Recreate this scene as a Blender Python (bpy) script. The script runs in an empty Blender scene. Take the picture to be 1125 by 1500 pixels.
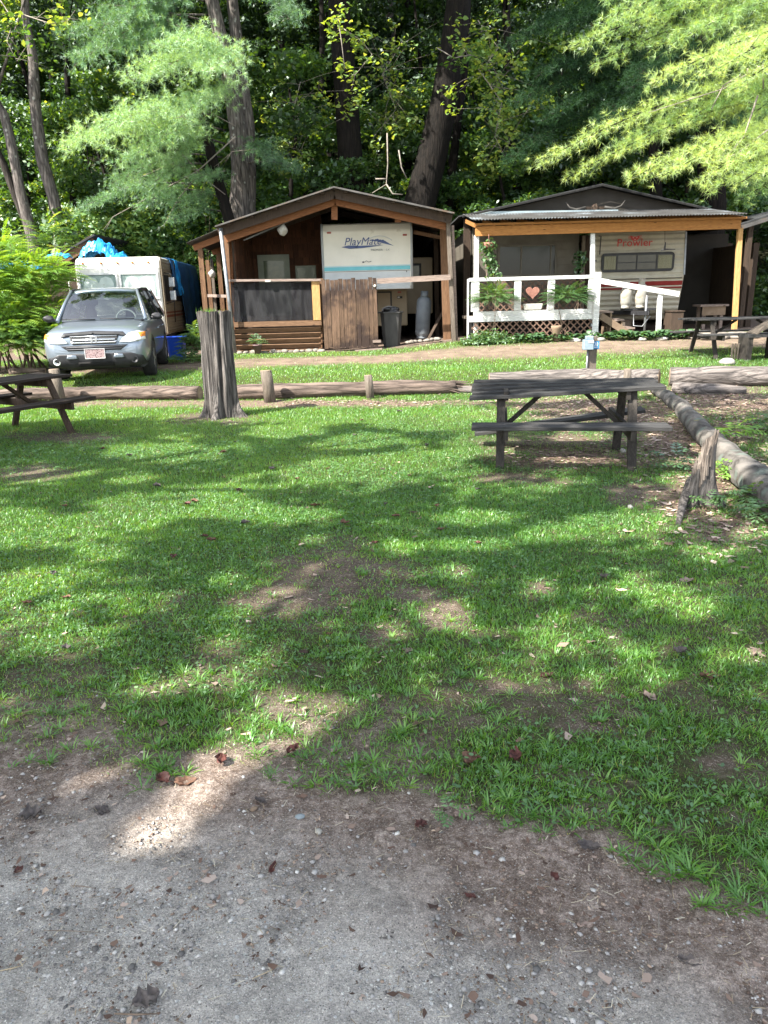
import bpy, bmesh, math, random
import numpy as np
from mathutils import Vector, Matrix, noise as mnoise
from mathutils.bvhtree import BVHTree
from mathutils.geometry import delaunay_2d_cdt

random.seed(7)
rng = np.random.default_rng(11)
SC = bpy.context.scene
COL = SC.collection
rad = math.radians

# ------------------------------------------------------------ camera model
CAM_H = 1.62
PITCH, ROLL, FPX = rad(16.4), rad(1.5), 1083.0
_F = Vector((0, math.cos(PITCH), -math.sin(PITCH)))
_U0 = Vector((0, math.sin(PITCH), math.cos(PITCH)))
_R0 = Vector((1, 0, 0))
_R = _R0 * math.cos(ROLL) - _U0 * math.sin(ROLL)
_U = _U0 * math.cos(ROLL) + _R0 * math.sin(ROLL)

def _ray(px, py):
    return _F + _R * ((px - 562.5) / FPX) + _U * ((750 - py) / FPX)

def W(px, py, Y):
    """point of the place seen in direction (px,py) standing at distance Y"""
    d = _ray(px, py)
    return Vector((0, 0, CAM_H)) + d * (Y / d.y)

def sstep(a, b, t):
    t = np.clip((t - a) / (b - a), 0, 1)
    return t * t * (3 - 2 * t)

_tab = rng.random((256, 256))
def vnoise(x, y):
    x = np.asarray(x, float); y = np.asarray(y, float)
    xi = np.floor(x).astype(int); yi = np.floor(y).astype(int)
    fx = x - xi; fy = y - yi
    fx = fx * fx * (3 - 2 * fx); fy = fy * fy * (3 - 2 * fy)
    a = _tab[xi & 255, yi & 255]; b = _tab[(xi + 1) & 255, yi & 255]
    c = _tab[xi & 255, (yi + 1) & 255]; d = _tab[(xi + 1) & 255, (yi + 1) & 255]
    return (a * (1 - fx) + b * fx) * (1 - fy) + (c * (1 - fx) + d * fx) * fy

def fbm(x, y, o=4):
    s = 0; a = 0.5; t = 0
    for i in range(o):
        s = s + a * vnoise(x * 2 ** i + 17.3 * i, y * 2 ** i + 5.1 * i); t += a; a *= 0.5
    return s / t

def hz(x, y):
    x = np.asarray(x, float); y = np.asarray(y, float)
    z = 0.22 * sstep(12.6, 14.2, y) + 0.06 * sstep(14.5, 20.5, y)
    z = z + 0.22 * sstep(-1.0, 3.5, x) * sstep(15, 19.5, y)
    z = z + 0.10 * sstep(2.6, 5.0, x) * sstep(4.5, 8.0, y) * (1 - sstep(11, 14, y))
    z = z + 0.36 * np.maximum(0, y - 27.5) * sstep(27, 33, y)
    z = z + 0.25 * np.maximum(0, np.abs(x) - 18) * sstep(18, 24, np.abs(x))
    z = z + (fbm(x * 0.6 + 50, y * 0.6 + 50, 3) - 0.5) * 0.05 * sstep(2, 5, y)
    z = z + 0.05 * np.exp(-(((x + 0.15) / 0.55) ** 2 + ((y - 4.15) / 0.5) ** 2))
    return z

def hgt(x, y):
    return float(hz(x, y))

def G(px, py):
    """ground point seen in direction (px,py)"""
    d = _ray(px, py); o = Vector((0, 0, CAM_H)); z = 0.0
    for _ in range(12):
        t = (z - CAM_H) / d.z
        p = o + d * t
        z = hgt(p.x, p.y)
    return Vector((p.x, p.y, z))

# ------------------------------------------------------------ object helpers
def tag(o, label=None, cat=None, group=None, kind=None):
    if label: o['label'] = label
    if cat: o['category'] = cat
    if group: o['group'] = group
    if kind: o['kind'] = kind
    return o

def thing(name, label, cat, loc=(0, 0, 0), rz=0.0, group=None):
    o = bpy.data.objects.new(name, None)
    o.empty_display_size = 0.2
    COL.objects.link(o)
    o.location = loc; o.rotation_euler = (0, 0, rz)
    return tag(o, label, cat, group)

def wmat(o):
    m = Matrix.Translation(Vector(o.location)) @ o.rotation_euler.to_matrix().to_4x4()
    if o.parent: m = wmat(o.parent) @ m
    return m

class MB:
    def __init__(s): s.v = []; s.f = []; s.m = []; s.sm = []
    def add(s, vs, fs, mi=0, smooth=False):
        b = len(s.v); s.v += [tuple(p) for p in vs]
        for f in fs: s.f.append([b + i for i in f]); s.m.append(mi); s.sm.append(smooth)
        return s
    def box(s, c, d, R=None, mi=0):
        c = Vector(c); h = Vector(d) / 2; vs = []
        for x in (-1, 1):
            for y in (-1, 1):
                for z in (-1, 1):
                    p = Vector((x * h.x, y * h.y, z * h.z))
                    if R: p = R @ p
                    vs.append(c + p)
        return s.add(vs, [(0, 1, 3, 2), (4, 6, 7, 5), (0, 4, 5, 1), (2, 3, 7, 6), (0, 2, 6, 4), (1, 5, 7, 3)], mi)
    def b2(s, a, b, mi=0):
        a = Vector(a); b = Vector(b)
        return s.box((a + b) / 2, [abs(b[i] - a[i]) for i in range(3)], None, mi)
    def beam(s, p0, p1, w, h, up=(0, 0, 1), mi=0):
        p0 = Vector(p0); p1 = Vector(p1); d = (p1 - p0); L = d.length; d.normalize()
        u = Vector(up); r = d.cross(u)
        if r.length < 1e-4: r = d.cross(Vector((0, 1, 0)))
        r.normalize(); u = r.cross(d)
        R = Matrix((d, r, u)).transposed()
        return s.box((p0 + p1) / 2, (L, w, h), R, mi)
    def tube(s, pts, rads, n=10, cap=True, mi=0, wob=0.0, seed=0, smooth=True):
        pts = [Vector(p) for p in pts]
        if not hasattr(rads, '__len__'): rads = [rads] * len(pts)
        vs = []; fs = []; k = len(pts)
        t0 = (pts[1] - pts[0]).normalized()
        a = t0.orthogonal().normalized()
        rr = random.Random(seed)
        for i, p in enumerate(pts):
            t = (pts[min(i + 1, k - 1)] - pts[max(i - 1, 0)]).normalized()
            a = (a - t * a.dot(t))
            if a.length < 1e-5: a = t.orthogonal()
            a.normalize(); b = t.cross(a)
            for j in range(n):
                an = 2 * math.pi * j / n
                q = rads[i]
                if wob:
                    dd = Vector((math.cos(an) * 1.3, math.sin(an) * 1.3, i * 0.35 + seed * 3.7))
                    q *= 1 + wob * mnoise.noise(dd * 1.6) * 1.6
                vs.append(p + (a * math.cos(an) + b * math.sin(an)) * q)
        for i in range(k - 1):
            for j in range(n):
                fs.append((i * n + j, i * n + (j + 1) % n, (i + 1) * n + (j + 1) % n, (i + 1) * n + j))
        s.add(vs, fs, mi, smooth)
        if cap:
            b = len(s.v) - len(vs)
            s.f.append([b + j for j in range(n)][::-1]); s.m.append(mi); s.sm.append(False)
            s.f.append([b + (k - 1) * n + j for j in range(n)]); s.m.append(mi); s.sm.append(False)
        return s
    def lathe(s, prof, c=(0, 0, 0), n=20, R=None, mi=0, smooth=True):
        c = Vector(c); vs = []; fs = []; k = len(prof)
        for r, z in prof:
            for j in range(n):
                a = 2 * math.pi * j / n
                p = Vector((r * math.cos(a), r * math.sin(a), z))
                if R: p = R @ p
                vs.append(c + p)
        for i in range(k - 1):
            for j in range(n):
                fs.append((i * n + j, i * n + (j + 1) % n, (i + 1) * n + (j + 1) % n, (i + 1) * n + j))
        fs.append(tuple(range(n))[::-1]); fs.append(tuple((k - 1) * n + j for j in range(n)))
        return s.add(vs, fs, mi, smooth)
    def grid(s, P, mi=0, smooth=True, close=False):
        n = len(P); m = len(P[0]); vs = [p for r in P for p in r]; fs = []
        for i in range(n - 1):
            for j in range(m - 1):
                fs.append((i * m + j, i * m + j + 1, (i + 1) * m + j + 1, (i + 1) * m + j))
        return s.add(vs, fs, mi, smooth)
    def prism(s, poly, y0, y1, mi=0):
        """polygon in (x,z), extruded from y0 to y1"""
        n = len(poly); vs = [(x, y0, z) for x, z in poly] + [(x, y1, z) for x, z in poly]
        fs = [tuple(range(n)), tuple(range(n, 2 * n))[::-1]] + [(i, (i + n), (i + 1) % n + n, (i + 1) % n) for i in range(n)]
        return s.add(vs, fs, mi)
    def stone(s, c, r, sc=(1, 1, .7), seed=0, mi=0, sub=1):
        bm = bmesh.new(); bmesh.ops.create_icosphere(bm, subdivisions=sub, radius=1)
        c = Vector(c); vs = []
        rz = Matrix.Rotation(seed * 1.7, 3, 'Z')
        for v in bm.verts:
            q = v.co * (1 + .28 * mnoise.noise(v.co * 1.3 + Vector((seed * 5.1, seed, 0))))
            q = rz @ Vector((q.x * sc[0], q.y * sc[1], q.z * sc[2]))
            vs.append(c + q * r)
        fs = [[v.index for v in f.verts] for f in bm.faces]
        bm.free()
        return s.add(vs, fs, mi, sub > 1)

def link_mesh(name, me, mats, parent=None):
    for m in (mats if isinstance(mats, (list, tuple)) else [mats]): me.materials.append(m)
    o = bpy.data.objects.new(name, me); COL.objects.link(o)
    if parent: o.parent = parent
    return o

def part(name, mb, mats, parent=None, local=False, bevel=0, merge=0, label=None, subsurf=0, fixn=True):
    me = bpy.data.meshes.new(name)
    vs = mb.v
    if parent is not None and not local:
        inv = wmat(parent).inverted(); vs = [inv @ Vector(v) for v in vs]
    me.from_pydata([tuple(v) for v in vs], [], mb.f)
    me.polygons.foreach_set('material_index', mb.m)
    me.polygons.foreach_set('use_smooth', mb.sm)
    if fixn:
        bm = bmesh.new(); bm.from_mesh(me)
        if merge: bmesh.ops.remove_doubles(bm, verts=bm.verts, dist=merge)
        bmesh.ops.recalc_face_normals(bm, faces=bm.faces); bm.to_mesh(me); bm.free()
    me.update()
    o = link_mesh(name, me, mats, parent)
    if bevel:
        b = o.modifiers.new('Bevel', 'BEVEL'); b.width = bevel; b.segments = 1; b.limit_method = 'ANGLE'
    if subsurf:
        b = o.modifiers.new('Sub', 'SUBSURF'); b.levels = b.render_levels = subsurf
    if label: o['label'] = label
    return o

def mesh_np(name, V, F, mats, parent=None, tint=None, smooth=False):
    """V (n,3) array, F (m,k) array of equal sized faces"""
    V = np.asarray(V, np.float32); F = np.asarray(F, np.int32)
    if parent is not None:
        M = np.array(wmat(parent).inverted()); V = (V @ M[:3, :3].T + M[:3, 3]).astype(np.float32)
    me = bpy.data.meshes.new(name)
    m, k = F.shape
    me.vertices.add(len(V)); me.vertices.foreach_set('co', V.ravel())
    me.loops.add(m * k); me.loops.foreach_set('vertex_index', F.ravel())
    me.polygons.add(m); me.polygons.foreach_set('loop_start', np.arange(m, dtype=np.int32) * k)
    try: me.polygons.foreach_set('loop_total', np.full(m, k, np.int32))
    except Exception: pass
    if tint is not None:
        for nm, arr in (tint.items() if isinstance(tint, dict) else [('tint', tint)]):
            at = me.attributes.new(nm, 'FLOAT', 'POINT'); at.data.foreach_set('value', np.asarray(arr, np.float32))
    me.update(calc_edges=True)
    if smooth: me.polygons.foreach_set('use_smooth', np.ones(m, bool))
    return link_mesh(name, me, mats, parent)

def text_part(name, txt, size, M, mat, parent, depth=0.004, shear=0.0, spacing=1.0, sx=1.0):
    """writing as raised letters; M maps text plane (x right, y up) to the place"""
    cu = bpy.data.curves.new(name, 'FONT'); cu.body = txt; cu.size = size; cu.extrude = depth
    cu.align_x = 'CENTER'; cu.align_y = 'CENTER'; cu.shear = shear; cu.space_character = spacing
    cu.resolution_u = 3
    tmp = bpy.data.objects.new('tmp', cu); COL.objects.link(tmp)
    bpy.context.view_layer.update()
    me = bpy.data.meshes.new_from_object(tmp.evaluated_get(bpy.context.evaluated_depsgraph_get()))
    bpy.data.objects.remove(tmp); bpy.data.curves.remove(cu)
    me.transform(Matrix.Diagonal((sx, 1, 1, 1)))
    me.transform((wmat(parent).inverted() if parent else Matrix()) @ M)
    me.materials.clear()
    me.name = name
    return link_mesh(name, me, mat, parent)

def face_m(c, rz=0.0, tilt=0.0):
    """plane at c facing -Y (towards the lawn), turned by rz"""
    return Matrix.Translation(Vector(c)) @ Matrix.Rotation(rz, 4, 'Z') @ Matrix.Rotation(rad(90) + tilt, 4, 'X')

def copy_tree(o, parent=None):
    c = o.copy(); COL.objects.link(c)
    if parent: c.parent = parent
    for ch in list(o.children): copy_tree(ch, c)
    return c

# ------------------------------------------------------------ materials
class NT:
    def __init__(s, name):
        s.m = bpy.data.materials.new(name); s.m.use_nodes = True
        s.t = s.m.node_tree; s.t.nodes.clear()
        s.out = s.n('ShaderNodeOutputMaterial')
    def n(s, t, **k):
        x = s.t.nodes.new(t)
        for a, b in k.items(): setattr(x, a, b)
        return x
    def l(s, a, b): s.t.links.new(a, b)
    def ramp(s, fac, stops, interp='LINEAR'):
        r = s.n('ShaderNodeValToRGB'); cr = r.color_ramp; cr.interpolation = interp
        while len(cr.elements) < len(stops): cr.elements.new(0.5)
        for e, (p, c) in zip(cr.elements, stops): e.position = p; e.color = (*c, 1)
        if fac is not None: s.l(fac, r.inputs[0])
        return r.outputs[0]
    def coords(s, sc=(1, 1, 1), kind='Object'):
        tc = s.n('ShaderNodeTexCoord'); mp = s.n('ShaderNodeMapping')
        mp.inputs['Scale'].default_value = sc
        s.l(tc.outputs[kind], mp.inputs[0]); return mp.outputs[0]
    def noise(s, co, scale, detail=5, rough=.55, dist=0):
        x = s.n('ShaderNodeTexNoise'); x.inputs['Scale'].default_value = scale
        x.inputs['Detail'].default_value = detail; x.inputs['Roughness'].default_value = rough
        x.inputs['Distortion'].default_value = dist
        s.l(co, x.inputs['Vector']); return x.outputs['Fac']
    def voro(s, co, scale, feat='F1', out='Distance', rnd=1):
        x = s.n('ShaderNodeTexVoronoi', feature=feat); x.inputs['Scale'].default_value = scale
        x.inputs['Randomness'].default_value = rnd
        s.l(co, x.inputs['Vector']); return x.outputs[out]
    def mix(s, f, a, b, mode='MIX'):
        x = s.n('ShaderNodeMix', data_type='RGBA', blend_type=mode)
        for sock, v in ((x.inputs[0], f), (x.inputs[6], a), (x.inputs[7], b)):
            if hasattr(v, 'is_linked'): s.l(v, sock)
            elif hasattr(v, '__len__'): sock.default_value = (*v, 1)
            else: sock.default_value = v
        return x.outputs[2]
    def math(s, op, a, b=0.0, clamp=False):
        x = s.n('ShaderNodeMath', operation=op, use_clamp=clamp)
        for sock, v in ((x.inputs[0], a), (x.inputs[1], b)):
            if hasattr(v, 'is_linked'): s.l(v, sock)
            else: sock.default_value = v
        return x.outputs[0]
    def attr(s, name):
        x = s.n('ShaderNodeAttribute'); x.attribute_name = name; return x.outputs['Fac']
    def island(s):
        return s.n('ShaderNodeNewGeometry').outputs['Random Per Island']
    def bump(s, h, strength=.4, dist=.01):
        b = s.n('ShaderNodeBump'); b.inputs['Strength'].default_value = strength
        b.inputs['Distance'].default_value = dist; s.l(h, b.inputs['Height']); return b.outputs[0]
    def bsdf(s, col, rough=.8, metal=0, normal=None, spec=.4, coat=0):
        p = s.n('ShaderNodeBsdfPrincipled')
        if hasattr(col, 'is_linked'): s.l(col, p.inputs['Base Color'])
        else: p.inputs['Base Color'].default_value = (*col, 1)
        if hasattr(rough, 'is_linked'): s.l(rough, p.inputs['Roughness'])
        else: p.inputs['Roughness'].default_value = rough
        p.inputs['Metallic'].default_value = metal
        p.inputs['Specular IOR Level'].default_value = spec
        p.inputs['Coat Weight'].default_value = coat
        if normal is not None: s.l(normal, p.inputs['Normal'])
        s.l(p.outputs[0], s.out.inputs[0]); s.p = p
        return s.m

def mk(name, a, b, scale=6, sc=(1, 1, 1), rough=.8, bump=.3, bd=.01, metal=0, isl=.0, spec=.3, detail=6, dirt=None, coat=0):
    t = NT(name); co = t.coords(sc)
    f = t.noise(co, scale, detail)
    c = t.ramp(f, [(.3, a), (.7, b)])
    if isl:
        g = t.math('MULTIPLY_ADD', t.island(), isl * 2); g.node.inputs[2].default_value = 1 - isl
        hs = t.n('ShaderNodeHueSaturation'); t.l(g, hs.inputs['Value']); t.l(c, hs.inputs['Color']); c = hs.outputs[0]
    if dirt:
        c2 = t.coords(); d = t.ramp(t.noise(c2, dirt[1], 6, .65), [(dirt[2], (0, 0, 0)), (dirt[2] + .15, (1, 1, 1))])
        c = t.mix(d, c, dirt[0])
    nb = t.bump(f, bump, bd) if bump else None
    return t.bsdf(c, rough, metal, nb, spec, coat)

def wood(name, a, b, axis='x', isl=.18, rough=.85, bump=.5, knots=True, dirt=None):
    sc = {'x': (.6, 9, 9), 'y': (9, .6, 9), 'z': (9, 9, .6)}[axis]
    t = NT(name); co = t.coords(sc)
    f = t.noise(co, 4, 8, .65, .3)
    c = t.ramp(f, [(.25, a), (.55, [x * .5 + y * .5 for x, y in zip(a, b)]), (.75, b)])
    f2 = t.noise(t.coords(tuple(x * 3 for x in sc)), 5, 3, .5)
    c = t.mix(t.ramp(f2, [(.3, (.55, .55, .55)), (.5, (1, 1, 1))]), (0, 0, 0), c, 'MULTIPLY') if False else t.mix(.6, c, t.ramp(f2, [(.35, (.35, .35, .35)), (.55, (1, 1, 1))]), 'MULTIPLY')
    if knots:
        k = t.voro(t.coords({'x': (1, 3, 3), 'y': (3, 1, 3), 'z': (3, 3, 1)}[axis]), 2.2)
        c = t.mix(t.ramp(k, [(.05, (1, 1, 1)), (.1, (0, 0, 0))]), c, [x * .3 for x in a])
    if isl:
        g = t.math('MULTIPLY_ADD', t.island(), isl * 2); g.node.inputs[2].default_value = 1 - isl
        hs = t.n('ShaderNodeHueSaturation'); t.l(g, hs.inputs['Value']); t.l(c, hs.inputs['Color']); c = hs.outputs[0]
    if dirt:
        d = t.ramp(t.noise(t.coords(), dirt[1], 6, .65), [(dirt[2], (0, 0, 0)), (dirt[2] + .12, (1, 1, 1))])
        c = t.mix(d, c, dirt[0])
    return t.bsdf(c, rough, 0, t.bump(f, bump, .006), .25)

def leafmat(name, cols, trans=.45, rough=.55, gl=.06):
    """cols: ramp stops over the tint attribute"""
    t = NT(name); a = t.attr('tint')
    c = t.ramp(a, cols)
    d = t.n('ShaderNodeBsdfDiffuse'); tr = t.n('ShaderNodeBsdfTranslucent'); g = t.n('ShaderNodeBsdfGlossy')
    g.inputs['Roughness'].default_value = rough; g.inputs['Color'].default_value = (.9, 1, .95, 1)
    t.l(c, d.inputs[0])
    tc = t.mix(1.0, c, (1.9, 1.45, .35), 'MULTIPLY'); t.l(tc, tr.inputs[0])
    m1 = t.n('ShaderNodeMixShader'); m1.inputs[0].default_value = trans; t.l(d.outputs[0], m1.inputs[1]); t.l(tr.outputs[0], m1.inputs[2])
    m2 = t.n('ShaderNodeMixShader'); m2.inputs[0].default_value = gl; t.l(m1.outputs[0], m2.inputs[1]); t.l(g.outputs[0], m2.inputs[2])
    t.l(m2.outputs[0], t.out.inputs[0]); return t.m

def glassmat(name, tint=(.5, .6, .58), fr=1.5, rough=.02, clear=.75):
    t = NT(name)
    tr = t.n('ShaderNodeBsdfTransparent'); tr.inputs[0].default_value = (*[c * clear for c in tint], 1)
    g = t.n('ShaderNodeBsdfGlossy'); g.inputs['Roughness'].default_value = rough
    lw_ = t.n('ShaderNodeLayerWeight'); lw_.inputs['Blend'].default_value = .5
    fc = t.math('MULTIPLY_ADD', t.math('POWER', lw_.outputs['Facing'], 4.0), .7); fc.node.inputs[2].default_value = .03 + (fr - 1.2) * .12
    m = t.n('ShaderNodeMixShader'); t.l(fc, m.inputs[0]); t.l(tr.outputs[0], m.inputs[1]); t.l(g.outputs[0], m.inputs[2])
    t.l(m.outputs[0], t.out.inputs[0]); return t.m

M = {}
M['white'] = mk('white_paint', (.62, .62, .61), (.72, .72, .71), 8, rough=.6, bump=.15, dirt=((.42, .38, .32), 9, .60))
M['porchwhite'] = wood('porch_white', (.50, .50, .49), (.68, .68, .67), 'x', .08, .7, .2, False, ((.35, .30, .24), 14, .62))
M['orange_x'] = wood('new_lumber_x', (.26, .11, .03), (.42, .20, .065), 'x', .12)
M['orange_z'] = wood('new_lumber_z', (.36, .20, .075), (.50, .31, .13), 'z', .12)
M['rafter'] = wood('rafter_wood', (.16, .06, .025), (.26, .12, .055), 'x', .15)
M['post_z'] = wood('post_wood', (.09, .045, .024), (.20, .115, .062), 'z', .2)
M['fence'] = wood('fence_boards', (.04, .025, .016), (.20, .125, .08), 'z', .25, bump=.6, dirt=((.03, .019, .015), 1.6, .46))
M['slats'] = wood('slat_boards', (.10, .055, .03), (.24, .145, .085), 'x', .15)
M['shingle'] = wood('cedar_shingles', (.045, .018, .008), (.10, .042, .02), 'z', .35, knots=False)
M['table'] = wood('dark_weathered_wood', (.012, .012, .012), (.075, .072, .07), 'x', .2, bump=.9)
M['table_z'] = wood('dark_weathered_legs', (.015, .013, .011), (.065, .056, .048), 'z', .2, bump=.8)
M['ltable'] = wood('brown_black_boards', (.010, .007, .006), (.045, .032, .025), 'x', .2, bump=.8)
M['ltable_z'] = wood('brown_black_legs', (.02, .014, .010), (.09, .06, .042), 'z', .3, bump=.8)
M['weather'] = wood('weathered_board', (.15, .11, .09), (.33, .26, .22), 'x', .1)
M['greywood_z'] = wood('grey_wood', (.07, .055, .042), (.19, .16, .13), 'z', .15)
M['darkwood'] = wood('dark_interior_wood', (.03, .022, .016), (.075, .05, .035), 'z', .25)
M['galv'] = mk('galvanised', (.18, .19, .20), (.34, .35, .36), 7, rough=.5, bump=.1, metal=.7, dirt=((.24, .15, .10), 4, .62))
M['roofmetal'] = mk('old_roof_metal', (.05, .046, .042), (.12, .115, .11), 3, rough=.6, bump=.15, metal=.4, dirt=((.12, .085, .06), 2.5, .5))
M['darkroof'] = mk('dark_roofing', (.018, .019, .020), (.045, .046, .046), 5, rough=.8, bump=.3)
M['brownpanel'] = mk('brown_painted_panel', (.020, .017, .013), (.032, .027, .022), 3, rough=.7, bump=.1)
M['bluesheet'] = mk('pale_flashing', (.22, .28, .31), (.34, .40, .42), 3, rough=.4, bump=.1, metal=.3)
M['siding'] = mk('tan_siding', (.10, .09, .073), (.14, .125, .10), 3, rough=.7, bump=.1)
M['rvcream'] = mk('rv_cream', (.58, .545, .46), (.68, .64, .55), 1.5, rough=.35, bump=.04, dirt=((.44, .40, .32), 3, .62))
M['rvbeige'] = mk('rv_beige', (.24, .185, .115), (.32, .25, .16), 2, rough=.45, bump=.05)
M['prowl'] = mk('trailer_siding', (.46, .52, .43), (.70, .66, .57), 2.5, sc=(1, 1, 3), rough=.45, bump=.1, dirt=((.36, .31, .24), 4, .60))
M['rvgrey'] = mk('rv_grey_lower', (.40, .42, .42), (.50, .52, .52), 3, rough=.4, bump=.03)
M['teal'] = mk('teal_stripe', (.10, .36, .40), (.16, .46, .50), 4, rough=.4, bump=0)
M['navy'] = mk('navy_decal', (.05, .07, .17), (.07, .10, .22), 4, rough=.4, bump=0)
M['cyanp'] = mk('pale_decal', (.42, .46, .52), (.50, .54, .60), 4, rough=.4, bump=0)
M['greytxt'] = mk('grey_lettering', (.14, .14, .15), (.18, .18, .19), 4, rough=.5, bump=0)
M['redpaint'] = mk('red_lettering', (.42, .035, .03), (.52, .06, .05), 6, rough=.45, bump=0)
M['maroon'] = mk('maroon_stripe', (.16, .012, .014), (.24, .025, .025), 4, rough=.45, bump=0)
M['amber'] = mk('amber_lens', (.65, .20, .03), (.75, .27, .05), 5, rough=.25, bump=0)
M['redlens'] = mk('red_lens', (.30, .06, .04), (.36, .09, .06), 5, rough=.3, bump=0)
M['black'] = mk('black_plastic', (.018, .018, .020), (.034, .034, .037), 9, rough=.5, bump=.08)
M['blackm'] = mk('black_matte', (.008, .008, .008), (.016, .015, .014), 5, rough=.9, bump=0)
M['rubber'] = mk('tyre_rubber', (.015, .015, .016), (.032, .031, .030), 12, rough=.85, bump=.2)
M['bin'] = mk('grey_bin_plastic', (.03, .029, .029), (.055, .053, .051), 3, sc=(3, 3, 1), rough=.5, bump=.08)
M['bag'] = mk('black_bag', (.015, .015, .017), (.03, .03, .032), 9, rough=.22, bump=.5, bd=.02)
M['propane'] = mk('grey_tank', (.10, .115, .13), (.17, .19, .205), 3, rough=.45, bump=.05, dirt=((.20, .16, .12), 5, .62))
M['propwhite'] = mk('white_tank', (.24, .23, .20), (.36, .35, .31), 4, rough=.5, bump=.08, dirt=((.22, .16, .10), 7, .52))
M['blueplastic'] = mk('blue_plastic', (.015, .07, .48), (.03, .10, .58), 4, rough=.4, bump=0)
M['tarp'] = mk('blue_tarp', (.008, .14, .40), (.03, .32, .62), 3, rough=.4, bump=.4, bd=.05)
M['tarpdark'] = mk('navy_tarp', (.012, .05, .12), (.025, .09, .20), 3, rough=.55, bump=.5, bd=.05)
M['signblue'] = mk('sign_blue', (.02, .16, .36), (.03, .20, .42), 4, rough=.4, bump=0)
M['boxgrey'] = mk('meter_box_grey', (.17, .23, .27), (.25, .31, .35), 6, rough=.45, bump=.05, metal=.2)
M['tan'] = mk('tan_block', (.15, .105, .07), (.24, .175, .12), 5, rough=.9, bump=.4)
M['lattice'] = wood('lattice_wood', (.12, .07, .05), (.24, .155, .115), 'z', .15, knots=False)
M['terra'] = mk('terracotta_heart', (.16, .065, .05), (.27, .135, .10), 18, rough=.8, bump=.5)
M['stone'] = mk('grey_stone', (.09, .08, .068), (.22, .195, .165), 9, rough=.9, bump=.5, isl=.25)
M['palestone'] = mk('pale_stone', (.22, .21, .18), (.38, .36, .32), 16, rough=.85, bump=.3)
M['gstone'] = mk('bluish_stone', (.16, .19, .20), (.25, .28, .29), 16, rough=.85, bump=.3)
M['winglass'] = glassmat('window_glass', (.6, .65, .62), 1.6, .03, .5)
M['curtain'] = mk('lace_curtain', (.17, .165, .11), (.25, .24, .17), 40, rough=.9, bump=.2)
M['doorgreen'] = mk('pale_door_paint', (.17, .19, .14), (.23, .25, .19), 4, rough=.6, bump=.1)
M['globe'] = mk('white_globe', (.34, .33, .29), (.45, .43, .39), 12, rough=.6, bump=.3)
M['screen'] = None
t = NT('insect_screen')
co = t.coords((1, 1, 1))
d = t.n('ShaderNodeBsdfDiffuse'); t.l(t.ramp(t.noise(t.coords((2.2, 1, .7)), 1.6, 3, .5, 1.5), [(.42, (.022, .022, .024)), (.62, (.045, .045, .047))]), d.inputs[0])  # pale streaks in the mesh colour stand for slanting light and shadow
tr = t.n('ShaderNodeBsdfTransparent'); mx = t.n('ShaderNodeMixShader'); mx.inputs[0].default_value = .55
t.l(tr.outputs[0], mx.inputs[1]); t.l(d.outputs[0], mx.inputs[2]); t.l(mx.outputs[0], t.out.inputs[0]); M['screen'] = t.m

def bark(name, a, b, moss=None, axis_s=(14, 14, 2.2), bd=.03, lich=None):
    t = NT(name); co = t.coords(axis_s)
    f = t.noise(co, 1.6, 8, .65, .6)
    v = t.voro(t.coords(tuple(x * .55 for x in axis_s)), 1.4, 'DISTANCE_TO_EDGE')
    h = t.math('ADD', f, t.math('MULTIPLY', t.math('MINIMUM', v, .3), 1.2))
    c = t.ramp(h, [(.35, a), (.9, b)])
    if moss:
        mm = t.ramp(t.noise(t.coords(), moss[1], 5, .6), [(moss[2], (0, 0, 0)), (moss[2] + .08, (1, 1, 1))])
        c = t.mix(mm, c, moss[0])
    if lich:
        mm = t.ramp(t.voro(t.coords(), lich[1]), [(lich[2] * .6, (1, 1, 1)), (lich[2], (0, 0, 0))])
        gate = t.ramp(t.noise(t.coords(), 2.5, 3), [(.45, (0, 0, 0)), (.55, (1, 1, 1))])
        c = t.mix(t.mix(1., mm, gate, 'MULTIPLY'), c, lich[0])
    return t.bsdf(c, .92, 0, t.bump(h, .9, bd), .2)
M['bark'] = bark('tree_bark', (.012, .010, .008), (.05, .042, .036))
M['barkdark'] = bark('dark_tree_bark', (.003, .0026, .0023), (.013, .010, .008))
M['barkpine'] = bark('pine_bark', (.025, .021, .019), (.16, .14, .125), lich=((.26, .26, .23), 5, .25))
M['stump'] = bark('grey_stump_wood', (.010, .009, .0085), (.17, .152, .14), ((.11, .125, .10), 7, .66), (20, 20, 1.2), .05)
M['log_x'] = bark('weathered_log', (.022, .017, .014), (.165, .125, .103), None, (1.3, 15, 15), .02)
M['log_grey'] = bark('grey_split_log', (.03, .027, .026), (.19, .165, .15), None, (.9, 17, 17), .03)
M['log_y'] = bark('lichen_log', (.035, .032, .029), (.165, .15, .135), ((.26, .22, .06), 3.2, .62), (7, 4, 7), .015, ((.12, .14, .12), 5, .4))
M['cutwood'] = mk('cut_wood', (.14, .10, .07), (.27, .20, .14), 14, rough=.9, bump=.4)
M['rotwood'] = wood('rotten_wood', (.06, .048, .04), (.24, .20, .17), 'z', .1, knots=False, bump=.9)
M['deadstick'] = mk('dead_branch', (.14, .12, .10), (.27, .24, .20), 12, rough=.9, bump=.3)
M['twig'] = mk('twig', (.10, .07, .05), (.24, .18, .13), 20, rough=.9, bump=.3)
G_ = lambda *a: a
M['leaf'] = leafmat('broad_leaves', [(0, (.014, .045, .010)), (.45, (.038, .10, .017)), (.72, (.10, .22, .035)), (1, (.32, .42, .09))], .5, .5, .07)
M['leafdark'] = leafmat('dark_leaves', [(0, (.008, .026, .009)), (.6, (.022, .06, .016)), (1, (.07, .15, .035))], .4, .55, .06)
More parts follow.
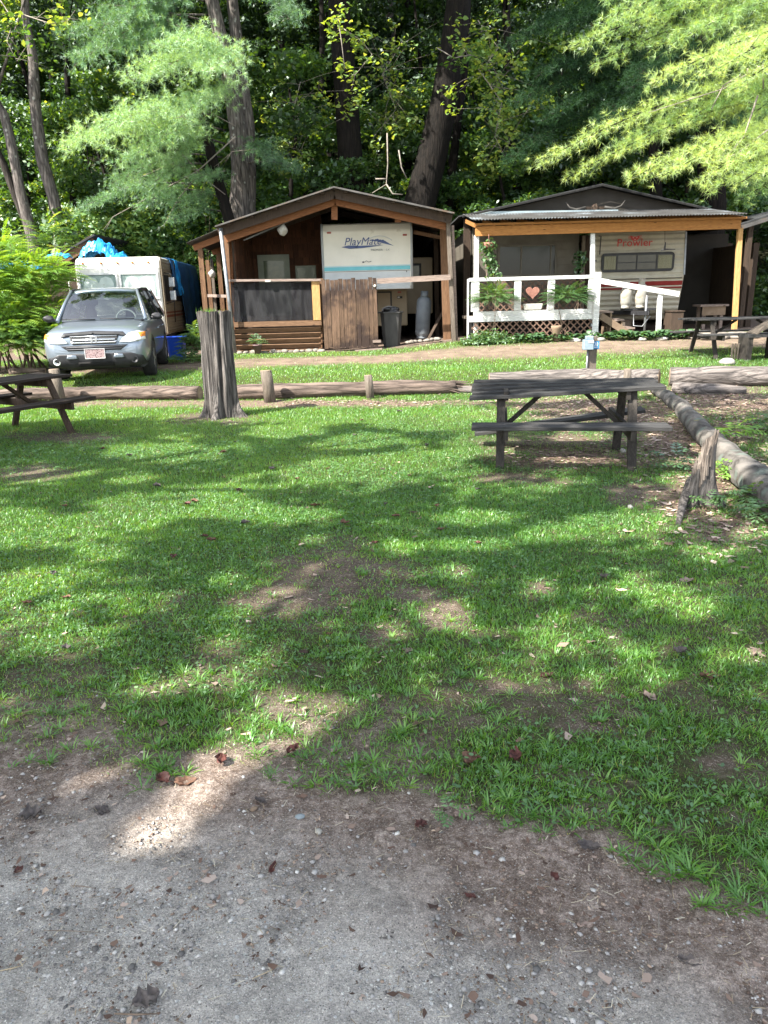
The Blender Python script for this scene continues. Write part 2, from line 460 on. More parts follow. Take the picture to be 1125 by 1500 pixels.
M['leafyel'] = leafmat('yellow_green_leaves', [(0, (.10, .22, .02)), (.5, (.14, .30, .035)), (1, (.28, .42, .06))], .45)
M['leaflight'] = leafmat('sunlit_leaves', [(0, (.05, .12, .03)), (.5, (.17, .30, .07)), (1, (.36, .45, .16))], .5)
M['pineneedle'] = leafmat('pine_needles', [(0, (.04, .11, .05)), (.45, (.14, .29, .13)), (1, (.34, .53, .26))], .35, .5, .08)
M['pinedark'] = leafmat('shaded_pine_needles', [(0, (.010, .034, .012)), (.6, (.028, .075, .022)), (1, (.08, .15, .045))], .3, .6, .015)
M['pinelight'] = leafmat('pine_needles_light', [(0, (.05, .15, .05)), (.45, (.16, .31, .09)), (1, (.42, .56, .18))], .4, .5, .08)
M['hosta'] = leafmat('hosta_leaves', [(0, (.02, .06, .02)), (.7, (.05, .12, .035)), (1, (.10, .18, .05))], .3, .4, .1)
M['fern'] = leafmat('fern_leaves', [(0, (.035, .09, .03)), (.6, (.07, .15, .045)), (1, (.13, .23, .06))], .4)
M['grass'] = leafmat('grass_blades', [(0, (.04, .12, .018)), (.5, (.10, .26, .032)), (.85, (.20, .38, .05)), (1, (.36, .36, .13))], .5, .45, .06)
M['clover'] = leafmat('clover', [(0, (.04, .10, .026)), (.6, (.08, .19, .045)), (1, (.15, .27, .08))], .35, .5, .07)
M['dleaf'] = mk('dead_leaf_brown', (.05, .025, .016), (.15, .08, .05), 40, rough=.75, bump=.3, isl=.4)
M['dleafpale'] = mk('dead_leaf_pale', (.14, .10, .08), (.26, .195, .16), 40, rough=.8, bump=.3, isl=.3)
M['dleafred'] = mk('dead_leaf_red', (.035, .013, .011), (.10, .032, .024), 40, rough=.6, bump=.3, isl=.2)
M['dleafgrey'] = mk('dead_leaf_grey', (.05, .042, .04), (.13, .11, .10), 40, rough=.85, bump=.4, isl=.2)
# ------------------------------------------------------------ masks of the lawn in ground coordinates
SUN = Vector((-0.60, -0.42, 0.80)).normalized()

def gell(cx, cy, rx, ry, ang=0):
    """ellipse on the ground around the spot seen at (cx,cy)"""
    c = G(cx, cy)
    ca, sa = math.cos(rad(ang)), math.sin(rad(ang))
    e1 = G(cx + rx * ca, cy - rx * sa) - G(cx - rx * ca, cy + rx * sa)
    e2 = G(cx + ry * sa, cy + ry * ca) - G(cx - ry * sa, cy - ry * ca)
    A = np.array([[e1.x / 2, e2.x / 2], [e1.y / 2, e2.y / 2]])
    return (c.x, c.y, np.linalg.inv(A))

def mask(ells, x, y, soft=.35, nz=.35, ns=2.2):
    m = np.zeros_like(np.asarray(x, float))
    n = (fbm(np.asarray(x) * ns + 9, np.asarray(y) * ns + 3, 4) - .5) * 2 * nz
    for cx, cy, A in ells:
        u = A[0, 0] * (x - cx) + A[0, 1] * (y - cy); v = A[1, 0] * (x - cx) + A[1, 1] * (y - cy)
        r = np.sqrt(u * u + v * v) + n
        m = np.maximum(m, 1 - sstep(1 - soft, 1 + soft, r))
    return m

BARE = [gell(*e) for e in [
    (505, 828, 105, 38, -6), (600, 870, 60, 22), (670, 838, 24, 9), (648, 900, 36, 20), (792, 860, 20, 10), (420, 880, 60, 22), (560, 930, 40, 14),
    (90, 640, 75, 10), (45, 692, 55, 13), (850, 672, 120, 18, 0), (830, 648, 110, 16), (760, 700, 60, 10),
    (310, 614, 60, 7), (1000, 745, 70, 28, -20), (1060, 690, 60, 45), (1050, 770, 60, 30), (930, 720, 45, 20),
    (1000, 640, 90, 30), (900, 610, 120, 14), (850, 595, 150, 10), (1040, 590, 90, 30),
    (400, 592, 340, 5), (120, 590, 60, 6), (860, 1065, 45, 10), (740, 1010, 30, 8), (930, 1045, 30, 8), (1060, 1120, 35, 8), (420, 1095, 50, 14), (290, 1115, 60, 20), (210, 1105, 40, 10)]]
MULCH = [gell(*e) for e in [(900, 600, 170, 30), (1060, 620, 110, 60), (1060, 730, 80, 60), (850, 670, 120, 20), (400, 591, 340, 6), (980, 660, 80, 30), (760, 577, 90, 8)]]
LIT = [gell(e[0], e[1], e[2] * 1.2, e[3] * 1.35, *e[4:]) for e in [
    (140, 600, 200, 20), (235, 664, 80, 11, -2), (115, 768, 105, 14, 12), (320, 722, 34, 12), (352, 744, 45, 12, 5), (430, 756, 58, 10, 6),
    (505, 684, 85, 15, 5), (415, 632, 50, 9), (125, 802, 30, 10, 10), (35, 848, 55, 13, 10), (8, 880, 25, 20), (530, 646, 55, 9, 4),
    (500, 606, 230, 12), (60, 700, 80, 9, 8), (200, 700, 40, 7, 6), (625, 672, 55, 14, 0), (700, 655, 60, 12), (640, 615, 100, 12), (180, 735, 40, 7, 8),
    (672, 838, 26, 9), (650, 900, 30, 18), (795, 862, 26, 12), (700, 760, 60, 9), (860, 775, 90, 16, 8), (960, 870, 60, 14, -6), (1020, 890, 40, 12), (930, 850, 30, 9), (1040, 810, 40, 10),
    (400, 1055, 85, 30, 12), (350, 1095, 80, 34, 35), (240, 1205, 80, 26, 25), (120, 1150, 50, 10, 10), (430, 1080, 60, 18, 12), (450, 1040, 60, 18, 10), (20, 770, 60, 22, 8), (250, 752, 60, 12, 8), (560, 690, 60, 12, 4), (60, 850, 60, 14, 8), (700, 800, 50, 8), (930, 770, 70, 14, 8), (850, 640, 40, 8), (300, 1130, 90, 38, 48), (260, 1190, 70, 36, 38), (190, 1215, 60, 18, 10), (170, 1130, 60, 12, 10), (290, 985, 35, 9, 8), (230, 1010, 50, 8, 10),
    (420, 1010, 30, 9), (1030, 690, 55, 30, 0), (1075, 700, 40, 25), (1110, 780, 30, 10), (780, 620, 70, 9), (760, 565, 90, 9), (1040, 560, 40, 8), (990, 745, 28, 8),
    (60, 1040, 40, 6, 10), (120, 930, 40, 6, 12), (560, 1190, 20, 6), (700, 1110, 30, 6), (1090, 960, 30, 7), (880, 930, 30, 6), (590, 800, 26, 6), (330, 850, 26, 5, 8), (460, 790, 25, 5)]]
EDGE = [G(*p) for p in [(-300, 1080), (0, 1092), (130, 1085), (240, 1120), (330, 1085), (480, 1150), (600, 1135), (760, 1190), (900, 1225), (1000, 1270), (1125, 1290), (1500, 1330)]]
EX = np.array([p.x for p in EDGE]); EY = np.array([p.y for p in EDGE])
GRV = [G(*p) for p in [(-300, 1150), (0, 1200), (250, 1250), (420, 1270), (600, 1380), (800, 1440), (950, 1480), (1125, 1560)]]
GX = np.array([p.x for p in GRV]); GY = np.array([p.y for p in GRV])

def lawn(x, y):
    """grass density 0..1"""
    x = np.asarray(x, float); y = np.asarray(y, float)
    e = np.interp(x, EX, EY) - .05 + (fbm(x * 3, y * 3 + 40, 4) - .5) * .40
    d = sstep(-.06, .22, y - e)
    thin = fbm(x * 2.6 + 3, y * 2.6 + 8, 4)
    near = 1 - sstep(2.4, 5.5, y)
    d = d * (1 - near * .55 * sstep(.52, .66, thin)) * (1 - .35 * near * sstep(.5, .6, fbm(x * 9, y * 9 + 4, 3)))
    d = d * (1 - .80 * mask(BARE, x, y, .6, .8, 3.4))
    road = np.exp(-((y - road_y(x) + (fbm(x * 1.1, y * 1.5 + 70, 3) - .5) * .9) / 1.0) ** 4)
    d = d * (1 - .93 * road)
    d = d * (1 - sstep(18.6, 19.4, y + (fbm(x, y + 20) - .5)))
    d = d * (1 - .6 * sstep(4.2, 4.8, x) * sstep(8, 9, y) * (1 - sstep(11.5, 12.2, y)))
    return np.clip(d, 0, 1)

def road_y(x):
    return 16.75 + .09 * np.clip(x, -12, 12)

# ------------------------------------------------------------ ground sheet
ys = np.concatenate([np.linspace(-40, .2, 22)[:-1], np.geomspace(.2, 15, 420), np.linspace(15, 34, 90)[1:], np.linspace(34, 140, 46)[1:]])
u = np.linspace(-1, 1, 340); xs = np.sinh(u * 5.2) / np.sinh(5.2) * 90
X, Y = np.meshgrid(xs, ys)
Zb = hz(X, Y)
edge = np.interp(X, EX, EY)
dist = np.clip(np.hypot(X, Y), .5, 100)
fine = (fbm(X * 9, Y * 9, 4) - .5) * .020 + (fbm(X * 30, Y * 30, 3) - .5) * .012
Zb = Zb + fine * (1 - sstep(5, 9, dist)) + (fbm(X * 3.1 + 8, Y * 3.1, 3) - .5) * .05 * (1 - sstep(2.2, 3.5, dist))
lw = lawn(X, Y)
grav = 1 - sstep(-.25, .30, Y - np.interp(X, GX, GY) + (fbm(X * 2.2 + 4, Y * 2.2) - .5) * .45)
rd = np.exp(-((Y - road_y(X)) / 1.2) ** 4) * (1 - sstep(19, 20, Y))
ml = np.maximum(mask(MULCH, X, Y, .4, .4), sstep(25.5, 27.5, Y))
und = sstep(19.2, 20.2, Y) * (1 - ml)
V = np.stack([X, Y, Zb], -1).reshape(-1, 3)
nr, nc = X.shape
idx = np.arange(nr * nc).reshape(nr, nc)
Fq = np.stack([idx[:-1, :-1], idx[:-1, 1:], idx[1:, 1:], idx[1:, :-1]], -1).reshape(-1, 4)

t = NT('ground_soil')
oc = t.coords()
n1 = t.noise(oc, 3, 8, .6); n2 = t.noise(oc, 38, 6, .7); n3 = t.noise(oc, 130, 4, .7)
n1b = t.noise(oc, 9, 8, .7, .6)
dirt = t.ramp(n1b, [(.32, (.085, .066, .056)), (.43, (.19, .15, .127)), (.54, (.31, .25, .215)), (.68, (.44, .37, .32))])
dirt = t.mix(t.attr('inlawn'), dirt, t.ramp(n1b, [(.38, (.02, .016, .012)), (.55, (.085, .065, .048)), (.72, (.24, .19, .15))]))
dirt = t.mix(t.ramp(n2, [(.42, (.8, .8, .8)), (.60, (0, 0, 0))]), dirt, (.12, .085, .066))
dirt = t.mix(t.ramp(n3, [(.55, (0, 0, 0)), (.66, (.8, .8, .8))]), dirt, (.46, .40, .34))
gv = t.mix(.55, t.ramp(n2, [(.3, (.16, .15, .138)), (.5, (.40, .374, .34)), (.7, (.56, .525, .48))]), t.ramp(n1b, [(.35, (.25, .237, .22)), (.5, (.40, .374, .343)), (.65, (.49, .46, .425))]))
vor = t.voro(oc, 70, 'F1', 'Distance'); vc = t.voro(oc, 70, 'F1', 'Color')
sx = t.n('ShaderNodeSeparateColor'); t.l(vc, sx.inputs[0])
spk = t.math('MULTIPLY', t.math('LESS_THAN', vor, .30), t.math('GREATER_THAN', sx.outputs[0], .72))
gv = t.mix(spk, gv, t.ramp(sx.outputs[1], [(0, (.25, .25, .25)), (.6, (.50, .50, .49)), (1, (.62, .60, .55))]))
vor2 = t.voro(oc, 190, 'F1', 'Distance'); vc2 = t.voro(oc, 190, 'F1', 'Color')
sx2 = t.n('ShaderNodeSeparateColor'); t.l(vc2, sx2.inputs[0])
sp2 = t.math('MULTIPLY', t.math('LESS_THAN', vor2, .33), t.math('GREATER_THAN', sx2.outputs[0], .70))
gv = t.mix(sp2, gv, t.ramp(sx2.outputs[1], [(0, (.10, .10, .10)), (.4, (.2, .2, .2)), (.7, (.55, .55, .53)), (1, (.7, .68, .62))]))
dirt = t.mix(t.math('MULTIPLY', sp2, .5), dirt, t.ramp(sx2.outputs[1], [(0, (.08, .06, .05)), (.5, (.25, .2, .17)), (1, (.55, .48, .42))]))
gsoil = t.ramp(n2, [(.3, (.018, .024, .008)), (.55, (.045, .052, .018)), (.75, (.10, .09, .045))])
roadc = t.ramp(n1, [(.3, (.11, .082, .06)), (.7, (.23, .175, .132))])
mc = t.ramp(t.noise(oc, 22, 6, .75), [(.3, (.05, .034, .026)), (.5, (.15, .105, .082)), (.68, (.36, .27, .22))])
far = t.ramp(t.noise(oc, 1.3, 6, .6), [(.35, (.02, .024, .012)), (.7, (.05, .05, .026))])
c = t.mix(t.attr('grav'), dirt, gv)
c = t.mix(t.attr('lawn'), c, gsoil)
c = t.mix(t.attr('road'), c, roadc)
c = t.mix(t.attr('mulch'), c, mc)
c = t.mix(t.attr('und'), c, t.ramp(n2, [(.3, (.09, .065, .05)), (.7, (.20, .15, .12))]))
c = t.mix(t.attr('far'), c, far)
hsum = t.math('ADD', t.math('MULTIPLY', n2, 1.0), t.math('MULTIPLY', n3, .6))
hsum = t.math('SUBTRACT', hsum, t.math('MULTIPLY', t.math('MULTIPLY', vor, spk), .5))
vg = t.voro(oc, 320, 'F1', 'Color'); sg_ = t.n('ShaderNodeSeparateColor'); t.l(vg, sg_.inputs[0])
grit_ = t.ramp(sg_.outputs[0], [(0, (.62, .61, .60)), (.5, (1, 1, 1)), (.85, (1.12, 1.1, 1.06)), (1, (1.5, 1.46, 1.4))])
c = t.mix(t.math('SUBTRACT', .9, t.attr('far'), True), c, t.mix(1.0, c, grit_, 'MULTIPLY'))
GM = t.bsdf(c, .95, 0, t.bump(hsum, 1.0, .014), .15)
road_gate = rd * (1 - lw)
ground = mesh_np('ground', V, Fq, GM, tint={'lawn': lw.ravel() * .92, 'grav': grav.ravel(), 'road': np.clip(rd, 0, 1).ravel() * (1 - lw.ravel() * .6),
                                         'mulch': (ml * (1 - .5 * lw)).ravel(), 'inlawn': (sstep(.05, .7, Y - np.interp(X, EX, EY)) * .85).ravel(), 'und': und.ravel(), 'far': sstep(27, 30, Y).ravel()}, smooth=True)
tag(ground, kind='structure')

# ------------------------------------------------------------ grass
def blades(P, h, w, lean, segs, tint, dirs=None):
    """P (n,3) roots; returns V,F(tris/quads),tint for blades bent away from upright"""
    n = len(P)
    az = rng.uniform(0, 2 * np.pi, n) if dirs is None else dirs
    d = np.stack([np.cos(az), np.sin(az), np.zeros(n)], -1)
    fa = rng.uniform(0, 2 * np.pi, n)
    s = np.stack([np.cos(fa), np.sin(fa), np.zeros(n)], -1) if dirs is None else np.stack([-np.sin(az), np.cos(az), np.zeros(n)], -1)
    rows = []
    for k in range(segs + 1):
        q = k / segs
        c = P + d * (h * lean * q ** 1.7)[:, None]
        c = c + np.array([0, 0, 1.]) * (h * np.sqrt(np.clip(1 - (lean * .75) ** 2, .1, 1)) * (q - .35 * lean * q ** 2.5))[:, None]
        ww = w * (1 - q ** 2 * .98) * (.75 + .5 * min(q * 2, 1) - .25 * (q > .0))
        rows.append((c - s * ww[:, None] / 2, c + s * ww[:, None] / 2))
    V = np.stack([r[i] for r in rows for i in (0, 1)], 1)
    k = 2 * (segs + 1)
    V = V.reshape(-1, 3)
    base = (np.arange(n) * k)[:, None]
    F = np.concatenate([base + np.array([[2 * j, 2 * j + 1, 2 * j + 3, 2 * j + 2]]) for j in range(segs)], 0)
    return V, F, np.repeat(tint, k)

def scatter(n, y0, y1, xl, xr, p=1.0):
    y = y0 + (y1 - y0) * rng.random(n) ** p
    x = (xl + (xr - xl) * rng.random(n)) * (y * .58 + .9)
    return x, y

GV = []; GF = []; GT = []; off = 0
def addg(V, F, T):
    global off
    GV.append(V); GF.append(F + off); GT.append(T); off += len(V)
for (y0, y1, N, hh, ww, segs) in [(1.5, 3.4, 150000, .036, .0040, 3), (3.4, 6.3, 260000, .038, .0056, 2), (6.3, 10, 280000, .044, .0085, 1), (10, 14.2, 200000, .052, .013, 1), (14.2, 19.3, 110000, .06, .018, 1)]:
    x, y = scatter(N, y0, y1, -1, 1)
    dn = lawn(x, y)
    k = rng.random(N) < dn ** 1.2
    x = x[k]; y = y[k]; dn = dn[k]; n = len(x)
    big = fbm(x * 1.4, y * 1.4 + 30, 3)
    h = .80 * hh * rng.uniform(.45, 1.3, n) * (.7 + .6 * big) * (.6 + .5 * dn)
    tone = .18 + .12 * sstep(10, 14, y) + .6 * fbm(x * .9 + 12, y * .9, 3) + rng.normal(0, .13, n) + .12 * sstep(.6, .3, dn)  # tone rises over the far lawn, sunlight put into the blade colour
    tone = np.clip(tone, 0, .86) ; dry = rng.random(n) < .03; tone = np.where(dry, .97, tone)
    lean = rng.uniform(.15, .95, n)
    P = np.stack([x, y, hz(x, y) - .004], -1)
    addg(*blades(P, h, ww * rng.uniform(.6, 1.3, n), lean, segs, tone))
# crabgrass rosettes along the worn edge and through the near lawn
nt = 3200
y = 1.55 + 4.2 * rng.random(nt) ** 1.3; x = (rng.random(nt) * 2 - 1) * (y * .58 + .6)
e = np.interp(x, EX, EY)
keep = ((y - e) > -.28 + .3 * fbm(x * 5, y * 5)) & (rng.random(nt) < .25 + .75 * (lawn(x, y) + .45 * (np.abs(y - e) < .25))) & ((y - e) > -.16)
x = x[keep]; y = y[keep]
PX = []; AZ = []; H = []; TT = []
for xx, yy in zip(x, y):
    m = rng.integers(8, 22); R = rng.uniform(.022, .066)
    a = rng.uniform(0, 6.28, m); rr = rng.uniform(0, .025, m)
    PX.append(np.stack([xx + np.cos(a) * rr, yy + np.sin(a) * rr], -1)); AZ.append(a + rng.normal(0, .3, m)); H.append(R * rng.uniform(.5, 1.15, m))
    TT.append(np.full(m, rng.uniform(.25, .75)) + rng.normal(0, .06, m))
PX = np.concatenate(PX); AZ = np.concatenate(AZ); H = np.concatenate(H); TT = np.clip(np.concatenate(TT), 0, .9)
P = np.stack([PX[:, 0], PX[:, 1], hz(PX[:, 0], PX[:, 1]) - .002], -1)
addg(*blades(P, H, rng.uniform(.004, .0085, len(P)), rng.uniform(.6, 1.1, len(P)), 3, TT, AZ))
o = mesh_np('grass', np.concatenate(GV), np.concatenate(GF), M['grass'], tint=np.concatenate(GT)); tag(o, kind='stuff')

# small round-leaved ground cover between the blades
def leafdisc(P, r, tilt, tint, n=6, elong=1.0):
    m = len(P); az = rng.uniform(0, 2 * np.pi, m)
    ta = rng.uniform(0, 2 * np.pi, m)
    nrm = np.stack([np.cos(ta) * tilt, np.sin(ta) * tilt, np.ones(m)], -1); nrm /= np.linalg.norm(nrm, axis=1)[:, None]
    a = np.stack([np.cos(az), np.sin(az), np.zeros(m)], -1); a -= nrm * (a * nrm).sum(1)[:, None]; a /= np.linalg.norm(a, axis=1)[:, None]
    b = np.cross(nrm, a)
    ang = np.arange(n) / n * 2 * np.pi
    V = P[:, None] + a[:, None] * (np.cos(ang) * elong)[None, :, None] * r[:, None, None] + b[:, None] * np.sin(ang)[None, :, None] * r[:, None, None] * .8
    return V.reshape(-1, 3), np.arange(m * n).reshape(m, n), np.repeat(tint, n)
N = 110000
x, y = scatter(N, 1.9, 9.5, -1, 1, 1.1)
cl = sstep(.42, .60, fbm(x * 1.5 + 31, y * 1.5 + 7, 4)) * lawn(x, y) * .9 + .06
k = (rng.random(N) < cl * (.25 + .75 * sstep(2.3, 3.6, y))) & (lawn(x, y) > .2); x = x[k]; y = y[k]; n = len(x)
P = np.stack([x, y, hz(x, y) + rng.uniform(.008, .035, n)], -1)
r = rng.uniform(.0035, .0085, n) * (1 + sstep(4, 9, y) * .6)
a, b, c = leafdisc(P, r, rng.uniform(0, .7, n), np.clip(rng.normal(.38, .22, n), 0, 1), 6, 1.3)
o = mesh_np('clover', a, b, M['clover'], tint=c); tag(o, kind='stuff')

# ------------------------------------------------------------ litter, gravel
def crumbs(name, n, area, size, mats, zoff=0.0, squash=.55, seed=3, k=None):
    ico = [(0, 0, 1), (.9, 0, .2), (.28, .85, .3), (-.72, .53, .2), (-.72, -.53, .25), (.28, -.85, .2), (.3, .3, -.6), (-.4, -.2, -.6)]
    F = [(0, 1, 2), (0, 2, 3), (0, 3, 4), (0, 4, 5), (0, 5, 1), (1, 6, 2), (2, 6, 3), (3, 6, 7), (3, 7, 4), (4, 7, 5), (5, 7, 1), (1, 7, 6)]
    x, y = area(n); n = len(x)
    s = size(n); B = np.array(ico)[None] * rng.uniform(.6, 1.25, (n, 8, 1)) * np.array([1, 1, squash])
    az = rng.uniform(0, 6.28, n); ca = np.cos(az)[:, None]; sa = np.sin(az)[:, None]; el = rng.uniform(.6, 1.1, n)[:, None]
    bx = B[..., 0] * ca - B[..., 1] * sa * el; by = B[..., 0] * sa + B[..., 1] * ca * el
    V = np.stack([x[:, None] + bx * s[:, None], y[:, None] + by * s[:, None], (hz(x, y) + zoff)[:, None] + B[..., 2] * s[:, None]], -1)
    o = mesh_np(name, V.reshape(-1, 3), (np.arange(n)[:, None, None] * 8 + np.array(F)[None]).reshape(-1, 3), mats)
    tag(o, kind='stuff'); return o
t = NT('gravel_bits'); cc = t.ramp(t.island(), [(0, (.10, .095, .09)), (.35, (.24, .225, .21)), (.7, (.33, .315, .30)), (.94, (.42, .40, .37)), (1, (.58, .56, .52))])
M['grit'] = t.bsdf(cc, .85, 0, t.bump(t.noise(t.coords(), 150, 3), .3, .002), .3)
def ar(n):
    x, y = scatter(n, 1.0, 2.9, -1, 1, 1.4)
    g = 1 - sstep(-.15, .5, y - np.interp(x, GX, GY)); k = rng.random(n) < (.12 + .88 * g) * (1 - .9 * lawn(x, y)); return x[k], y[k]
crumbs('gravel', 34000, ar, lambda n: np.exp(rng.normal(math.log(.0028), .6, n)).clip(.0012, .014), M['grit'])
t = NT('soil_crumbs'); cc = t.ramp(t.island(), [(0, (.06, .04, .03)), (.5, (.17, .115, .085)), (1, (.32, .24, .18))])
M['crumb'] = t.bsdf(cc, .95)
def ar2(n):
    x, y = scatter(n, 1.0, 4.6, -1, 1, 1.2); k = rng.random(n) < (1 - lawn(x, y)) * .9; return x[k], y[k]
crumbs('soil_crumbs', 26000, ar2, lambda n: np.exp(rng.normal(math.log(.0035), .4, n)).clip(.0015, .010), M['crumb'], squash=.5)

def litter(name, n, area, size, mat):
    """flat curled leaf fragments"""
    x, y = area(n); n = len(x); s = size(n)
    pl = np.array([[-1, 0, .25], [-.3, .55, .05], [.45, .5, .1], [1, .05, .35], [.4, -.55, .12], [-.4, -.5, .0]])
    B = (pl[None] + rng.normal(0, .22, (n, 6, 3)) * np.array([1, 1, .6])) * rng.uniform(.45, 1.3, (n, 6, 1)) * np.stack([np.ones(n), rng.uniform(.6, 1.2, n), rng.uniform(-.2, 1.2, n)], -1)[:, None]
    az = rng.uniform(0, 6.28, n)[:, None]; tl = rng.normal(0, .35, n)[:, None]
    bx = B[..., 0] * np.cos(az) - B[..., 1] * np.sin(az); by = B[..., 0] * np.sin(az) + B[..., 1] * np.cos(az)
    bz = B[..., 2] + bx * tl * .4
    z0 = hz(x, y)
    V = np.stack([x[:, None] + bx * s[:, None], y[:, None] + by * s[:, None], z0[:, None] + .004 + np.abs(bz * s[:, None]) + s[:, None] * .1], -1)
    o = mesh_np(name, V.reshape(-1, 3), np.arange(n * 6).reshape(n, 6), mat); tag(o, kind='stuff'); return o
t = NT('leaf_litter_mix'); cc = t.ramp(t.island(), [(0, (.05, .032, .026)), (.4, (.15, .095, .07)), (.7, (.27, .20, .16)), (.9, (.40, .32, .27)), (1, (.50, .36, .26))])
M['litter'] = t.bsdf(cc, .85, 0, t.bump(t.noise(t.coords(), 90, 3), .4, .003), .2)
def ar3(n):
    x, y = scatter(n, 3.8, 13, -.2, 1.35, .8); m = mask(MULCH, x, y, .5, .5); k = rng.random(n) < m; return x[k], y[k]
litter('leaf_litter', 30000, ar3, lambda n: rng.uniform(.012, .04, n), M['litter'])
def ar4(n):
    x, y = scatter(n, 1.2, 12, -1, 1, 1.0); k = rng.random(n) < .25 + .75 * (1 - lawn(x, y)) * (y < 4); return x[k], y[k]
litter('leaf_litter', 6000, ar4, lambda n: rng.uniform(.004, .016, n), M['litter'])
# dry straw bits
x, y = scatter(5200, 1.1, 6, -1, 1, 1.3); k = rng.random(len(x)) < 1.1 - lawn(x, y); x = x[k]; y = y[k]; n = len(x)
az = rng.uniform(0, 6.28, n); L = rng.uniform(.008, .035, n); d = np.stack([np.cos(az), np.sin(az), rng.normal(0, .12, n)], -1)
s = np.stack([-np.sin(az), np.cos(az), np.zeros(n)], -1) * .0009
P = np.stack([x, y, hz(x, y) + .006], -1)
V = np.stack([P - s, P + s, P + s + d * L[:, None], P - s + d * L[:, None]], 1).reshape(-1, 3)
t = NT('straw'); M['straw'] = t.bsdf(t.ramp(t.island(), [(0, (.12, .08, .05)), (.6, (.36, .29, .19)), (1, (.58, .52, .40))]), .8)
o = mesh_np('straw', V, np.arange(n * 4).reshape(n, 4), M['straw']); tag(o, kind='stuff')

# dead leaves one can point at
def dead_leaf(px, py, L, aspect, az, mat, label, group=None, curl=.3, lobed=False, rise=0.006):
    c = G(px, py); n = 17; P = []
    for i in range(n):
        q = i / (n - 1); w = math.sin(math.pi * min(1, q * .94 + .05)) ** .8 * aspect
        row = []
        for j in range(11):
            r = (j - 5) / 5; sd = 1 if r > 0 else -1
            e = 1 + (.42 * math.cos(q * 17 + sd * .6) if lobed else .10 * math.sin(q * 13 + sd)) + .30 * mnoise.noise(Vector((q * 7, sd * 3, px * .37)))
            X = (q - .5) * L + .05 * L * mnoise.noise(Vector((q * 6, r * 2, py))); Yy = r * w * L * .5 * e
            v = Vector((q * 3.2, r * 1.8, px * .7 + py))
            Z = curl * L * (abs(r) ** 2 * w * .6 * (1 + .8 * mnoise.noise(Vector((q * 2, sd, px)))) + (2 * q - 1) ** 2 * .22) + L * (.16 * mnoise.noise(v) + .09 * mnoise.noise(v * 2.7) - (.05 if j == 5 else 0))
            a = rad(az); row.append((c.x + X * math.cos(a) - Yy * math.sin(a), c.y + X * math.sin(a) + Yy * math.cos(a), hgt(c.x, c.y) + rise + max(Z, -.004)))
        P.append(row)
    mb = MB(); mb.grid(P)
    a = rad(az); mb.tube([(c.x - .5 * L * math.cos(a), c.y - .5 * L * math.sin(a), c.z + rise + .006), (c.x - .72 * L * math.cos(a + .3), c.y - .72 * L * math.sin(a + .3), c.z + rise + .004)], .0009, 5)
    o = part('dead_leaf', mb, mat); tag(o, label, 'leaf', group); return o
for a in [
    (400, 1273, .046, .42, 75, 'dleafred', 'long dark red fallen leaf lying on grey gravel'),
    (272, 1148, .075, .6, 10, 'dleaf', 'crumpled tan fallen leaf at the sunlit edge of the grass'),
    (28, 1276, .030, .7, 60, 'dleafred', 'small crumpled rust leaf on the gravel near the left edge'),
    (617, 1209, .042, .8, 30, 'dleafred', 'dark reddish brown curled leaf on bare dirt'),
    (680, 1196, .062, .85, 0, 'dleafpale', 'broad pale tan leaf lying flat on the dirt'),
    (862, 1242, .065, .6, -20, 'dleafgrey', 'wide grey brown weathered leaf on the dirt below the grass'),
    (812, 1286, .034, .7, 110, 'dleafred', 'small dark curled leaf standing up on the dirt'),
    (689, 1315, .032, .55, -25, 'dleafred', 'small oval maroon leaf lying on pale dirt'),
    (1040, 993, .085, .8, -10, 'dleaf', 'large reddish brown leaf in the grass on the right'),
    (952, 1023, .065, .7, -60, 'dleafpale', 'tan leaf tipped on its side in the grass'),
    (801, 992, .06, .75, 20, 'dleafred', 'dark red brown leaf lying in the lawn'),
    (215, 1465, .062, .9, 30, 'dleafgrey', 'wide dark grey lobed leaf flattened into the gravel'),
    (1006, 852, .085, .75, 10, 'dleafpale', 'pale tan leaf on the shaded lawn'),
    (858, 1358, .048, .35, 0, 'dleafpale', 'narrow tan leaf lying on pale dirt'),
    (1108, 958, .08, .8, 40, 'dleafpale', 'pinkish tan leaf at the right edge of the lawn'),
    (568, 1373, .035, .8, 20, 'dleafgrey', 'small grey leaf fragment pressed into the gravel'),
    (598, 955, .05, .8, 60, 'dleafpale', 'pale curled leaf standing in the middle of the lawn'),
    (45, 1195, .07, .9, 15, 'dleafgrey', 'wide grey brown leaf on shaded dirt at the left'),
    (150, 1190, .06, .7, -15, 'dleafgrey', 'dark crumpled leaf on the dirt below the lawn'),
    (382, 1175, .05, .5, -30, 'dleafgrey', 'dark narrow crumpled leaf at the shadow edge'),
    (1010, 1412, .055, .5, -30, 'dleafgrey', 'grey brown curled leaf on the dirt low at the right'),
    (483, 930, .03, .7, 0, 'dleafred', 'tiny bright rust leaf in the grass')]:
    dead_leaf(a[0], a[1], a[2], a[3], a[4], M[a[5]], a[6], lobed=a[3] > .78)
r3 = random.Random(5)
spots = [(275, 742), (285, 738), (360, 770), (462, 744), (565, 742), (550, 800), (40, 888), (98, 880), (255, 820), (310, 795), (400, 690), (520, 640), (300, 790), (625, 655), (640, 745), (700, 800), (80, 845),
         (580, 760), (505, 770), (230, 715), (190, 670), (345, 650), (98, 955), (885, 850), (995, 960), (435, 705), (328, 665), (95, 745), (245, 620), (150, 660), (455, 640), (585, 605), (700, 720), (645, 780), (350, 722), (480, 690), (600, 700), (530, 618), (325, 1120), (240, 1150), (430, 1105), (755, 1115), (690, 1120)]
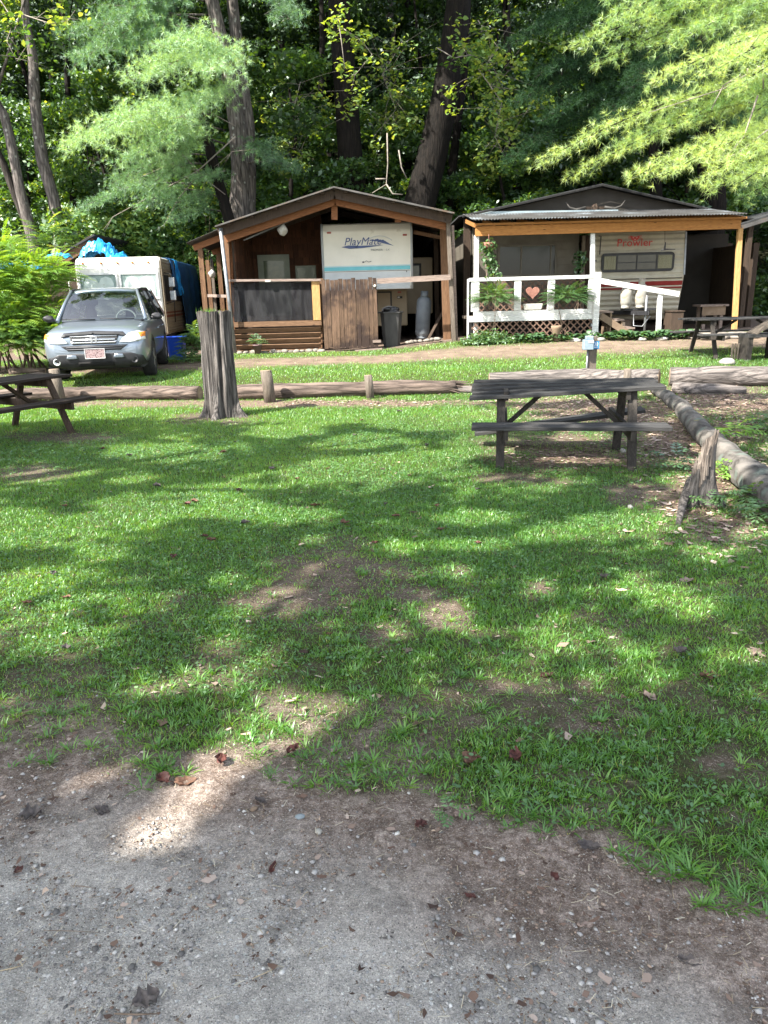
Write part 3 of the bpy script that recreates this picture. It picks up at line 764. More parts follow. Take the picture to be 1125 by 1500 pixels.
for (a, b) in spots:
    dead_leaf(a, b, r3.uniform(.045, .08), r3.uniform(.5, .9), r3.uniform(0, 180), M[r3.choice(['dleaf', 'dleafgrey', 'dleafred'])], 'small curled brown dead leaf lying in the green lawn', 'brown dead leaves scattered over the lawn', .5, rise=.022)

def pebble(px, py, r, mat, label, sc=(1, .8, .6)):
    c = G(px, py); mb = MB(); mb.stone((c.x, c.y, c.z + r * .25), r, sc, px, sub=2)
    tag(part('pebble', mb, mat), label, 'stone')
pebble(467, 1219, .013, M['palestone'], 'rounded white pebble on grey gravel')
pebble(440, 1198, .017, M['gstone'], 'flat grey pebble beside the shadow edge', (1, .7, .4))
pebble(372, 1186, .014, M['tan'], 'tan flat pebble beside a dark leaf', (1, .7, .4))
pebble(995, 1275, .012, M['gstone'], 'pale bluish pebble on the dirt below the grass', (1, .6, .4))
pebble(1056, 1498, .014, M['palestone'], 'white stone chip at the bottom of the dirt', (1.2, .5, .4))
pebble(923, 744, .03, M['palestone'], 'white stone in the ground cover left of the broken stump', (1.2, .7, .5))
pebble(912, 662, .04, M['palestone'], 'pale round stone beneath the shaded picnic table', (1.1, .8, .7))
def twig(pts, r, label, mat='twig'):
    P = [G(*p) for p in pts]; mb = MB(); mb.tube([(p.x, p.y, p.z + r + .004) for p in P], [r * .8] + [r] * (len(P) - 2) + [r * .5], 6, wob=.3, seed=int(pts[0][0]))
    tag(part('twig', mb, M[mat]), label, 'twig')
twig([(65, 1365), (110, 1366), (145, 1368)], .0011, 'thin straight brown twig on grey gravel')
twig([(168, 1488), (200, 1489), (230, 1488)], .0022, 'dark short stick at the bottom of the gravel')
twig([(0, 1425), (18, 1421), (33, 1417)], .0016, 'pale dry stem at the left edge of the gravel', 'straw')
twig([(370, 1436), (390, 1427), (408, 1418)], .0013, 'pale straw stem lying slanted on the gravel', 'straw')
twig([(1008, 1372), (1022, 1382), (1044, 1396)], .0014, 'curved brown twig on the dirt near the right edge')
twig([(964, 1340), (965, 1355), (965, 1372)], .0014, 'upright pale twig on the pale dirt', 'deadstick')
twig([(390, 1255), (394, 1275), (392, 1290)], .0008, 'hair thin stem beside the long red leaf')
twig([(104, 1300), (120, 1300), (138, 1303)], .0013, 'short dark twig on gravel above the straight twig')

def ar5(n):
    x, y = scatter(n, 1.05, 3.2, -1, 1, 1.3); k = rng.random(n) < (1 - lawn(x, y)) * sstep(.45, .6, fbm(x * 4 + 2, y * 4 + 5, 3)); return x[k], y[k]
litter('leaf_litter', 420, ar5, lambda n: rng.uniform(.007, .020, n), M['litter'])
def ar6(n):
    x, y = scatter(n, 2.4, 12, -1, 1, 1.0); return x, y
litter('leaf_litter', 900, ar6, lambda n: rng.uniform(.010, .030, n), M['litter'])
crumbs('gravel', 900, ar, lambda n: rng.uniform(.006, .014, n), M['grit'], squash=.45)
# ============================================================ logs, stumps, posts, tables
def rot2(a): return Matrix.Rotation(a, 3, 'Z')

def log(name, pts, rads, mat, label, seed=1, n=20, ends='cutwood', cat='log', group=None, splinter=0):
    P = []
    for i, p in enumerate(pts): P.append(Vector(p))
    # resample
    Q = []; R = []
    for i in range(len(P) - 1):
        m = max(2, int((P[i + 1] - P[i]).length / .12))
        for j in range(m):
            q = j / m; qq = q
            Q.append(P[i].lerp(P[i + 1], q)); R.append(rads[i] * (1 - q) + rads[i + 1] * q)
    Q.append(P[-1]); R.append(rads[-1])
    Q = [q + Vector((mnoise.noise(Vector((i * .22, seed, 0))) * .03, mnoise.noise(Vector((i * .2, seed, 5))) * .03, mnoise.noise(Vector((i * .3, seed, 9))) * .015)) for i, q in enumerate(Q)]
    root = thing(name, label, cat, Q[len(Q) // 2], 0, group)
    mb = MB(); mb.tube(Q, [r * (1 + .07 * mnoise.noise(Vector((i * .4, seed, 2)))) for i, r in enumerate(R)], n, cap=True, wob=.10, seed=seed)
    if splinter:
        r3 = random.Random(seed); d = (Q[-1] - Q[-3]).normalized()
        for k in range(splinter):
            a = r3.uniform(0, 6.28); rr = R[-1] * r3.uniform(.3, .95); o = Vector((0, math.cos(a) * rr, math.sin(a) * rr))
            s = Q[-1] - d * r3.uniform(.1, .6) + o
            L = r3.uniform(.25, .75)
            e = s + d * L + Vector((0, r3.uniform(-.08, .08), r3.uniform(-.05, .07) - .04))
            mb.tube([s, s.lerp(e, .5) + Vector((0, 0, .015)), e], [.028, .022, .006], 5, smooth=False)
    part('bark', mb, M[mat], root)
    if ends:
        for e, d in ((Q[0], Q[0] - Q[1]), (Q[-1], Q[-1] - Q[-2])):
            if splinter and e is Q[-1]: continue
            d.normalize(); mb = MB(); r = (R[0] if e is Q[0] else R[-1]) * .93
            mb.tube([e - d * .02, e + d * .006], [r, r * .97], 16)
            part('cut_end', mb, M[ends], root)
    return root

def gr(px, py, r, sink=.03):
    p = G(px, py); return (p.x, p.y + r * .7, p.z + r - sink)

log('log', [gr(-60, 588, .13), gr(60, 587, .13), gr(180, 586, .135), gr(292, 586, .13)], [.11, .115, .12, .12], 'log_x', 'pale weathered log on the grass between picnic table and tall stump', 3)
log('log', [gr(345, 586, .14), gr(470, 583, .135), gr(600, 579, .14), gr(668, 577, .13)], [.13, .135, .13, .10], 'log_x', 'long barkless log behind two short posts with splintered right end', 5, splinter=22)
log('log', [gr(640, 565, .08), gr(720, 562, .08)], [.07, .07], 'log_grey', 'thin dark log lying behind the splintered log end', 8)
log('log', [gr(718, 572, .16), gr(850, 569, .17), gr(968, 566, .15)], [.16, .175, .15], 'log_grey', 'thick grey split log behind the shaded picnic table', 11)
log('log', [gr(984, 566, .17), gr(1060, 566, .17), gr(1180, 566, .17)], [.15, .16, .16], 'log_grey', 'thick grey log at the right edge in front of the far picnic table', 14)
log('log', [gr(988, 577, .10), gr(1040, 578, .09), gr(1092, 577, .07)], [.10, .09, .06], 'log_grey', 'split slab of grey wood leaning against the thick right log', 17, ends=None)
log('log', [gr(963, 577, .085), gr(1000, 605, .095), gr(1040, 655, .11), gr(1090, 705, .125), gr(1150, 760, .13), gr(1230, 800, .13)], [.08, .10, .115, .125, .13, .13], 'log_y', 'crooked lichen covered log running towards the camera on the right', 20)
log('log', [gr(12, 549, .08), gr(66, 547, .07)], [.07, .075], 'log_x', 'short grey log lying in the grass left of the car', 23)

def stub(name, px, py0, py1, r, label, lean=0, mat='cutwood'):
    b = G(px, py0); d = W(px, py1, b.y + .0)
    mb = MB(); top = Vector((b.x + lean, b.y + .02, d.z))
    mb.tube([Vector((b.x, b.y, b.z - .08)), Vector((b.x, b.y, b.z)).lerp(top, .5), top], [r * 1.03, r, r], 14, wob=.06, seed=px)
    root = thing(name, label, 'post', (b.x, b.y, b.z)); part('shaft', mb, M['greywood_z'], root)
    mb = MB(); mb.tube([top - Vector((0, 0, .01)), top + Vector((0, 0, .004))], r * .95, 14); part('cut_top', mb, M['cutwood'], root)
stub('post', 396, 589, 543, .095, 'short round wooden post in front of the log right of the tall stump', -.04)
stub('post', 543, 584, 550, .065, 'smaller round post holding the log in front of the board shed', -.03)
stub('post', 90, 592, 541, .085, 'round post standing behind the brown picnic table on the left', -.05)
stub('post', 918, 572, 541, .06, 'stubby post in front of the grey split log behind the picnic table')

def tall_stump():
    b = G(326, 610); t_ = W(313, 456, b.y)
    root = thing('tree_stump', 'tall grey weathered stump with spreading roots on the lawn', 'tree stump', b)
    na, nz = 180, 60; P = []
    H = t_.z - b.z
    for i in range(nz + 1):
        q = i / nz; z = b.z - .06 + (H + .06) * q; cx = b.x + (t_.x - b.x) * q; cy = b.y + .05 * q
        r0 = .172 + .055 * q ** 1.6 + .02 * math.sin(q * 5)
        row = []
        for j in range(na + 1):
            a = 2 * math.pi * j / na
            fl = .05 * math.cos(3 * a + 1 + q * .8) + .03 * math.cos(7 * a + q * 2) - .10 * abs(mnoise.noise(Vector((math.cos(a) * 4.5, math.sin(a) * 4.5, q * 1.1 + 3)))) * 1.6
            gv = -.30 * math.exp(-(((a - 5.15 + .15 * (1 - q)) / .11) ** 2)) * (.35 + .65 * q)      # cleft between the two stems
            gv += -.12 * math.exp(-(((a - 4.35) / .07) ** 2)) * (1 - q)
            lob = max(0, math.cos(4 * a + .6)) ** 2 + .5 * max(0, math.cos(5 * a + 2.2)) ** 2
            fr = math.exp(-q * H / .14) * (.25 + 1.15 * lob)
            nn = .05 * mnoise.noise(Vector((math.cos(a) * 3, math.sin(a) * 3, q * 3))) + .055 * mnoise.noise(Vector((math.cos(a) * 9, math.sin(a) * 9, q * 2.2))) - .045 * abs(mnoise.noise(Vector((math.cos(a) * 19, math.sin(a) * 19, q * 3.0)))) + .02 * mnoise.noise(Vector((math.cos(a) * 40, math.sin(a) * 40, q * 14)))
            r = r0 * (1 + fl + gv + fr + nn)
            zz = z + (.03 * mnoise.noise(Vector((math.cos(a) * 4, math.sin(a) * 4, 7))) if i == nz else 0)
            row.append((cx + r * 1.12 * math.cos(a), cy + r * math.sin(a), zz))
        P.append(row)
    mb = MB(); mb.grid(P); part('trunk', mb, M['stump'], root)
    mb = MB(); c = Vector((t_.x, b.y + .05, t_.z - .02)); top = [Vector(p) for p in P[-1][:-1]]
    mb.add([c] + [p.lerp(c, .02) for p in top], [(0, 1 + j, 1 + (j + 1) % na) for j in range(na)]); part('broken_top', mb, M['darkwood'], root)
    # little plants growing on the top
    n = 90; P0 = np.stack([c.x - .08 + rng.normal(0, .07, n), c.y - .05 + rng.normal(0, .07, n), np.full(n, c.z - .01)], -1)
    V, F, T = blades(P0, rng.uniform(.04, .12, n), np.full(n, .007), rng.uniform(.1, .7, n), 2, rng.uniform(.1, .5, n))
    o = mesh_np('moss', V, F, M['grass'], root, T); o['kind'] = 'stuff'
tall_stump()

def broken_stump():
    b = G(1020, 738)
    root = thing('tree_stump', 'small jagged rotten stump beside the lichen covered log', 'tree stump', b)
    na, nz = 40, 18; P = []
    for i in range(nz + 1):
        q = i / nz; row = []
        for j in range(na + 1):
            a = 2 * math.pi * j / na
            h = .40 if math.cos(a - 1.2) > -.3 else .24
            h = .40 + .16 * math.cos(a - .2) + .03 * math.cos(5 * a) + .03 * mnoise.noise(Vector((math.cos(a) * 4, math.sin(a) * 4, 0)))
            r = .058 + .02 * math.cos(2 * a) + .10 * math.exp(-q * 5) * (1 + .7 * math.cos(3 * a + 1.0)) + .012 * mnoise.noise(Vector((math.cos(a) * 5, math.sin(a) * 5, q * 2)))
            row.append((b.x + r * 1.1 * math.cos(a) + .03 * q, b.y + r * math.sin(a), b.z - .03 + (h + .03) * q))
        P.append(row)
    mb = MB(); mb.grid(P); part('trunk', mb, M['stump'], root)
    mb = MB(); c = Vector((b.x + .03, b.y, b.z + .27)); top = [Vector(p) for p in P[-1][:-1]]
    mb.add([c] + top, [(0, 1 + j, 1 + (j + 1) % na) for j in range(na)]); part('rotten_core', mb, M['rotwood'], root)
    mb = MB(); rr = random.Random(3)
    for k in range(16):
        a = rr.uniform(0, 6.28); h = .38 + .14 * math.cos(a - .2)
        p = Vector((b.x + .03 + .055 * math.cos(a), b.y + .05 * math.sin(a), b.z + h - .12)); mb.tube([p, p + Vector((0, 0, .10)), p + Vector((.01 * math.cos(a), .01 * math.sin(a), rr.uniform(.14, .20)))], [.016, .012, .003], 5, smooth=False)
    part('splinter', mb, M['rotwood'], root)
    mb = MB()
    p = [G(1012, 725), G(1000, 745), G(993, 770)]
    mb.tube([Vector((q.x, q.y, q.z + h)) for q, h in zip(p, (.12, .06, .012))], [.05, .038, .018], 10, wob=.25, seed=4); part('root', mb, M['stump'], root)
broken_stump()

def picnic(label, loc, rz, tm, lm, L=1.85, W_=.74, H=.76, seat=.46, so=.64, legx=.55, tw=None, group='picnic tables', foot=.60, planks=5, fb=None):
    root = thing('picnic_table', label, 'picnic table', loc, rz, group)
    r = random.Random(int(loc[0] * 100)); tw = tw or (lambda x, y: 0)
    pw = W_ / planks
    mb = MB()
    for k in range(planks):
        y = -W_ / 2 + pw * (k + .5); a = -L / 2 - r.uniform(-.02, .03); b = L / 2 + r.uniform(-.02, .03)
        n = 8; vs = []
        for i in range(n + 1):
            x = a + (b - a) * i / n; z = H + tw(x, y) + .004 * math.sin(x * 3 + k)
            for (dy, dz) in ((-pw / 2 + .006, 0), (pw / 2 - .006, 0), (pw / 2 - .006, -.034), (-pw / 2 + .006, -.034)): vs.append((x, y + dy, z + dz))
        fs = [(4 * i + j, 4 * i + (j + 1) % 4, 4 * i + 4 + (j + 1) % 4, 4 * i + 4 + j) for i in range(n) for j in range(4)] + [(3, 2, 1, 0), (4 * n, 4 * n + 1, 4 * n + 2, 4 * n + 3)]
        mb.add(vs, fs)
    part('tabletop', mb, M[tm], root, True, .004)
    for s in (-1, 1):
        mb = MB(); y = s * so
        for dy in (-.066, .066):
            if fb and s > 0: mb.beam((-L / 2, y + dy, fb[0]), (L / 2, y + dy, fb[1]), .124, .036)
            else: mb.box((r.uniform(-.01, .01), y + dy, seat), (L, .124, .036))
        part('bench', mb, M[tm], root, True, .004)
    for x in (-legx, legx):
        for s in (-1, 1):
            mb = MB(); mb.beam((x, s * .26, H - .03 + tw(x, s * .26)), (x, s * foot, -.03), .042, .080, up=(1, 0, 0)); part('leg', mb, M[lm], root, True, .003)
        mb = MB(); o = .046 if x < 0 else -.046
        mb.box((x + o, 0, seat - .067), (.042, 2 * so + .22, .092)); part('cross_beam', mb, M[lm], root, True, .003)
        mb = MB(); mb.box((x + o, 0, H - .085), (.042, W_ - .06, .085)); part('top_cleat', mb, M[lm], root, True, .003)
        mb = MB(); mb.beam((x * .25, 0, H - .05), (x * .93, 0, seat - .10), .04, .065, up=(0, 1, 0)); part('brace', mb, M[lm], root, True, .003)
    return root
c1 = (G(745, 686) + G(943, 690)) / 2
picnic('dark weathered picnic table standing in shade in front of the split log', (c1.x - .02, c1.y + .48, c1.z + .0), rad(-9), 'table', 'table_z', L=1.74, legx=.60, H=.755, seat=.43, foot=.50, so=.61, fb=(.15, .40),
       tw=lambda x, y: -.095 * min(1, max(0, (.87 - x) / 1.74)) * min(1, max(0, (.37 - y) / .74)))
c2 = G(20, 645)
picnic('brown black picnic table cut off by the left edge', (-4.86, 9.32, .0), rad(60), 'ltable', 'ltable_z', L=1.85, legx=.62, H=.71, seat=.42, tw=lambda x, y: 0)
picnic('dark picnic table by the dirt road in front of the trailer', (W(1090, 500, 15.6).x, 15.6, hgt(7.3, 15.6)), rad(2), 'table', 'table_z', L=2.5, legx=.85)
# grill-like dark bench end at the right edge
b = W(1108, 500, 14.6); root = thing('wooden_bench', 'dark low bench with slatted side at the right edge beyond the log', 'bench', (b.x, b.y, hgt(b.x, b.y)))
z = hgt(b.x, b.y); mb = MB(); mb.b2((b.x - .25, b.y - .2, z + .44), (b.x + .9, b.y + .25, z + .50)); part('seat', mb, M['table'], root)
for x in (-.2, .35, .8):
    mb = MB(); mb.b2((b.x + x - .05, b.y - .18, z - .02), (b.x + x + .05, b.y + .22, z + .44)); part('leg', mb, M['table_z'], root)
mb = MB(); mb.beam((b.x - .12, b.y, z + .50), (b.x + .28, b.y, z + .74), .40, .03); part('sloping_board', mb, M['greywood_z'], root)
mb = MB()
for k in range(5): mb.b2((b.x - .19 - k * .055, b.y + .10, z + .02), (b.x - .16 - k * .055, b.y + .13, z + .32))
part('slat_panel', mb, M['greywood_z'], root)

# ------------------------------------------------------------ numbered utility post
def sign_post():
    Yp = 12.95; b = W(867, 560, Yp); z0 = hgt(b.x, Yp); X0, X1 = W(861, 520, Yp).x, W(876, 520, Yp).x; zt = W(868, 493, Yp).z
    root = thing('utility_post', 'weathered utility post with grey meter box and blue number plate behind the picnic table', 'utility post', (b.x, Yp, z0))
    mb = MB(); mb.b2((X0, Yp, z0 - .1), (X1 - .02, Yp + .1, zt)); part('post', mb, M['greywood_z'], root, bevel=.004)
    zb0, zb1 = W(860, 512, Yp).z, W(860, 497, Yp).z; xb0, xb1 = W(852.5, 505, Yp).x, W(867, 505, Yp).x
    mb = MB(); mb.b2((xb0, Yp - .13, zb0), (xb1, Yp - .004, zb1)); bx = part('meter_box', mb, M['boxgrey'], root, bevel=.01)
    mb = MB(); mb.b2((xb0 + .04, Yp - .10, zb1 + .001), (xb1 + .0, Yp - .01, zb1 + .06)); part('lid', mb, M['boxgrey'], bx, bevel=.01)
    mb = MB(); mb.b2((xb0 + .07, Yp - .136, zb1 - .055), (xb1 - .005, Yp - .131, zb1 - .015)); part('socket_cover', mb, M['rvgrey'], bx)
    xs0, xs1 = W(867.5, 505, Yp).x, W(877, 505, Yp).x; zs0, zs1 = W(870, 511, Yp).z, W(870, 500, Yp).z
    mb = MB(); mb.b2((xs0 + .004, Yp - .035, zs0), (xs1, Yp - .022, zs1)); sg = part('number_plate', mb, M['signblue'], root)
    mb = MB(); mb.b2((xs0 + .03, Yp - .021, zs0 + .02), (xs1 - .03, Yp - .001, zs1 - .02)); part('plate_spacer', mb, M['greywood_z'], sg)
    text_part('lettering', '30', .085, face_m(((xs0 + xs1) / 2, Yp - .036, zs0 + (zs1 - zs0) * .62)), M['white'], sg, .001, sx=.85)
    mb = MB(); mb.b2((xs0 + .02, Yp - .037, zs0 + .025), (xs1 - .02, Yp - .0355, zs0 + .035)); part('underline', mb, M['white'], sg)
    mb = MB(); x = W(862, 520, Yp).x; mb.tube([(x - .02, Yp - .02, zb0), (x - .03, Yp - .02, z0)], .014, 8); part('conduit', mb, M['galv'], root)
sign_post()

# ============================================================ the car
def bake(o):
    me = bpy.data.meshes.new_from_object(o.evaluated_get(bpy.context.evaluated_depsgraph_get()))
    o.modifiers.clear(); o.data = me

def build_car():
    yaw = rad(10.7)
    fx, fy = -5.04, 13.4
    root = thing('parked_car', 'silver blue compact suv parked on the grass facing the lawn', 'car', (fx, fy, hgt(-5.3, 14.6) + .0), yaw)
    t = NT('car_paint'); paint = t.bsdf((.21, .245, .29), .30, .6, None, .5, .6)
    t.p.inputs['Coat Roughness'].default_value = .06
    st = [  # y, w, zb, zt
        (0.00, .60, .40, .60), (.03, .74, .30, .74), (.09, .83, .25, .865), (.17, .87, .235, .93), (.30, .90, .23, .975), (.6, .912, .23, 1.01), (1.1, .912, .23, 1.06),
        (1.6, .912, .22, 1.09), (2.4, .912, .22, 1.10), (3.3, .912, .22, 1.11), (4.0, .90, .24, 1.11), (4.35, .87, .28, 1.08), (4.50, .80, .36, 1.0), (4.55, .65, .48, .85)]
    mb = MB(); rows = []
    for y, w, zb, zt in st:
        h = zt - zb
        half = [(0, zb), (.55 * w, zb), (.88 * w, zb + .05 * h), (.975 * w, zb + .2 * h), (w, zb + .45 * h), (.995 * w, zb + .66 * h), (.965 * w, zb + .82 * h), (.86 * w, zb + .955 * h), (.5 * w, zt - .004), (0, zt)]
        row = [(x, y, z) for x, z in half] + [(-x, y, z) for x, z in half[-2:0:-1]]
        rows.append(row)
    m = len(rows[0]); vs = [p for r in rows for p in r]; fs = []
    for i in range(len(rows) - 1):
        for j in range(m): fs.append((i * m + j, i * m + (j + 1) % m, (i + 1) * m + (j + 1) % m, (i + 1) * m + j))
    fs.append(tuple(range(m))[::-1]); fs.append(tuple(range((len(rows) - 1) * m, len(rows) * m)))
    mb.add(vs, fs, 0, True)
    body = part('body', mb, [paint, M['black']], root, True, 0, subsurf=3)
    bpy.context.view_layer.update(); bake(body)
    # wheel arches cut out of the body
    cut = MB()
    for y in (.95, 3.58):
        for s in (-1, 1):
            cut.lathe([(.385, -.2), (.385, .2)], (s * .83, y, .335), 40, Matrix.Rotation(rad(90), 3, 'Y'))
    co = part('cutter', cut, M['black'], root, True)
    b = body.modifiers.new('b', 'BOOLEAN'); b.operation = 'DIFFERENCE'; b.object = co; b.solver = 'EXACT'
    bpy.context.view_layer.update(); bake(body); bpy.data.objects.remove(co)
    me = body.data
    if len(me.materials) == 0:
        me.materials.append(paint); me.materials.append(M['black'])
    for p in me.polygons:
        c = p.center; p.use_smooth = True
        arch = any(math.hypot(c.y - y, c.z - .335) < .44 for y in (.95, 3.58)) and abs(c.x) > .7 and abs(p.normal.x) > .5
        inner = any(math.hypot(c.y - y, c.z - .335) < .392 for y in (.95, 3.58))
        low = c.z < .33 or (c.y < .35 and c.z < .50 - .12 * max(0, abs(c.x) - .5) * 3 and abs(c.x) < .82) or (c.y > 4.2 and c.z < .6)
        p.material_index = 1 if (arch or inner or low) else 0
    bm = bmesh.new(); bm.from_mesh(me); bvh = BVHTree.FromBMesh(bm); bm.free()
    def patch(name, outline, mat, off=.008, parent=root, step=.03, thick=.0, label=None, mirror=False, both=False):
        outs = [outline] + ([[(-x, z) for x, z in outline][::-1]] if both else [])
        obs = []
        for ol in outs:
            pts = [Vector(p) for p in ol]
            edges = [(i, (i + 1) % len(pts)) for i in range(len(pts))]
            x0 = min(p.x for p in pts); x1 = max(p.x for p in pts); z0 = min(p.y for p in pts); z1 = max(p.y for p in pts)
            a = x0 + step / 2
            while a < x1:
                c = z0 + step / 2
                while c < z1: pts.append(Vector((a, c))); c += step
                a += step
            vv, ee, ff, *_ = delaunay_2d_cdt(pts, edges, [], 1, 1e-5)
            vs = []
            for v in vv:
                loc, nor, i, d = bvh.ray_cast(Vector((v.x, -1, v.y)), Vector((0, 1, 0)))
                if loc is None: loc = Vector((v.x, .2, v.y)); nor = Vector((0, -1, 0))
                vs.append(loc + Vector((nor.x * .3, -1, nor.z * .3)).normalized() * off)
            mb = MB(); mb.add(vs, [tuple(f) for f in ff], 0, True)
            o = part(name, mb, mat, parent, True)
            s = o.modifiers.new('s', 'SOLIDIFY'); s.thickness = .012; s.offset = 0
            obs.append(o)
        return obs
    # headlights
    t = NT('headlight_lens'); hl = t.bsdf(t.ramp(t.noise(t.coords(), 9, 3), [(.35, (.42, .44, .44)), (.65, (.72, .74, .72))]), .12, .1, None, .6, 1)
    for o in patch('headlight', [(.43, .70), (.50, .77), (.60, .845), (.74, .875), (.86, .875), (.865, .73), (.76, .705), (.58, .69)], hl, .012, both=True):
        s = 1 if o.data.vertices[0].co.x > 0 else -1
        for q in patch('turn_signal', [(s * .74, .845), (s * .85, .855), (s * .855, .78), (s * .79, .77)][::s], M['amber'], .022, o): pass
    patch('bug_deflector', [(-.56, .80), (-.5, .868), (0, .895), (.5, .868), (.56, .80), (.42, .82), (0, .845), (-.42, .82)], M['black'], .02)
    gl = patch('grille', [(-.42, .82), (-.36, .675), (.36, .675), (.42, .82)], M['black'], .006)[0]
    chrome = mk('grille_chrome', (.55, .56, .58), (.62, .63, .65), 5, rough=.25, bump=0, metal=.9)
    patch('chrome_bar', [(-.40, .735), (-.36, .69), (.36, .69), (.40, .735), (.33, .715), (-.33, .715)], chrome, .02, gl)
    patch('chrome_bar', [(-.36, .765), (-.355, .735), (.355, .735), (.36, .765)], chrome, .02, gl)
    patch('chrome_bar', [(-.40, .815), (-.395, .80), (.395, .80), (.40, .815)], chrome, .018, gl)
    patch('lower_grille', [(-.57, .655), (-.44, .565), (.44, .565), (.57, .655)], M['black'], .008)
    for z in (.59, .625): patch('grille_slat', [(-.47, z), (-.47, z + .008), (.47, z + .008), (.47, z)], chrome if 0 else mk('slat_grey', (.12, .12, .13), (.15, .15, .16), 5, rough=.4, bump=0), .02)
    patch('bumper_cladding', [(-.86, .30), (-.80, .45), (-.60, .515), (.60, .515), (.80, .45), (.86, .30), (.78, .23), (-.78, .23)], M['black'], .010, step=.04)
    for s in (-1, 1):
        patch('bumper_trim', [(s * .30, .44), (s * .33, .50), (s * .46, .50), (s * .49, .44), (s * .44, .43), (s * .35, .43)][::s], paint, .03)
        mb = MB(); loc = bvh.ray_cast(Vector((s * .66, -1, .385)), Vector((0, 1, 0)))[0]
        mb.lathe([(.062, -.02), (.062, .02), (.045, .025), (.045, .01)], loc + Vector((0, -.0, 0)), 20, Matrix.Rotation(rad(90), 3, 'X')); part('fog_light', mb, hl if s < 0 else M['black'], root, True)
    patch('air_dam', [(-.30, .30), (-.30, .37), (.30, .37), (.30, .30)], M['blackm'], .02)
    # licence plate, worn and unreadable
    t = NT('plate_face'); mo = t.noise(t.coords((1, 1, 1)), 34, 4, .7); pm = t.bsdf(t.ramp(mo, [(.40, (.10, .05, .05)), (.50, (.42, .32, .32)), (.60, (.20, .11, .11))]), .5)
    mb = MB(); mb.b2((-.165, -.052, .435), (.165, -.044, .60)); pl = part('licence_plate', mb, pm, root, True)
    mb = MB()
    for a, b in (((-.17, .43), (.17, .437)), ((-.17, .598), (.17, .605)), ((-.17, .437), (-.163, .598)), ((.163, .437), (.17, .598))): mb.b2((a[0], -.058, a[1]), (b[0], -.0525, b[1]))
    part('plate_frame', mb, M['white'], pl, True)
    mb = MB(); mb.b2((-.12, -.043, .46), (.12, .05, .58)); part('plate_bracket', mb, M['black'], pl, True)
    # emblem
    loc = bvh.ray_cast(Vector((0, -1, .75)), Vector((0, 1, 0)))[0]; y = loc.y - .035
    mb = MB()
    for s in (-1, 1):
        mb.beam((s * .052, y, .80), (s * .040, y, .70), .012, .012, up=(0, 1, 0)); mb.beam((s * .033, y, .79), (s * .026, y, .71), .012, .016, up=(0, 1, 0))
    mb.b2((-.056, y - .006, .796), (.056, y + .006, .806)); mb.b2((-.045, y - .006, .694), (.045, y + .006, .704)); mb.b2((-.028, y - .0065, .744), (.028, y + .0065, .758))
    part('emblem', mb, chrome, root, True)
    # greenhouse
    WB = [(-.80, 1.16), (.80, 1.16)]
    def lerp(a, b, q): return tuple(a[i] + (b[i] - a[i]) * q for i in range(3))
    base = lambda u: (u * .79, 1.02 + .16 * u * u, 1.055 - .012 * u * u)
    topp = lambda u: (u * .60, 1.74 + .10 * u * u, 1.60 - .02 * u * u)
    P = []
    for i in range(9):
        q = i / 8; P.append([Vector(lerp(base(u), topp(u), q)) + Vector((0, -.02 * math.sin(q * math.pi), .035 * math.sin(q * math.pi))) for u in np.linspace(-1, 1, 15)])
    mb = MB(); mb.grid(P); ws = part('windscreen', mb, glassmat('windscreen_glass', (.62, .70, .68), 2.3, .03, .8), root, True)
    # roof
    P = []
    for y, z, w in [(1.76, 1.60, .605), (1.95, 1.635, .63), (2.4, 1.665, .64), (3.0, 1.675, .64), (3.7, 1.655, .62), (4.05, 1.60, .59), (4.15, 1.57, .58)]:
        P.append([(u * w, y + (.09 * u * u if y < 1.9 else 0), z - .045 * abs(u) ** 3) for u in np.linspace(-1, 1, 13)])
    mb = MB(); mb.grid(P); rf = part('roof', mb, paint, root, True); s = rf.modifiers.new('s', 'SOLIDIFY'); s.thickness = .04; s.offset = -1
    dk = mk('tinted_glass', (.015, .018, .02), (.02, .024, .026), 3, rough=.05, bump=0, spec=.8)
    for s in (-1, 1):
        lo = lambda y: (s * .855, y, 1.07); hi = lambda y: (s * .635, y, 1.60)
        mb = MB(); mb.tube([(s * .80, 1.14, 1.05), (s * .71, 1.48, 1.34), (s * .615, 1.84, 1.595)], [.035, .032, .03], 8); part('windscreen_pillar', mb, paint, root, True)
        mb = MB(); mb.tube([(s * .62, 1.84, 1.60), (s * .645, 2.4, 1.63), (s * .645, 3.2, 1.64), (s * .60, 4.12, 1.575)], .028, 8); part('roof_rail', mb, M['black'], root, True)
        for a0, b0, a1, b1 in ((1.30, 2.28, 1.95, 2.30), (2.36, 3.28, 2.38, 3.22), (3.36, 4.25, 3.30, 3.98)):
            mb = MB(); mb.add([lo(a0), lo(b0), hi(b1), hi(a1)], [(0, 1, 2, 3)]); w = part('side_window', mb, dk, root, True); q = w.modifiers.new('s', 'SOLIDIFY'); q.thickness = .015
        for a, b in ((2.32, 2.34), (3.32, 3.27), (4.36, 4.08)):
            mb = MB(); mb.beam(lo(a), hi(b), .09 if a < 4 else .18, .035, up=(1, 0, 0)); part('door_pillar', mb, M['black'] if a < 4 else paint, root, True)
        mb = MB(); mb.b2((s * .86, .0, 0), (s * .86, .001, 0)) if 0 else None
        for y0 in (1.28, 2.34):
            pass
        mb = MB(); mb.tube([(s * .915, 1.95, .86), (s * .94, 2.0, .865), (s * .94, 2.14, .865), (s * .915, 2.18, .86)], .014, 6); part('door_handle', mb, paint, root, True)
        mb = MB(); mb.tube([(s * .915, 3.0, .88), (s * .94, 3.05, .885), (s * .94, 3.19, .885), (s * .915, 3.22, .88)], .014, 6); part('door_handle', mb, paint, root, True)
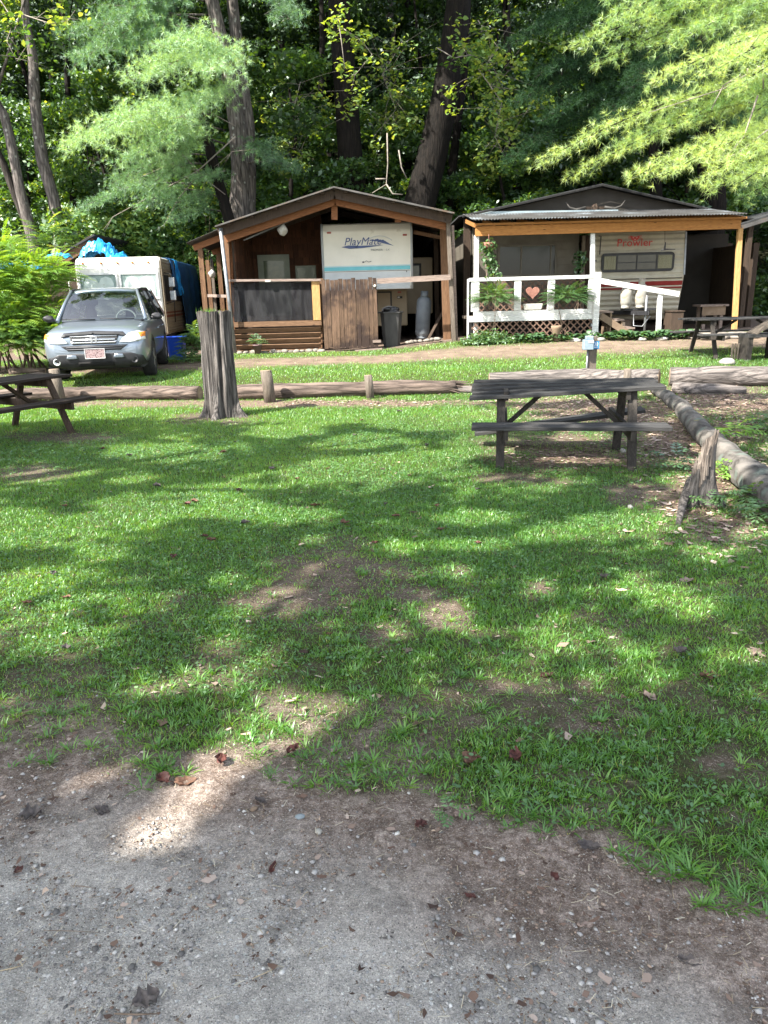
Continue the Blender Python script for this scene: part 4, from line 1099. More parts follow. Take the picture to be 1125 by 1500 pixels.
        # mirror
        mb = MB(); mb.stone((s * .99, 1.38, 1.10), .105, (1.0, .62, .62), 0, sub=3)
        mb.tube([(s * .86, 1.38, 1.07), (s * .96, 1.37, 1.08)], .03, 8); part('wing_mirror', mb, M['black'], root, True)
        for y in (.95, 3.58):
            R = Matrix.Rotation(rad(90), 3, 'Y'); mb = MB()
            mb.lathe([(.21, -.10), (.30, -.112), (.33, -.095), (.34, -.05), (.34, .05), (.33, .095), (.30, .112), (.21, .10)], (s * .80, y, .335), 36, R); wh = part('tyre', mb, M['rubber'], root, True)
            mb = MB(); mb.lathe([(.215, .075), (.205, .098), (.19, .085), (.0, .065)], (s * .80, y, .335), 30, R if s > 0 else Matrix.Rotation(rad(-90), 3, 'Y'))
            for k in range(5):
                a = k * 2 * math.pi / 5; mb.beam((s * .893, y + .03 * math.cos(a), .335 + .03 * math.sin(a)), (s * .893, y + .19 * math.cos(a), .335 + .19 * math.sin(a)), .05, .02, up=(1, 0, 0))
            part('rim', mb, mk('alloy', (.30, .31, .32), (.4, .41, .42), 4, rough=.35, bump=0, metal=.8) if y > 3 or s < 0 else bpy.data.materials['alloy'] if 'alloy' in bpy.data.materials else M['galv'], wh, True)
    mb = MB(); mb.add([(-.58, 4.14, 1.55), (.58, 4.14, 1.55), (.74, 4.46, 1.10), (-.74, 4.46, 1.10)], [(0, 1, 2, 3)]); o = part('rear_window', mb, M['winglass'], root, True)
    # inside
    mb = MB(); mb.b2((-.74, 1.18, .95), (.74, 1.55, 1.06)); part('dashboard', mb, M['black'], root, True, .03)
    for s in (-.38, .38):
        mb = MB(); mb.stone((s, 2.35, 1.02), .30, (.85, .35, 1.15), 1, sub=2); mb.stone((s, 2.42, 1.40), .12, (1.15, .6, .9), 2, sub=2); part('seat', mb, mk('seat_cloth', (.05, .05, .055), (.08, .08, .085), 9, bump=.1), root, True)
    mb = MB(); R = Matrix.Rotation(rad(65), 3, 'X')
    ring = [Vector((.38, 1.62, 1.06)) + R @ Vector((.185 * math.cos(a), .185 * math.sin(a), 0)) for a in np.linspace(0, 2 * math.pi, 25)]
    mb.tube(ring, .016, 8); mb.tube([ring[0], ring[12]], .02, 6); part('steering_wheel', mb, mk('wheel_rim_grey', (.28, .28, .26), (.34, .34, .32), 5, bump=0), root, True)
    mb = MB(); mb.b2((-.09, 1.90, 1.50), (.09, 1.92, 1.57)); part('rear_view_mirror', mb, M['black'], root, True, .01)
    for x0, x1 in ((-.70, -.1), (-.02, .6)):
        mb = MB(); mb.tube([(x0, 1.05 + .1 * x0 * x0, 1.09), (x1, 1.02 + .1 * x1 * x1, 1.075)], .009, 6); part('wiper', mb, M['black'], root, True)
build_car()

# ============================================================ motorhome
def build_motorhome():
    yaw = rad(5.0); cr = W(238, 420, 20.0); zt = W(120, 378, 20).z; z0 = hgt(-6.5, 21)
    wv = 1.08
    front = Vector((cr.x - wv * math.cos(yaw), 20.0 - wv * math.sin(yaw), z0))
    root = thing('motorhome', 'old white motorhome with beige sides parked behind the car', 'motorhome', front, yaw)
    H = zt - z0; L = 6.4
    prof = [(0.10, .45), (0.0, .9), (0.0, H - .28), (.06, H - .10), (.20, H), (L, H - .02), (L, .4)]
    mb = MB(); n = len(prof)
    for i in range(n):
        a, b = prof[i], prof[(i + 1) % n]
        mb.add([(-wv, a[0], a[1]), (wv, a[0], a[1]), (wv, b[0], b[1]), (-wv, b[0], b[1])], [(0, 1, 2, 3)], 0)
    for s in (-1, 1): mb.add([(s * wv, y, z) for y, z in prof], [tuple(range(n))], 1)
    t = NT('motorhome_siding'); co = t.coords((1, 1, 1)); f = t.noise(co, 3, 5)
    wv_ = t.n('ShaderNodeTexWave', wave_type='BANDS', bands_direction='Z'); wv_.inputs['Scale'].default_value = 4.2; t.l(co, wv_.inputs[0])
    sid = t.bsdf(t.ramp(f, [(.3, (.22, .185, .125)), (.7, (.30, .255, .18))]), .5, 0, t.bump(wv_.outputs['Fac'], .5, .02))
    body = part('body', mb, [mk('motorhome_white', (.66, .64, .58), (.72, .70, .65), 3, rough=.35, bump=.03, dirt=((.50, .46, .38), 4, .58)), sid], root, True, .11, merge=.002); body.modifiers['Bevel'].segments = 4; body.modifiers['Bevel'].angle_limit = rad(50)
    wt, wb = H - .38, H - 1.04
    for s in (-1, 1):
        x0, x1 = (.02, 1.0) if s > 0 else (-1.0, -.02)
        mb = MB()
        fr = .045
        mb.b2((x0, -.03, wb), (x1, -.002, wb + fr)); mb.b2((x0, -.03, wt - fr), (x1, -.002, wt)); mb.b2((x0, -.031, wb + fr), (x0 + fr, -.002, wt - fr)); mb.b2((x1 - fr, -.031, wb + fr), (x1, -.002, wt - fr))
        w = part('windscreen', mb, mk('windscreen_rim', (.55, .55, .54), (.62, .62, .61), 3, bump=0) if s > 0 else bpy.data.materials['windscreen_rim'] if 'windscreen_rim' in bpy.data.materials else M['white'], root, True)
        mb = MB(); mb.b2((x0 + fr, -.018, wb + fr), (x1 - fr, -.014, wt - fr)); part('glass', mb, glassmat('motorhome_glass', (.97, 1, .99), 1.25, .03, 1.0), w, True)
        mb = MB(); mb.b2((x0 + fr, -.008, wb + fr), (x1 - fr, -.004, wt - fr)); part('dark_interior', mb, mk('shaded_interior', (.22, .26, .26), (.42, .46, .45), 5, bump=0), w, True)
        mb = MB()
        for k in range(2):
            cx = x0 + (x1 - x0) * (.32 + .38 * k); pts = [(-.19, wb + fr), (-.19, wb + .40), (-.13, wt - .13), (0, wt - .09), (.13, wt - .13), (.19, wb + .40), (.19, wb + fr)]
            if s < 0: pts = [(a * .98, b) for a, b in pts]
            mb.add([(cx + a, -.0132, b) for a, b in pts] + [(cx + a, -.0095, b) for a, b in pts], [tuple(range(7)), tuple(range(7, 14))[::-1]] + [(i, i + 7, (i + 1) % 7 + 7, (i + 1) % 7) for i in range(7)])
        part('white_seat_cover', mb, M['white'], w, True)
    for x in (-.85, -.40, 0, .38, .78):
        mb = MB(); mb.stone((x, .035, H - .14), .05, (1.5, .6, .5), 1, sub=2); part('marker_light', mb, M['amber'], root, True)
    mb = MB(); mb.tube([(0, .02, H - .14), (.78, .02, H - .15)], .008, 5); part('trim_line', mb, M['amber'], root, True)
    text_part('lettering', '71203', .20, face_m((-.70, -.005, H - .29)), M['greytxt'], root, .002, sx=.8)
    text_part('lettering', '71203', .20, face_m((-.70, -.005, H - .29)), M['greytxt'], root, .002, sx=.8) if 0 else None
    # features of the side that faces the shed
    x = wv
    def sq(name, y0, y1, z0_, z1, mat, th=.012):
        mb = MB(); mb.b2((x + .001, y0, z0_), (x + th, y1, z1)); return part(name, mb, mat, root, True)
    tr = mk('brown_stripe', (.15, .05, .03), (.22, .08, .05), 4, bump=0); dkb = mk('brown_trim', (.16, .13, .09), (.22, .18, .13), 4, bump=0)
    sq('stripe', 0.0, L, 1.00, 1.04, tr, .008); sq('stripe', 0, L, .90, .96, tr, .007); sq('stripe', 0.02, L, .55, .57, dkb, .006); sq('stripe', 0, L, H - .16, H - .13, dkb, .006); sq('stripe', .2, L, H - .34, H - .32, dkb, .006)
    sq('cab_window', .30, .90, 1.30, H - .45, M['black'], .015)
    sq('side_window', 1.8, 2.7, 1.30, 1.85, M['black'], .015); sq('side_window', 3.3, 4.0, 1.35, 1.85, M['black'], .015)
    sq('corner_trim', 0.0, .05, .5, H - .02, dkb, .02)
    mb = MB(); mb.tube([(x + .02, .25, 1.25), (x + .22, .18, 1.30), (x + .22, .18, 1.98), (x + .02, .28, 2.02)], .014, 6); mm = part('mirror_arm', mb, M['black'], root, True)
    for z in (1.78, 1.45):
        mb = MB(); mb.box((x + .22, .16, z), (.16, .05, .24)); part('mirror', mb, M['galv'], mm, True, .015)
    mb = MB(); mb.tube([(x + .02, 1.25, .75), (x + .05, 1.25, 1.3), (x + .02, 1.25, 1.9)], .012, 6); part('grab_rail', mb, M['black'], root, True)
    for y in (1.2, 5.0):
        for s in (-1, 1):
            mb = MB(); R = Matrix.Rotation(rad(90), 3, 'Y'); mb.lathe([(.2, -.1), (.37, -.1), (.38, 0), (.37, .1), (.2, .1)], (s * (wv - .14), y, .37), 28, R); part('tyre', mb, M['rubber'], root, True)
    mb = MB(); mb.b2((-wv + .05, .0, .34), (wv - .05, .12, .52)); part('front_bumper', mb, M['galv'], root, True, .02)
    mb = MB(); mb.tube([(-wv - .02, .1, 1.3), (-wv - .18, .05, 1.32), (-wv - .18, .05, 1.85), (-wv - .02, .1, 1.9)], .012, 6); part('mirror_arm', mb, M['white'], root, True)
    # tarps thrown over the rear, hanging down the side
    def drape(name, y0, y1, zlow, mat, label, over=.9, seed=1):
        P = []
        for i in range(20):
            y = y0 + (y1 - y0) * i / 19; row = []
            for j in range(26):
                q = j / 25
                if q < .3: px_, pz = wv - over * (1 - q / .3), H + .02 + .03 * mnoise.noise(Vector((i * .4, q * 9, seed)))
                else:
                    d = (q - .3) / .7; px_ = wv + .03 + .05 * math.sin(i * .9 + seed) * d + .06 * d + .04 * mnoise.noise(Vector((i * .35, d * 4, seed))); pz = H + .01 - d * (H - zlow - .14 * math.sin(i * .7 + seed))
                row.append((px_, y + .12 * (q - .3) * math.sin(i * .5), pz))
            P.append(row)
        mb = MB(); mb.grid(P); R = wmat(root); mb.v = [tuple(R @ Vector(v)) for v in mb.v]
        o = part(name, mb, mat, None, True); s = o.modifiers.new('s', 'SOLIDIFY'); s.thickness = .01
        tag(o, label, 'tarp')
    drape('blue_tarp', 2.0, 2.35, H - .85, M['tarp'], 'bright blue tarp strip hanging over the motorhome side', .6, 4)
    drape('blue_tarp', 1.3, 1.75, 1.55, M['tarpdark'], 'narrow dark blue tarp flap hanging by the motorhome cab', .5, 8)
    drape('blue_tarp', 2.45, 6.2, .45, M['tarpdark'], 'large navy tarp draped down the rear of the motorhome', 1.6, 2)
build_motorhome()

def tapered_bin(name, label, cat, c, w0, w1, h, mat, lid=True, rim=.03, n=6):
    root = thing(name, label, cat, c); mb = MB(); c = Vector(c)
    ring = lambda w, z: [(c.x + sx * w / 2 * (1 if abs(sy) < .9 else .86), c.y + sy * w / 2 * (1 if abs(sx) < .9 else .86), c.z + z) for sx, sy in ((-1, -.8), (-.8, -1), (.8, -1), (1, -.8), (1, .8), (.8, 1), (-.8, 1), (-1, .8))]
    R = [ring(w0, 0), ring(w1, h), ring(w1 + rim * 2, h), ring(w1 + rim * 2, h + rim), ring(w1 - .02, h + rim), ring(w0 - .02, .05)]
    vs = [p for r in R for p in r]; fs = [(i * 8 + j, i * 8 + (j + 1) % 8, (i + 1) * 8 + (j + 1) % 8, (i + 1) * 8 + j) for i in range(5) for j in range(8)] + [tuple(range(8)), tuple(range(40, 48))]
    mb.add(vs, fs); part('body', mb, mat, root); return root
b = W(262, 510, 18.2); z = hgt(b.x, 18.2)
rb = tapered_bin('recycling_bin', 'blue plastic recycling bin behind the car', 'bin', (b.x - .05, 18.2, z), .34, .40, .50, M['blueplastic'])
mb = MB(); mb.b2((b.x - .20, 18.0, z + .44), (b.x + .12, 17.985, z + .48)); part('handle', mb, M['blueplastic'], rb)
# ============================================================ left board shed with the camper inside
def avg(px, py, Y): p = W(px, py, Y); return p.x, p.z
def rect(x0, y0, x1, y1, Y):
    """world x0,x1,z0,z1 of the upright rectangle seen there at distance Y"""
    a = W(x0, y0, Y); b = W(x1, y0, Y); c = W(x0, y1, Y); d = W(x1, y1, Y)
    return (a.x + c.x) / 2, (b.x + d.x) / 2, (c.z + d.z) / 2, (a.z + b.z) / 2
def rbox(mb, x0, y0, x1, y1, Y, dep, mi=0):
    a, b, c, d = rect(x0, y0, x1, y1, Y); return mb.b2((a, Y, c), (b, Y + dep, d), mi)

def corrugated(mb, x0, x1, zf, y0, y1, pitch=.16, amp=.018, th=.006, along='y', nx=None):
    """sheet with ribs running along y (down the slope across x handled by zf)"""
    n = nx or max(2, int(abs(y1 - y0) / pitch * 4)); vs = []; fs = []
    for i in range(n + 1):
        y = y0 + (y1 - y0) * i / n; w = amp * math.sin(2 * math.pi * y / pitch)
        vs += [(x0, y, zf(x0, y) + w), (x1, y, zf(x1, y) + w), (x1, y, zf(x1, y) + w - th), (x0, y, zf(x0, y) + w - th)]
    for i in range(n):
        for j in range(4): fs.append((4 * i + j, 4 * i + (j + 1) % 4, 4 * i + 4 + (j + 1) % 4, 4 * i + 4 + j))
    fs += [(0, 1, 2, 3), (4 * n, 4 * n + 1, 4 * n + 2, 4 * n + 3)]
    return mb.add(vs, fs)

def build_shed():
    Y0 = 19.3; z0 = hgt(-1, Y0)
    root = thing('wooden_shed', 'open fronted brown board shed with a gable metal roof sheltering a camper', 'shed', (-1, Y0, z0))
    pk = W(490, 277, Y0); lf = W(321, 333, Y0); rt = W(661, 314, Y0)
    Ya, Yb = 19.0, 26.5
    # roof slopes
    for (a, b) in ((lf, pk), (pk, rt)):
        mb = MB(); zf = lambda x, y, a=a, b=b: a.z + (b.z - a.z) * (x - a.x) / (b.x - a.x) + .02
        corrugated(mb, a.x - (.05 if a is lf else 0), b.x + (.05 if b is rt else 0), zf, Ya, Yb)
        part('roof_sheet', mb, M['roofmetal'], root)
        mb = MB(); e = Vector((0, Ya - .012, .03)); o = Vector((0, Ya - Y0 - .015, -.012)); mb.beam(Vector((a.x, Ya - .03, a.z)), Vector((b.x, Ya - .03, b.z)), .03, .045, up=(0, 1, 0)); part('roof_edge', mb, M['roofmetal'], root)
        mb = MB(); mb.beam(Vector((a.x, Ya + .14, a.z - .13)), Vector((b.x, Ya + .14, b.z - .13)), .20, .02, up=(0, 1, 0)); part('soffit_board', mb, M['darkwood'], root)
        for k, y in enumerate((Y0 + .06, 21.4, 23.6)):
            mb = MB(); dz = -.26 if k == 0 else -.14
            mb.beam(Vector((a.x + (.12 if a is lf else 0), y, a.z + dz)), Vector((b.x - (.12 if b is rt else 0), y, b.z + dz)), .19 if k == 0 else .14, .05, up=(0, 1, 0)); part('rafter', mb, M['rafter'] if k == 0 else M['darkwood'], root)
        for q in (.1, .3, .5, .7, .9):
            p = Vector(a).lerp(Vector(b), q); mb = MB(); mb.b2((p.x - .045, Ya + .03, p.z - .06), (p.x + .045, Yb - .05, p.z - .015)); part('purlin', mb, M['darkwood'], root)
    # lean-to strip on the left
    el = W(279, 356, 19.6)
    mb = MB(); zf = lambda x, y: el.z + (lf.z - .03 - el.z) * (x - el.x) / (lf.x - el.x)
    corrugated(mb, el.x - .05, lf.x + .02, zf, 19.4, 25.5); part('lean_to_roof', mb, M['roofmetal'], root)
    for y in (19.62, 21.8, 24.2):
        mb = MB(); mb.beam((el.x + .06, y, el.z - .12), (lf.x, y, lf.z - .2), .14, .05, up=(0, 1, 0)); part('rafter', mb, M['rafter'], root)
        mb = MB(); x = el.x + .22; mb.b2((x - .06, y - .02, hgt(x, y) - .1), (x + .06, y + .09, el.z - .02)); part('post', mb, M['post_z'], root)
    a, b = W(309, 400, 20.6), 0
    mb = MB(); mb.b2((W(311, 400, 20.2).x - .035, 20.2, hgt(-4, 20) - .1), (W(311, 400, 20.2).x + .035, 20.28, 2.6)); part('post', mb, M['greywood_z'], root)
    mb = MB(); mb.b2((W(305, 400, 20.6).x - .05, 20.6, hgt(-4, 20) - .1), (W(305, 400, 20.6).x + .05, 20.68, 2.6)); part('post', mb, M['post_z'], root)
    mb = MB(); mb.beam(W(305, 433, 20.2), W(338, 434, 19.6), .05, .07); part('rail', mb, M['weather'], root)
    # silver pole and front posts
    mb = MB(); p0 = W(345, 521, 19.1); p1 = W(323, 334, 19.1); p0.z = hgt(p0.x, 19.1) - .05; mb.tube([p0, p1], .045, 10); part('pole', mb, M['galv'], root)
    def post(x0, y0, x1, y1, w, Y, mat='post_z', d=.11):
        a = W(x0, y0, Y); b = W(x1, y1, Y); a.z = hgt(a.x, Y) - .08; mb = MB(); mb.beam(a, b, d, w, up=(1, 0, 0)); return part('post', mb, M[mat], root, bevel=.004)
    post(340, 520, 331, 345, .13, 19.42); post(343, 520, 338, 352, .10, 20.3, 'rafter')
    post(470, 520, 471, 408, .09, 19.42)
    post(665, 503, 656, 318, .10, 19.32, 'greywood_z'); post(669, 502, 663, 330, .07, 19.38, 'weather', .05); post(655, 500, 650, 330, .20, 19.9, 'post_z'); post(641, 494, 638, 340, .12, 22.0, 'darkwood')
    for px, y1 in ((490, 322), (583, 326)):
        a = W(px, 288 if px < 500 else 300, 19.5); b = W(px, y1, 19.5); mb = MB(); mb.beam(b, a, .08, .15, up=(1, 0, 0)); part('stud', mb, M['rafter'], root)
    # walls: shingled end wall with door and window, left wall, right wall, dark back gable
    Yw = 22.3; x0, x1 = -4.1, W(474, 400, Yw).x
    def gz(x):  # roof height
        return (lf.z + (pk.z - lf.z) * (x - lf.x) / (pk.x - lf.x)) if x < pk.x else (pk.z + (rt.z - pk.z) * (x - pk.x) / (rt.x - pk.x))
    r3 = random.Random(2)
    mb = MB(); zrow = z0
    while zrow < 4.1:
        x = x0 - r3.random() * .2
        while x < x1:
            w = r3.uniform(.10, .24); top = min(zrow + .2, gz(min(max(x + w / 2, lf.x), x1)) - .1)
            if top > zrow + .02: mb.b2((max(x, x0), Yw - .03 - .012 * r3.random(), zrow), (min(x + w - .006, x1), Yw, top))
            x += w
        zrow += .185
    part('shingle_wall', mb, M['shingle'], root)
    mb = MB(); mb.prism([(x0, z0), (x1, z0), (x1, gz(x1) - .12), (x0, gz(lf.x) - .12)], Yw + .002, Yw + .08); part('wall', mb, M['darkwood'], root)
    mb = MB(); zrow = z0; xw = lf.x + .28
    while zrow < lf.z - .2:
        y = 19.6 - r3.random() * .2
        while y < Yw - .05:
            w = r3.uniform(.12, .26); mb.b2((xw, max(y, 19.5), zrow), (xw + .025 + .01 * r3.random(), min(y + w - .006, Yw - .04), zrow + .2)); y += w
        zrow += .185
    part('shingle_wall', mb, M['shingle'], root)
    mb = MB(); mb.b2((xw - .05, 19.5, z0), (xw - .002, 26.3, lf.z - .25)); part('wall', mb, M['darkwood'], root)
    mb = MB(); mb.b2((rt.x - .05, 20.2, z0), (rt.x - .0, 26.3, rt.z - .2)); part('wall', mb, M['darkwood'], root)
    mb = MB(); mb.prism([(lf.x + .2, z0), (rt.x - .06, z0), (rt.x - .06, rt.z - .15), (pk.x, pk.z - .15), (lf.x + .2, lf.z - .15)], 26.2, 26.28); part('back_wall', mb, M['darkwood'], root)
    # lit gap studs and cross rails of the right bay
    for a_, b_ in (((604, 318), (655, 335)), ((606, 340), (655, 350))):
        p = W(*a_, 20.6); q = W(*b_, 20.6); mb = MB(); mb.beam(p, q, .05, .09, up=(0, 0, 1)); part('cross_rail', mb, M['post_z'], root)
    mb = MB(); mb.beam(W(357, 352, 19.9), W(487, 297, 19.9), .03, .03, up=(0, 1, 0)); part('pipe', mb, M['galv'], root)
    mb = MB(); mb.beam(W(597, 321, 19.9), W(648, 333, 19.9), .03, .03, up=(0, 1, 0)); part('pipe', mb, M['galv'], root)
    # door + window
    a, b, c, d = rect(380, 373, 426, 470, Yw - .1)
    mb = MB(); fw = .16; mb.b2((a, Yw - .10, z0), (a + fw, Yw - .045, d)); mb.b2((b - fw, Yw - .10, z0), (b, Yw - .045, d)); mb.b2((a + fw, Yw - .10, d - fw), (b - fw, Yw - .045, d)); dr = part('door', mb, M['doorgreen'], root)
    mb = MB(); mb.b2((a + fw, Yw - .08, z0 + .02), (b - fw, Yw - .047, z0 + .9)); part('door_panel', mb, M['doorgreen'], dr)
    mb = MB(); mb.b2((a + fw, Yw - .07, z0 + .9), (b - fw, Yw - .05, d - fw)); part('pane', mb, mk('dark_mirror_pane', (.06, .08, .05), (.10, .12, .07), 8, rough=.08, bump=0, spec=.3), dr)
    a, b, c, d = rect(433, 389, 463, 414, Yw - .1)
    mb = MB(); mb.b2((a, Yw - .09, c), (b, Yw - .046, c + .05)); mb.b2((a, Yw - .09, d - .05), (b, Yw - .046, d)); mb.b2((a, Yw - .091, c + .05), (a + .05, Yw - .046, d - .05)); mb.b2((b - .05, Yw - .091, c + .05), (b, Yw - .046, d - .05)); wn = part('window', mb, M['doorgreen'], root)
    mb = MB(); mb.b2((a + .05, Yw - .07, c + .05), (b - .05, Yw - .05, d - .05)); part('pane', mb, bpy.data.materials['dark_mirror_pane'], wn)
    # front screen and boards
    Yr = 19.25
    mb = MB(); mb.beam(W(334, 411, Yr), W(470, 410, Yr), .10, .055); part('hand_rail', mb, M['weather'], root)
    mb = MB(); rbox(mb, 340, 413, 457, 470, Yr + .06, .006); part('insect_screen', mb, M['screen'], root)
    mb = MB(); rbox(mb, 457.5, 411.5, 469, 470, Yr, .05); part('orange_board', mb, M['orange_z'], root)
    mb = MB(); rbox(mb, 341, 470.5, 471, 478, Yr, .06); part('bottom_rail', mb, M['slats'], root)
    mb = MB()
    for k in range(5):
        y = 480 + k * 8; a, b, c, d = rect(343, y, 470, y + 7, Yr + .03)
        mb.beam((a, Yr + .06, (c + d) / 2), (b, Yr + .06, (c + d) / 2), .022, d - c, up=(0, -.55, 1))
    part('slatted_wall', mb, M['slats'], root)
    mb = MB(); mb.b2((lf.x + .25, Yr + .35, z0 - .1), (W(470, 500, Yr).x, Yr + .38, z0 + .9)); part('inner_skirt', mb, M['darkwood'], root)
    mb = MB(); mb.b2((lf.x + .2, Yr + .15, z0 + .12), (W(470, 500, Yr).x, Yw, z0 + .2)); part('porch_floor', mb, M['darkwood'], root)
    a, b, c, d = rect(389, 410, 397, 413, Yr); mb = MB(); mb.b2((a, Yr - .07, c), (b, Yr - .055, d)); part('small_label', mb, M['globe'], root)
    # board gate leaning in front of camper
    mb = MB(); n = 13; Yg = 19.1; r3 = random.Random(9)
    a0, b0, c0, d0 = rect(473, 408, 553, 512, Yg); w = (b0 - a0) / n; lean = .04
    for k in range(n):
        zt = d0 + r3.uniform(-.03, .02); zb = c0 + .03 + r3.uniform(-.02, .03)
        mb.box((a0 + w * (k + .5) + r3.uniform(-.003, .003), Yg + r3.uniform(-.006, .006), (zt + zb) / 2), (w - .008, .022, zt - zb), Matrix.Rotation(r3.uniform(-.004, .004), 3, 'Y'))
    g = part('board_gate', mb, M['fence'], root)
    mb = MB(); rbox(mb, 546, 498, 558, 502, Yg - .03, .02); part('latch', mb, M['weather'], g)
    mb = MB(); rbox(mb, 475, 430, 550, 436, Yg + .02, .04); rbox(mb, 475, 490, 550, 496, Yg + .02, .04); part('back_rail', mb, M['darkwood'], g)
    mb = MB(); p = W(549, 419, Yg - .03); mb.stone(p, .06, (1, .4, .6), 3, sub=2); part('handle', mb, M['globe'], g)
    mb = MB(); mb.beam(W(552, 412, 19.2), W(660, 406, 19.2), .03, .13); part('cross_board', mb, M['weather'], root)
    return lf, pk, rt
LF, PK, RT = build_shed()

# hanging globe lamp, lanterns
def globe(px, py, Y, r, label, cord_top, mat='globe'):
    c = W(px, py, Y); root = thing('hanging_lamp', label, 'lamp', c)
    mb = MB(); mb.stone(c, r, (1, 1, 1), 4, sub=3); part('globe', mb, M[mat], root)
    mb = MB(); mb.tube([c + Vector((0, 0, r * .8)), Vector((c.x, c.y, cord_top))], .012, 6); part('cord', mb, M['black'], root)
globe(414, 337, 19.6, .13, 'round pale globe lamp hanging under the shed rafter', W(414, 318, 19.6).z)
globe(311, 401, 20.0, .10, 'small white ball hanging at the left end of the shed', W(311, 370, 20.0).z)

# ------------------------------------------------------------ fifth-wheel camper in the shed
def build_camper():
    Yn = 20.5; a, b, c, d = rect(472.5, 326, 603, 409, Yn)
    root = thing('camper_trailer', 'cream fifth wheel camper with teal stripe parked inside the board shed', 'camper', ((a + b) / 2, Yn, hgt(0, 21)))
    zb = W(560, 424, Yn).z - .0
    prof = [(.02, zb), (-.03, zb + .1), (-.02, d - .2), (.10, d - .03), (.2, d), (1.6, d + .02), (1.6, zb)]
    mb = MB(); n = len(prof); cols = [Vector((y + Yn, z)) for y, z in prof]
    vs = [(a, y + Yn, z) for y, z in prof] + [(b, y + Yn, z) for y, z in prof]
    fs = [(i, (i + 1) % n, (i + 1) % n + n, i + n) for i in range(n)] + [tuple(range(n)), tuple(range(n, 2 * n))[::-1]]
    mb.add(vs, fs); part('overhang', mb, M['rvcream'], root, bevel=.02)
    mb = MB()
    for x in (a, b): mb.tube([(x, Yn - .02, zb), (x, Yn - .03, d - .2), (x, Yn + .08, d - .01)], .03, 8)
    part('corner_trim', mb, mk('grey_trim', (.30, .31, .31), (.36, .37, .37), 4, bump=0), root)
    def strip(y0, y1, mat, off=.036, x0=474, x1=601):
        p, q, r, s = rect(x0, y0, x1, y1, Yn); mb = MB(); mb.b2((p, Yn - off, r), (q, Yn - .02, s)); part('stripe', mb, mat, root)
    strip(390.5, 396, M['teal']); strip(396.8, 397.8, M['greytxt'], .037); strip(398.5, 424, M['rvgrey'], .034); strip(388.8, 390.2, mk('pale_teal', (.36, .50, .52), (.42, .55, .56), 3, bump=0), .036)
    yf = Yn - .038; mt = lambda px, py: face_m(W(px, py, yf))
    text_part('lettering', 'PlayMate', .27, mt(531, 354), M['navy'], root, .002, .28, 1.02, .98)
    # flourish: swoosh below and hills to the right of the name
    mb = MB()
    sw = [W(498, 359, yf), W(500, 362, yf), W(512, 364.5, yf), W(530, 363.5, yf), W(545, 361.5, yf), W(562, 359, yf), W(545, 359.4, yf), W(525, 360, yf), W(510, 359.6, yf)]
    mb.prism([(p.x, p.z) for p in sw[1:]], yf - .002, yf + .02); part('emblem', mb, M['navy'], root)
    mb = MB(); hl = [(541, 352), (546, 350.5), (549, 351.5), (553, 349.5), (557, 352), (561, 351), (566, 354), (571, 357), (577, 360), (568, 358), (560, 356), (552, 353.5), (546, 353)]
    mb.prism([(W(x, y, yf).x, W(x, y, yf).z) for x, y in hl], yf - .003, yf + .02); part('emblem', mb, M['navy'], root)
    mb = MB(); arc = [W(538 + 3 * k, 352 - 6.5 * math.sin(math.pi * k / 12) ** .8, yf) for k in range(13)]; mb.tube(arc, .006, 5); part('emblem', mb, M['cyanp'], root)
    text_part('lettering', 'PREMIER   LX', .075, mt(557, 366), M['greytxt'], root, .002, 0, 1.15)
    text_part('lettering', 'by Skyline', .075, mt(538, 383), M['greytxt'], root, .002, .3) if 0 else None
    mb = MB(); p = W(532, 384, yf); mb.stone(p, .03, (1, .2, .7), 2, sub=2); mb.tube([W(534, 383.5, yf), W(537, 382, yf), W(540, 384, yf), W(544, 382.5, yf)], .007, 5); part('emblem', mb, M['greytxt'], root)
    for px, py in ((482, 341), (593, 344)):
        mb = MB(); mb.box(W(px, py, yf + .01), (.11, .04, .045)); part('marker_light', mb, M['redlens'], root, bevel=.01)
    mb = MB(); mb.stone(W(595.5, 397.5, yf), .022, (1, .5, 1), 1, sub=2); part('lock', mb, M['black'], root)
    # lower storage nose
    Yl = 21.7; p, q, r, s = rect(520, 421, 597, 500, Yl); z0 = hgt(0, Yl)
    mb = MB(); mb.b2((p - .9, Yl, z0 + .45), (q, 26, zb)); body = part('body', mb, M['rvbeige'], root, bevel=.02)
    mb = MB()
    e, f, g_, h = rect(540, 427, 574, 459, Yl - .02)
    for A, B in (((e, g_), (e + .04, h)), ((f - .04, g_), (f, h)), ((e + .04, g_), (f - .04, g_ + .04)), ((e + .04, h - .04), (f - .04, h)), (((e + f) / 2 - .1, g_ + .04), ((e + f) / 2 - .07, h - .04))): mb.b2((A[0], Yl - .03, A[1]), (B[0], Yl - .001, B[1]))
    part('storage_door', mb, M['black'], body)
    mb = MB(); mb.box(W(585, 428, Yl - .01), (.10, .03, .05)); part('marker_light', mb, M['redlens'], body)
    mb = MB(); mb.box(W(585.5, 435.5, Yl - .01), (.15, .02, .06)); o = part('outlet_plate', mb, M['black'], body)
    mb = MB(); mb.box(W(584, 435.5, Yl - .025), (.06, .01, .035)); part('outlet', mb, M['white'], o)
    # slide-out room to the right and back
    Ys = 22.4; p, q, r, s = rect(598, 377, 634, 490, Ys)
    mb = MB(); mb.b2((p - .3, Ys, z0 + .75), (q, 25.5, s)); sl = part('slide_out', mb, M['rvbeige'], root, bevel=.02)
    a2, b2_, c2, d2 = rect(600, 386, 617, 412, Ys); mb = MB(); mb.b2((a2, Ys - .03, c2), (b2_, Ys - .001, d2)); w = part('window', mb, M['black'], sl, bevel=.01)
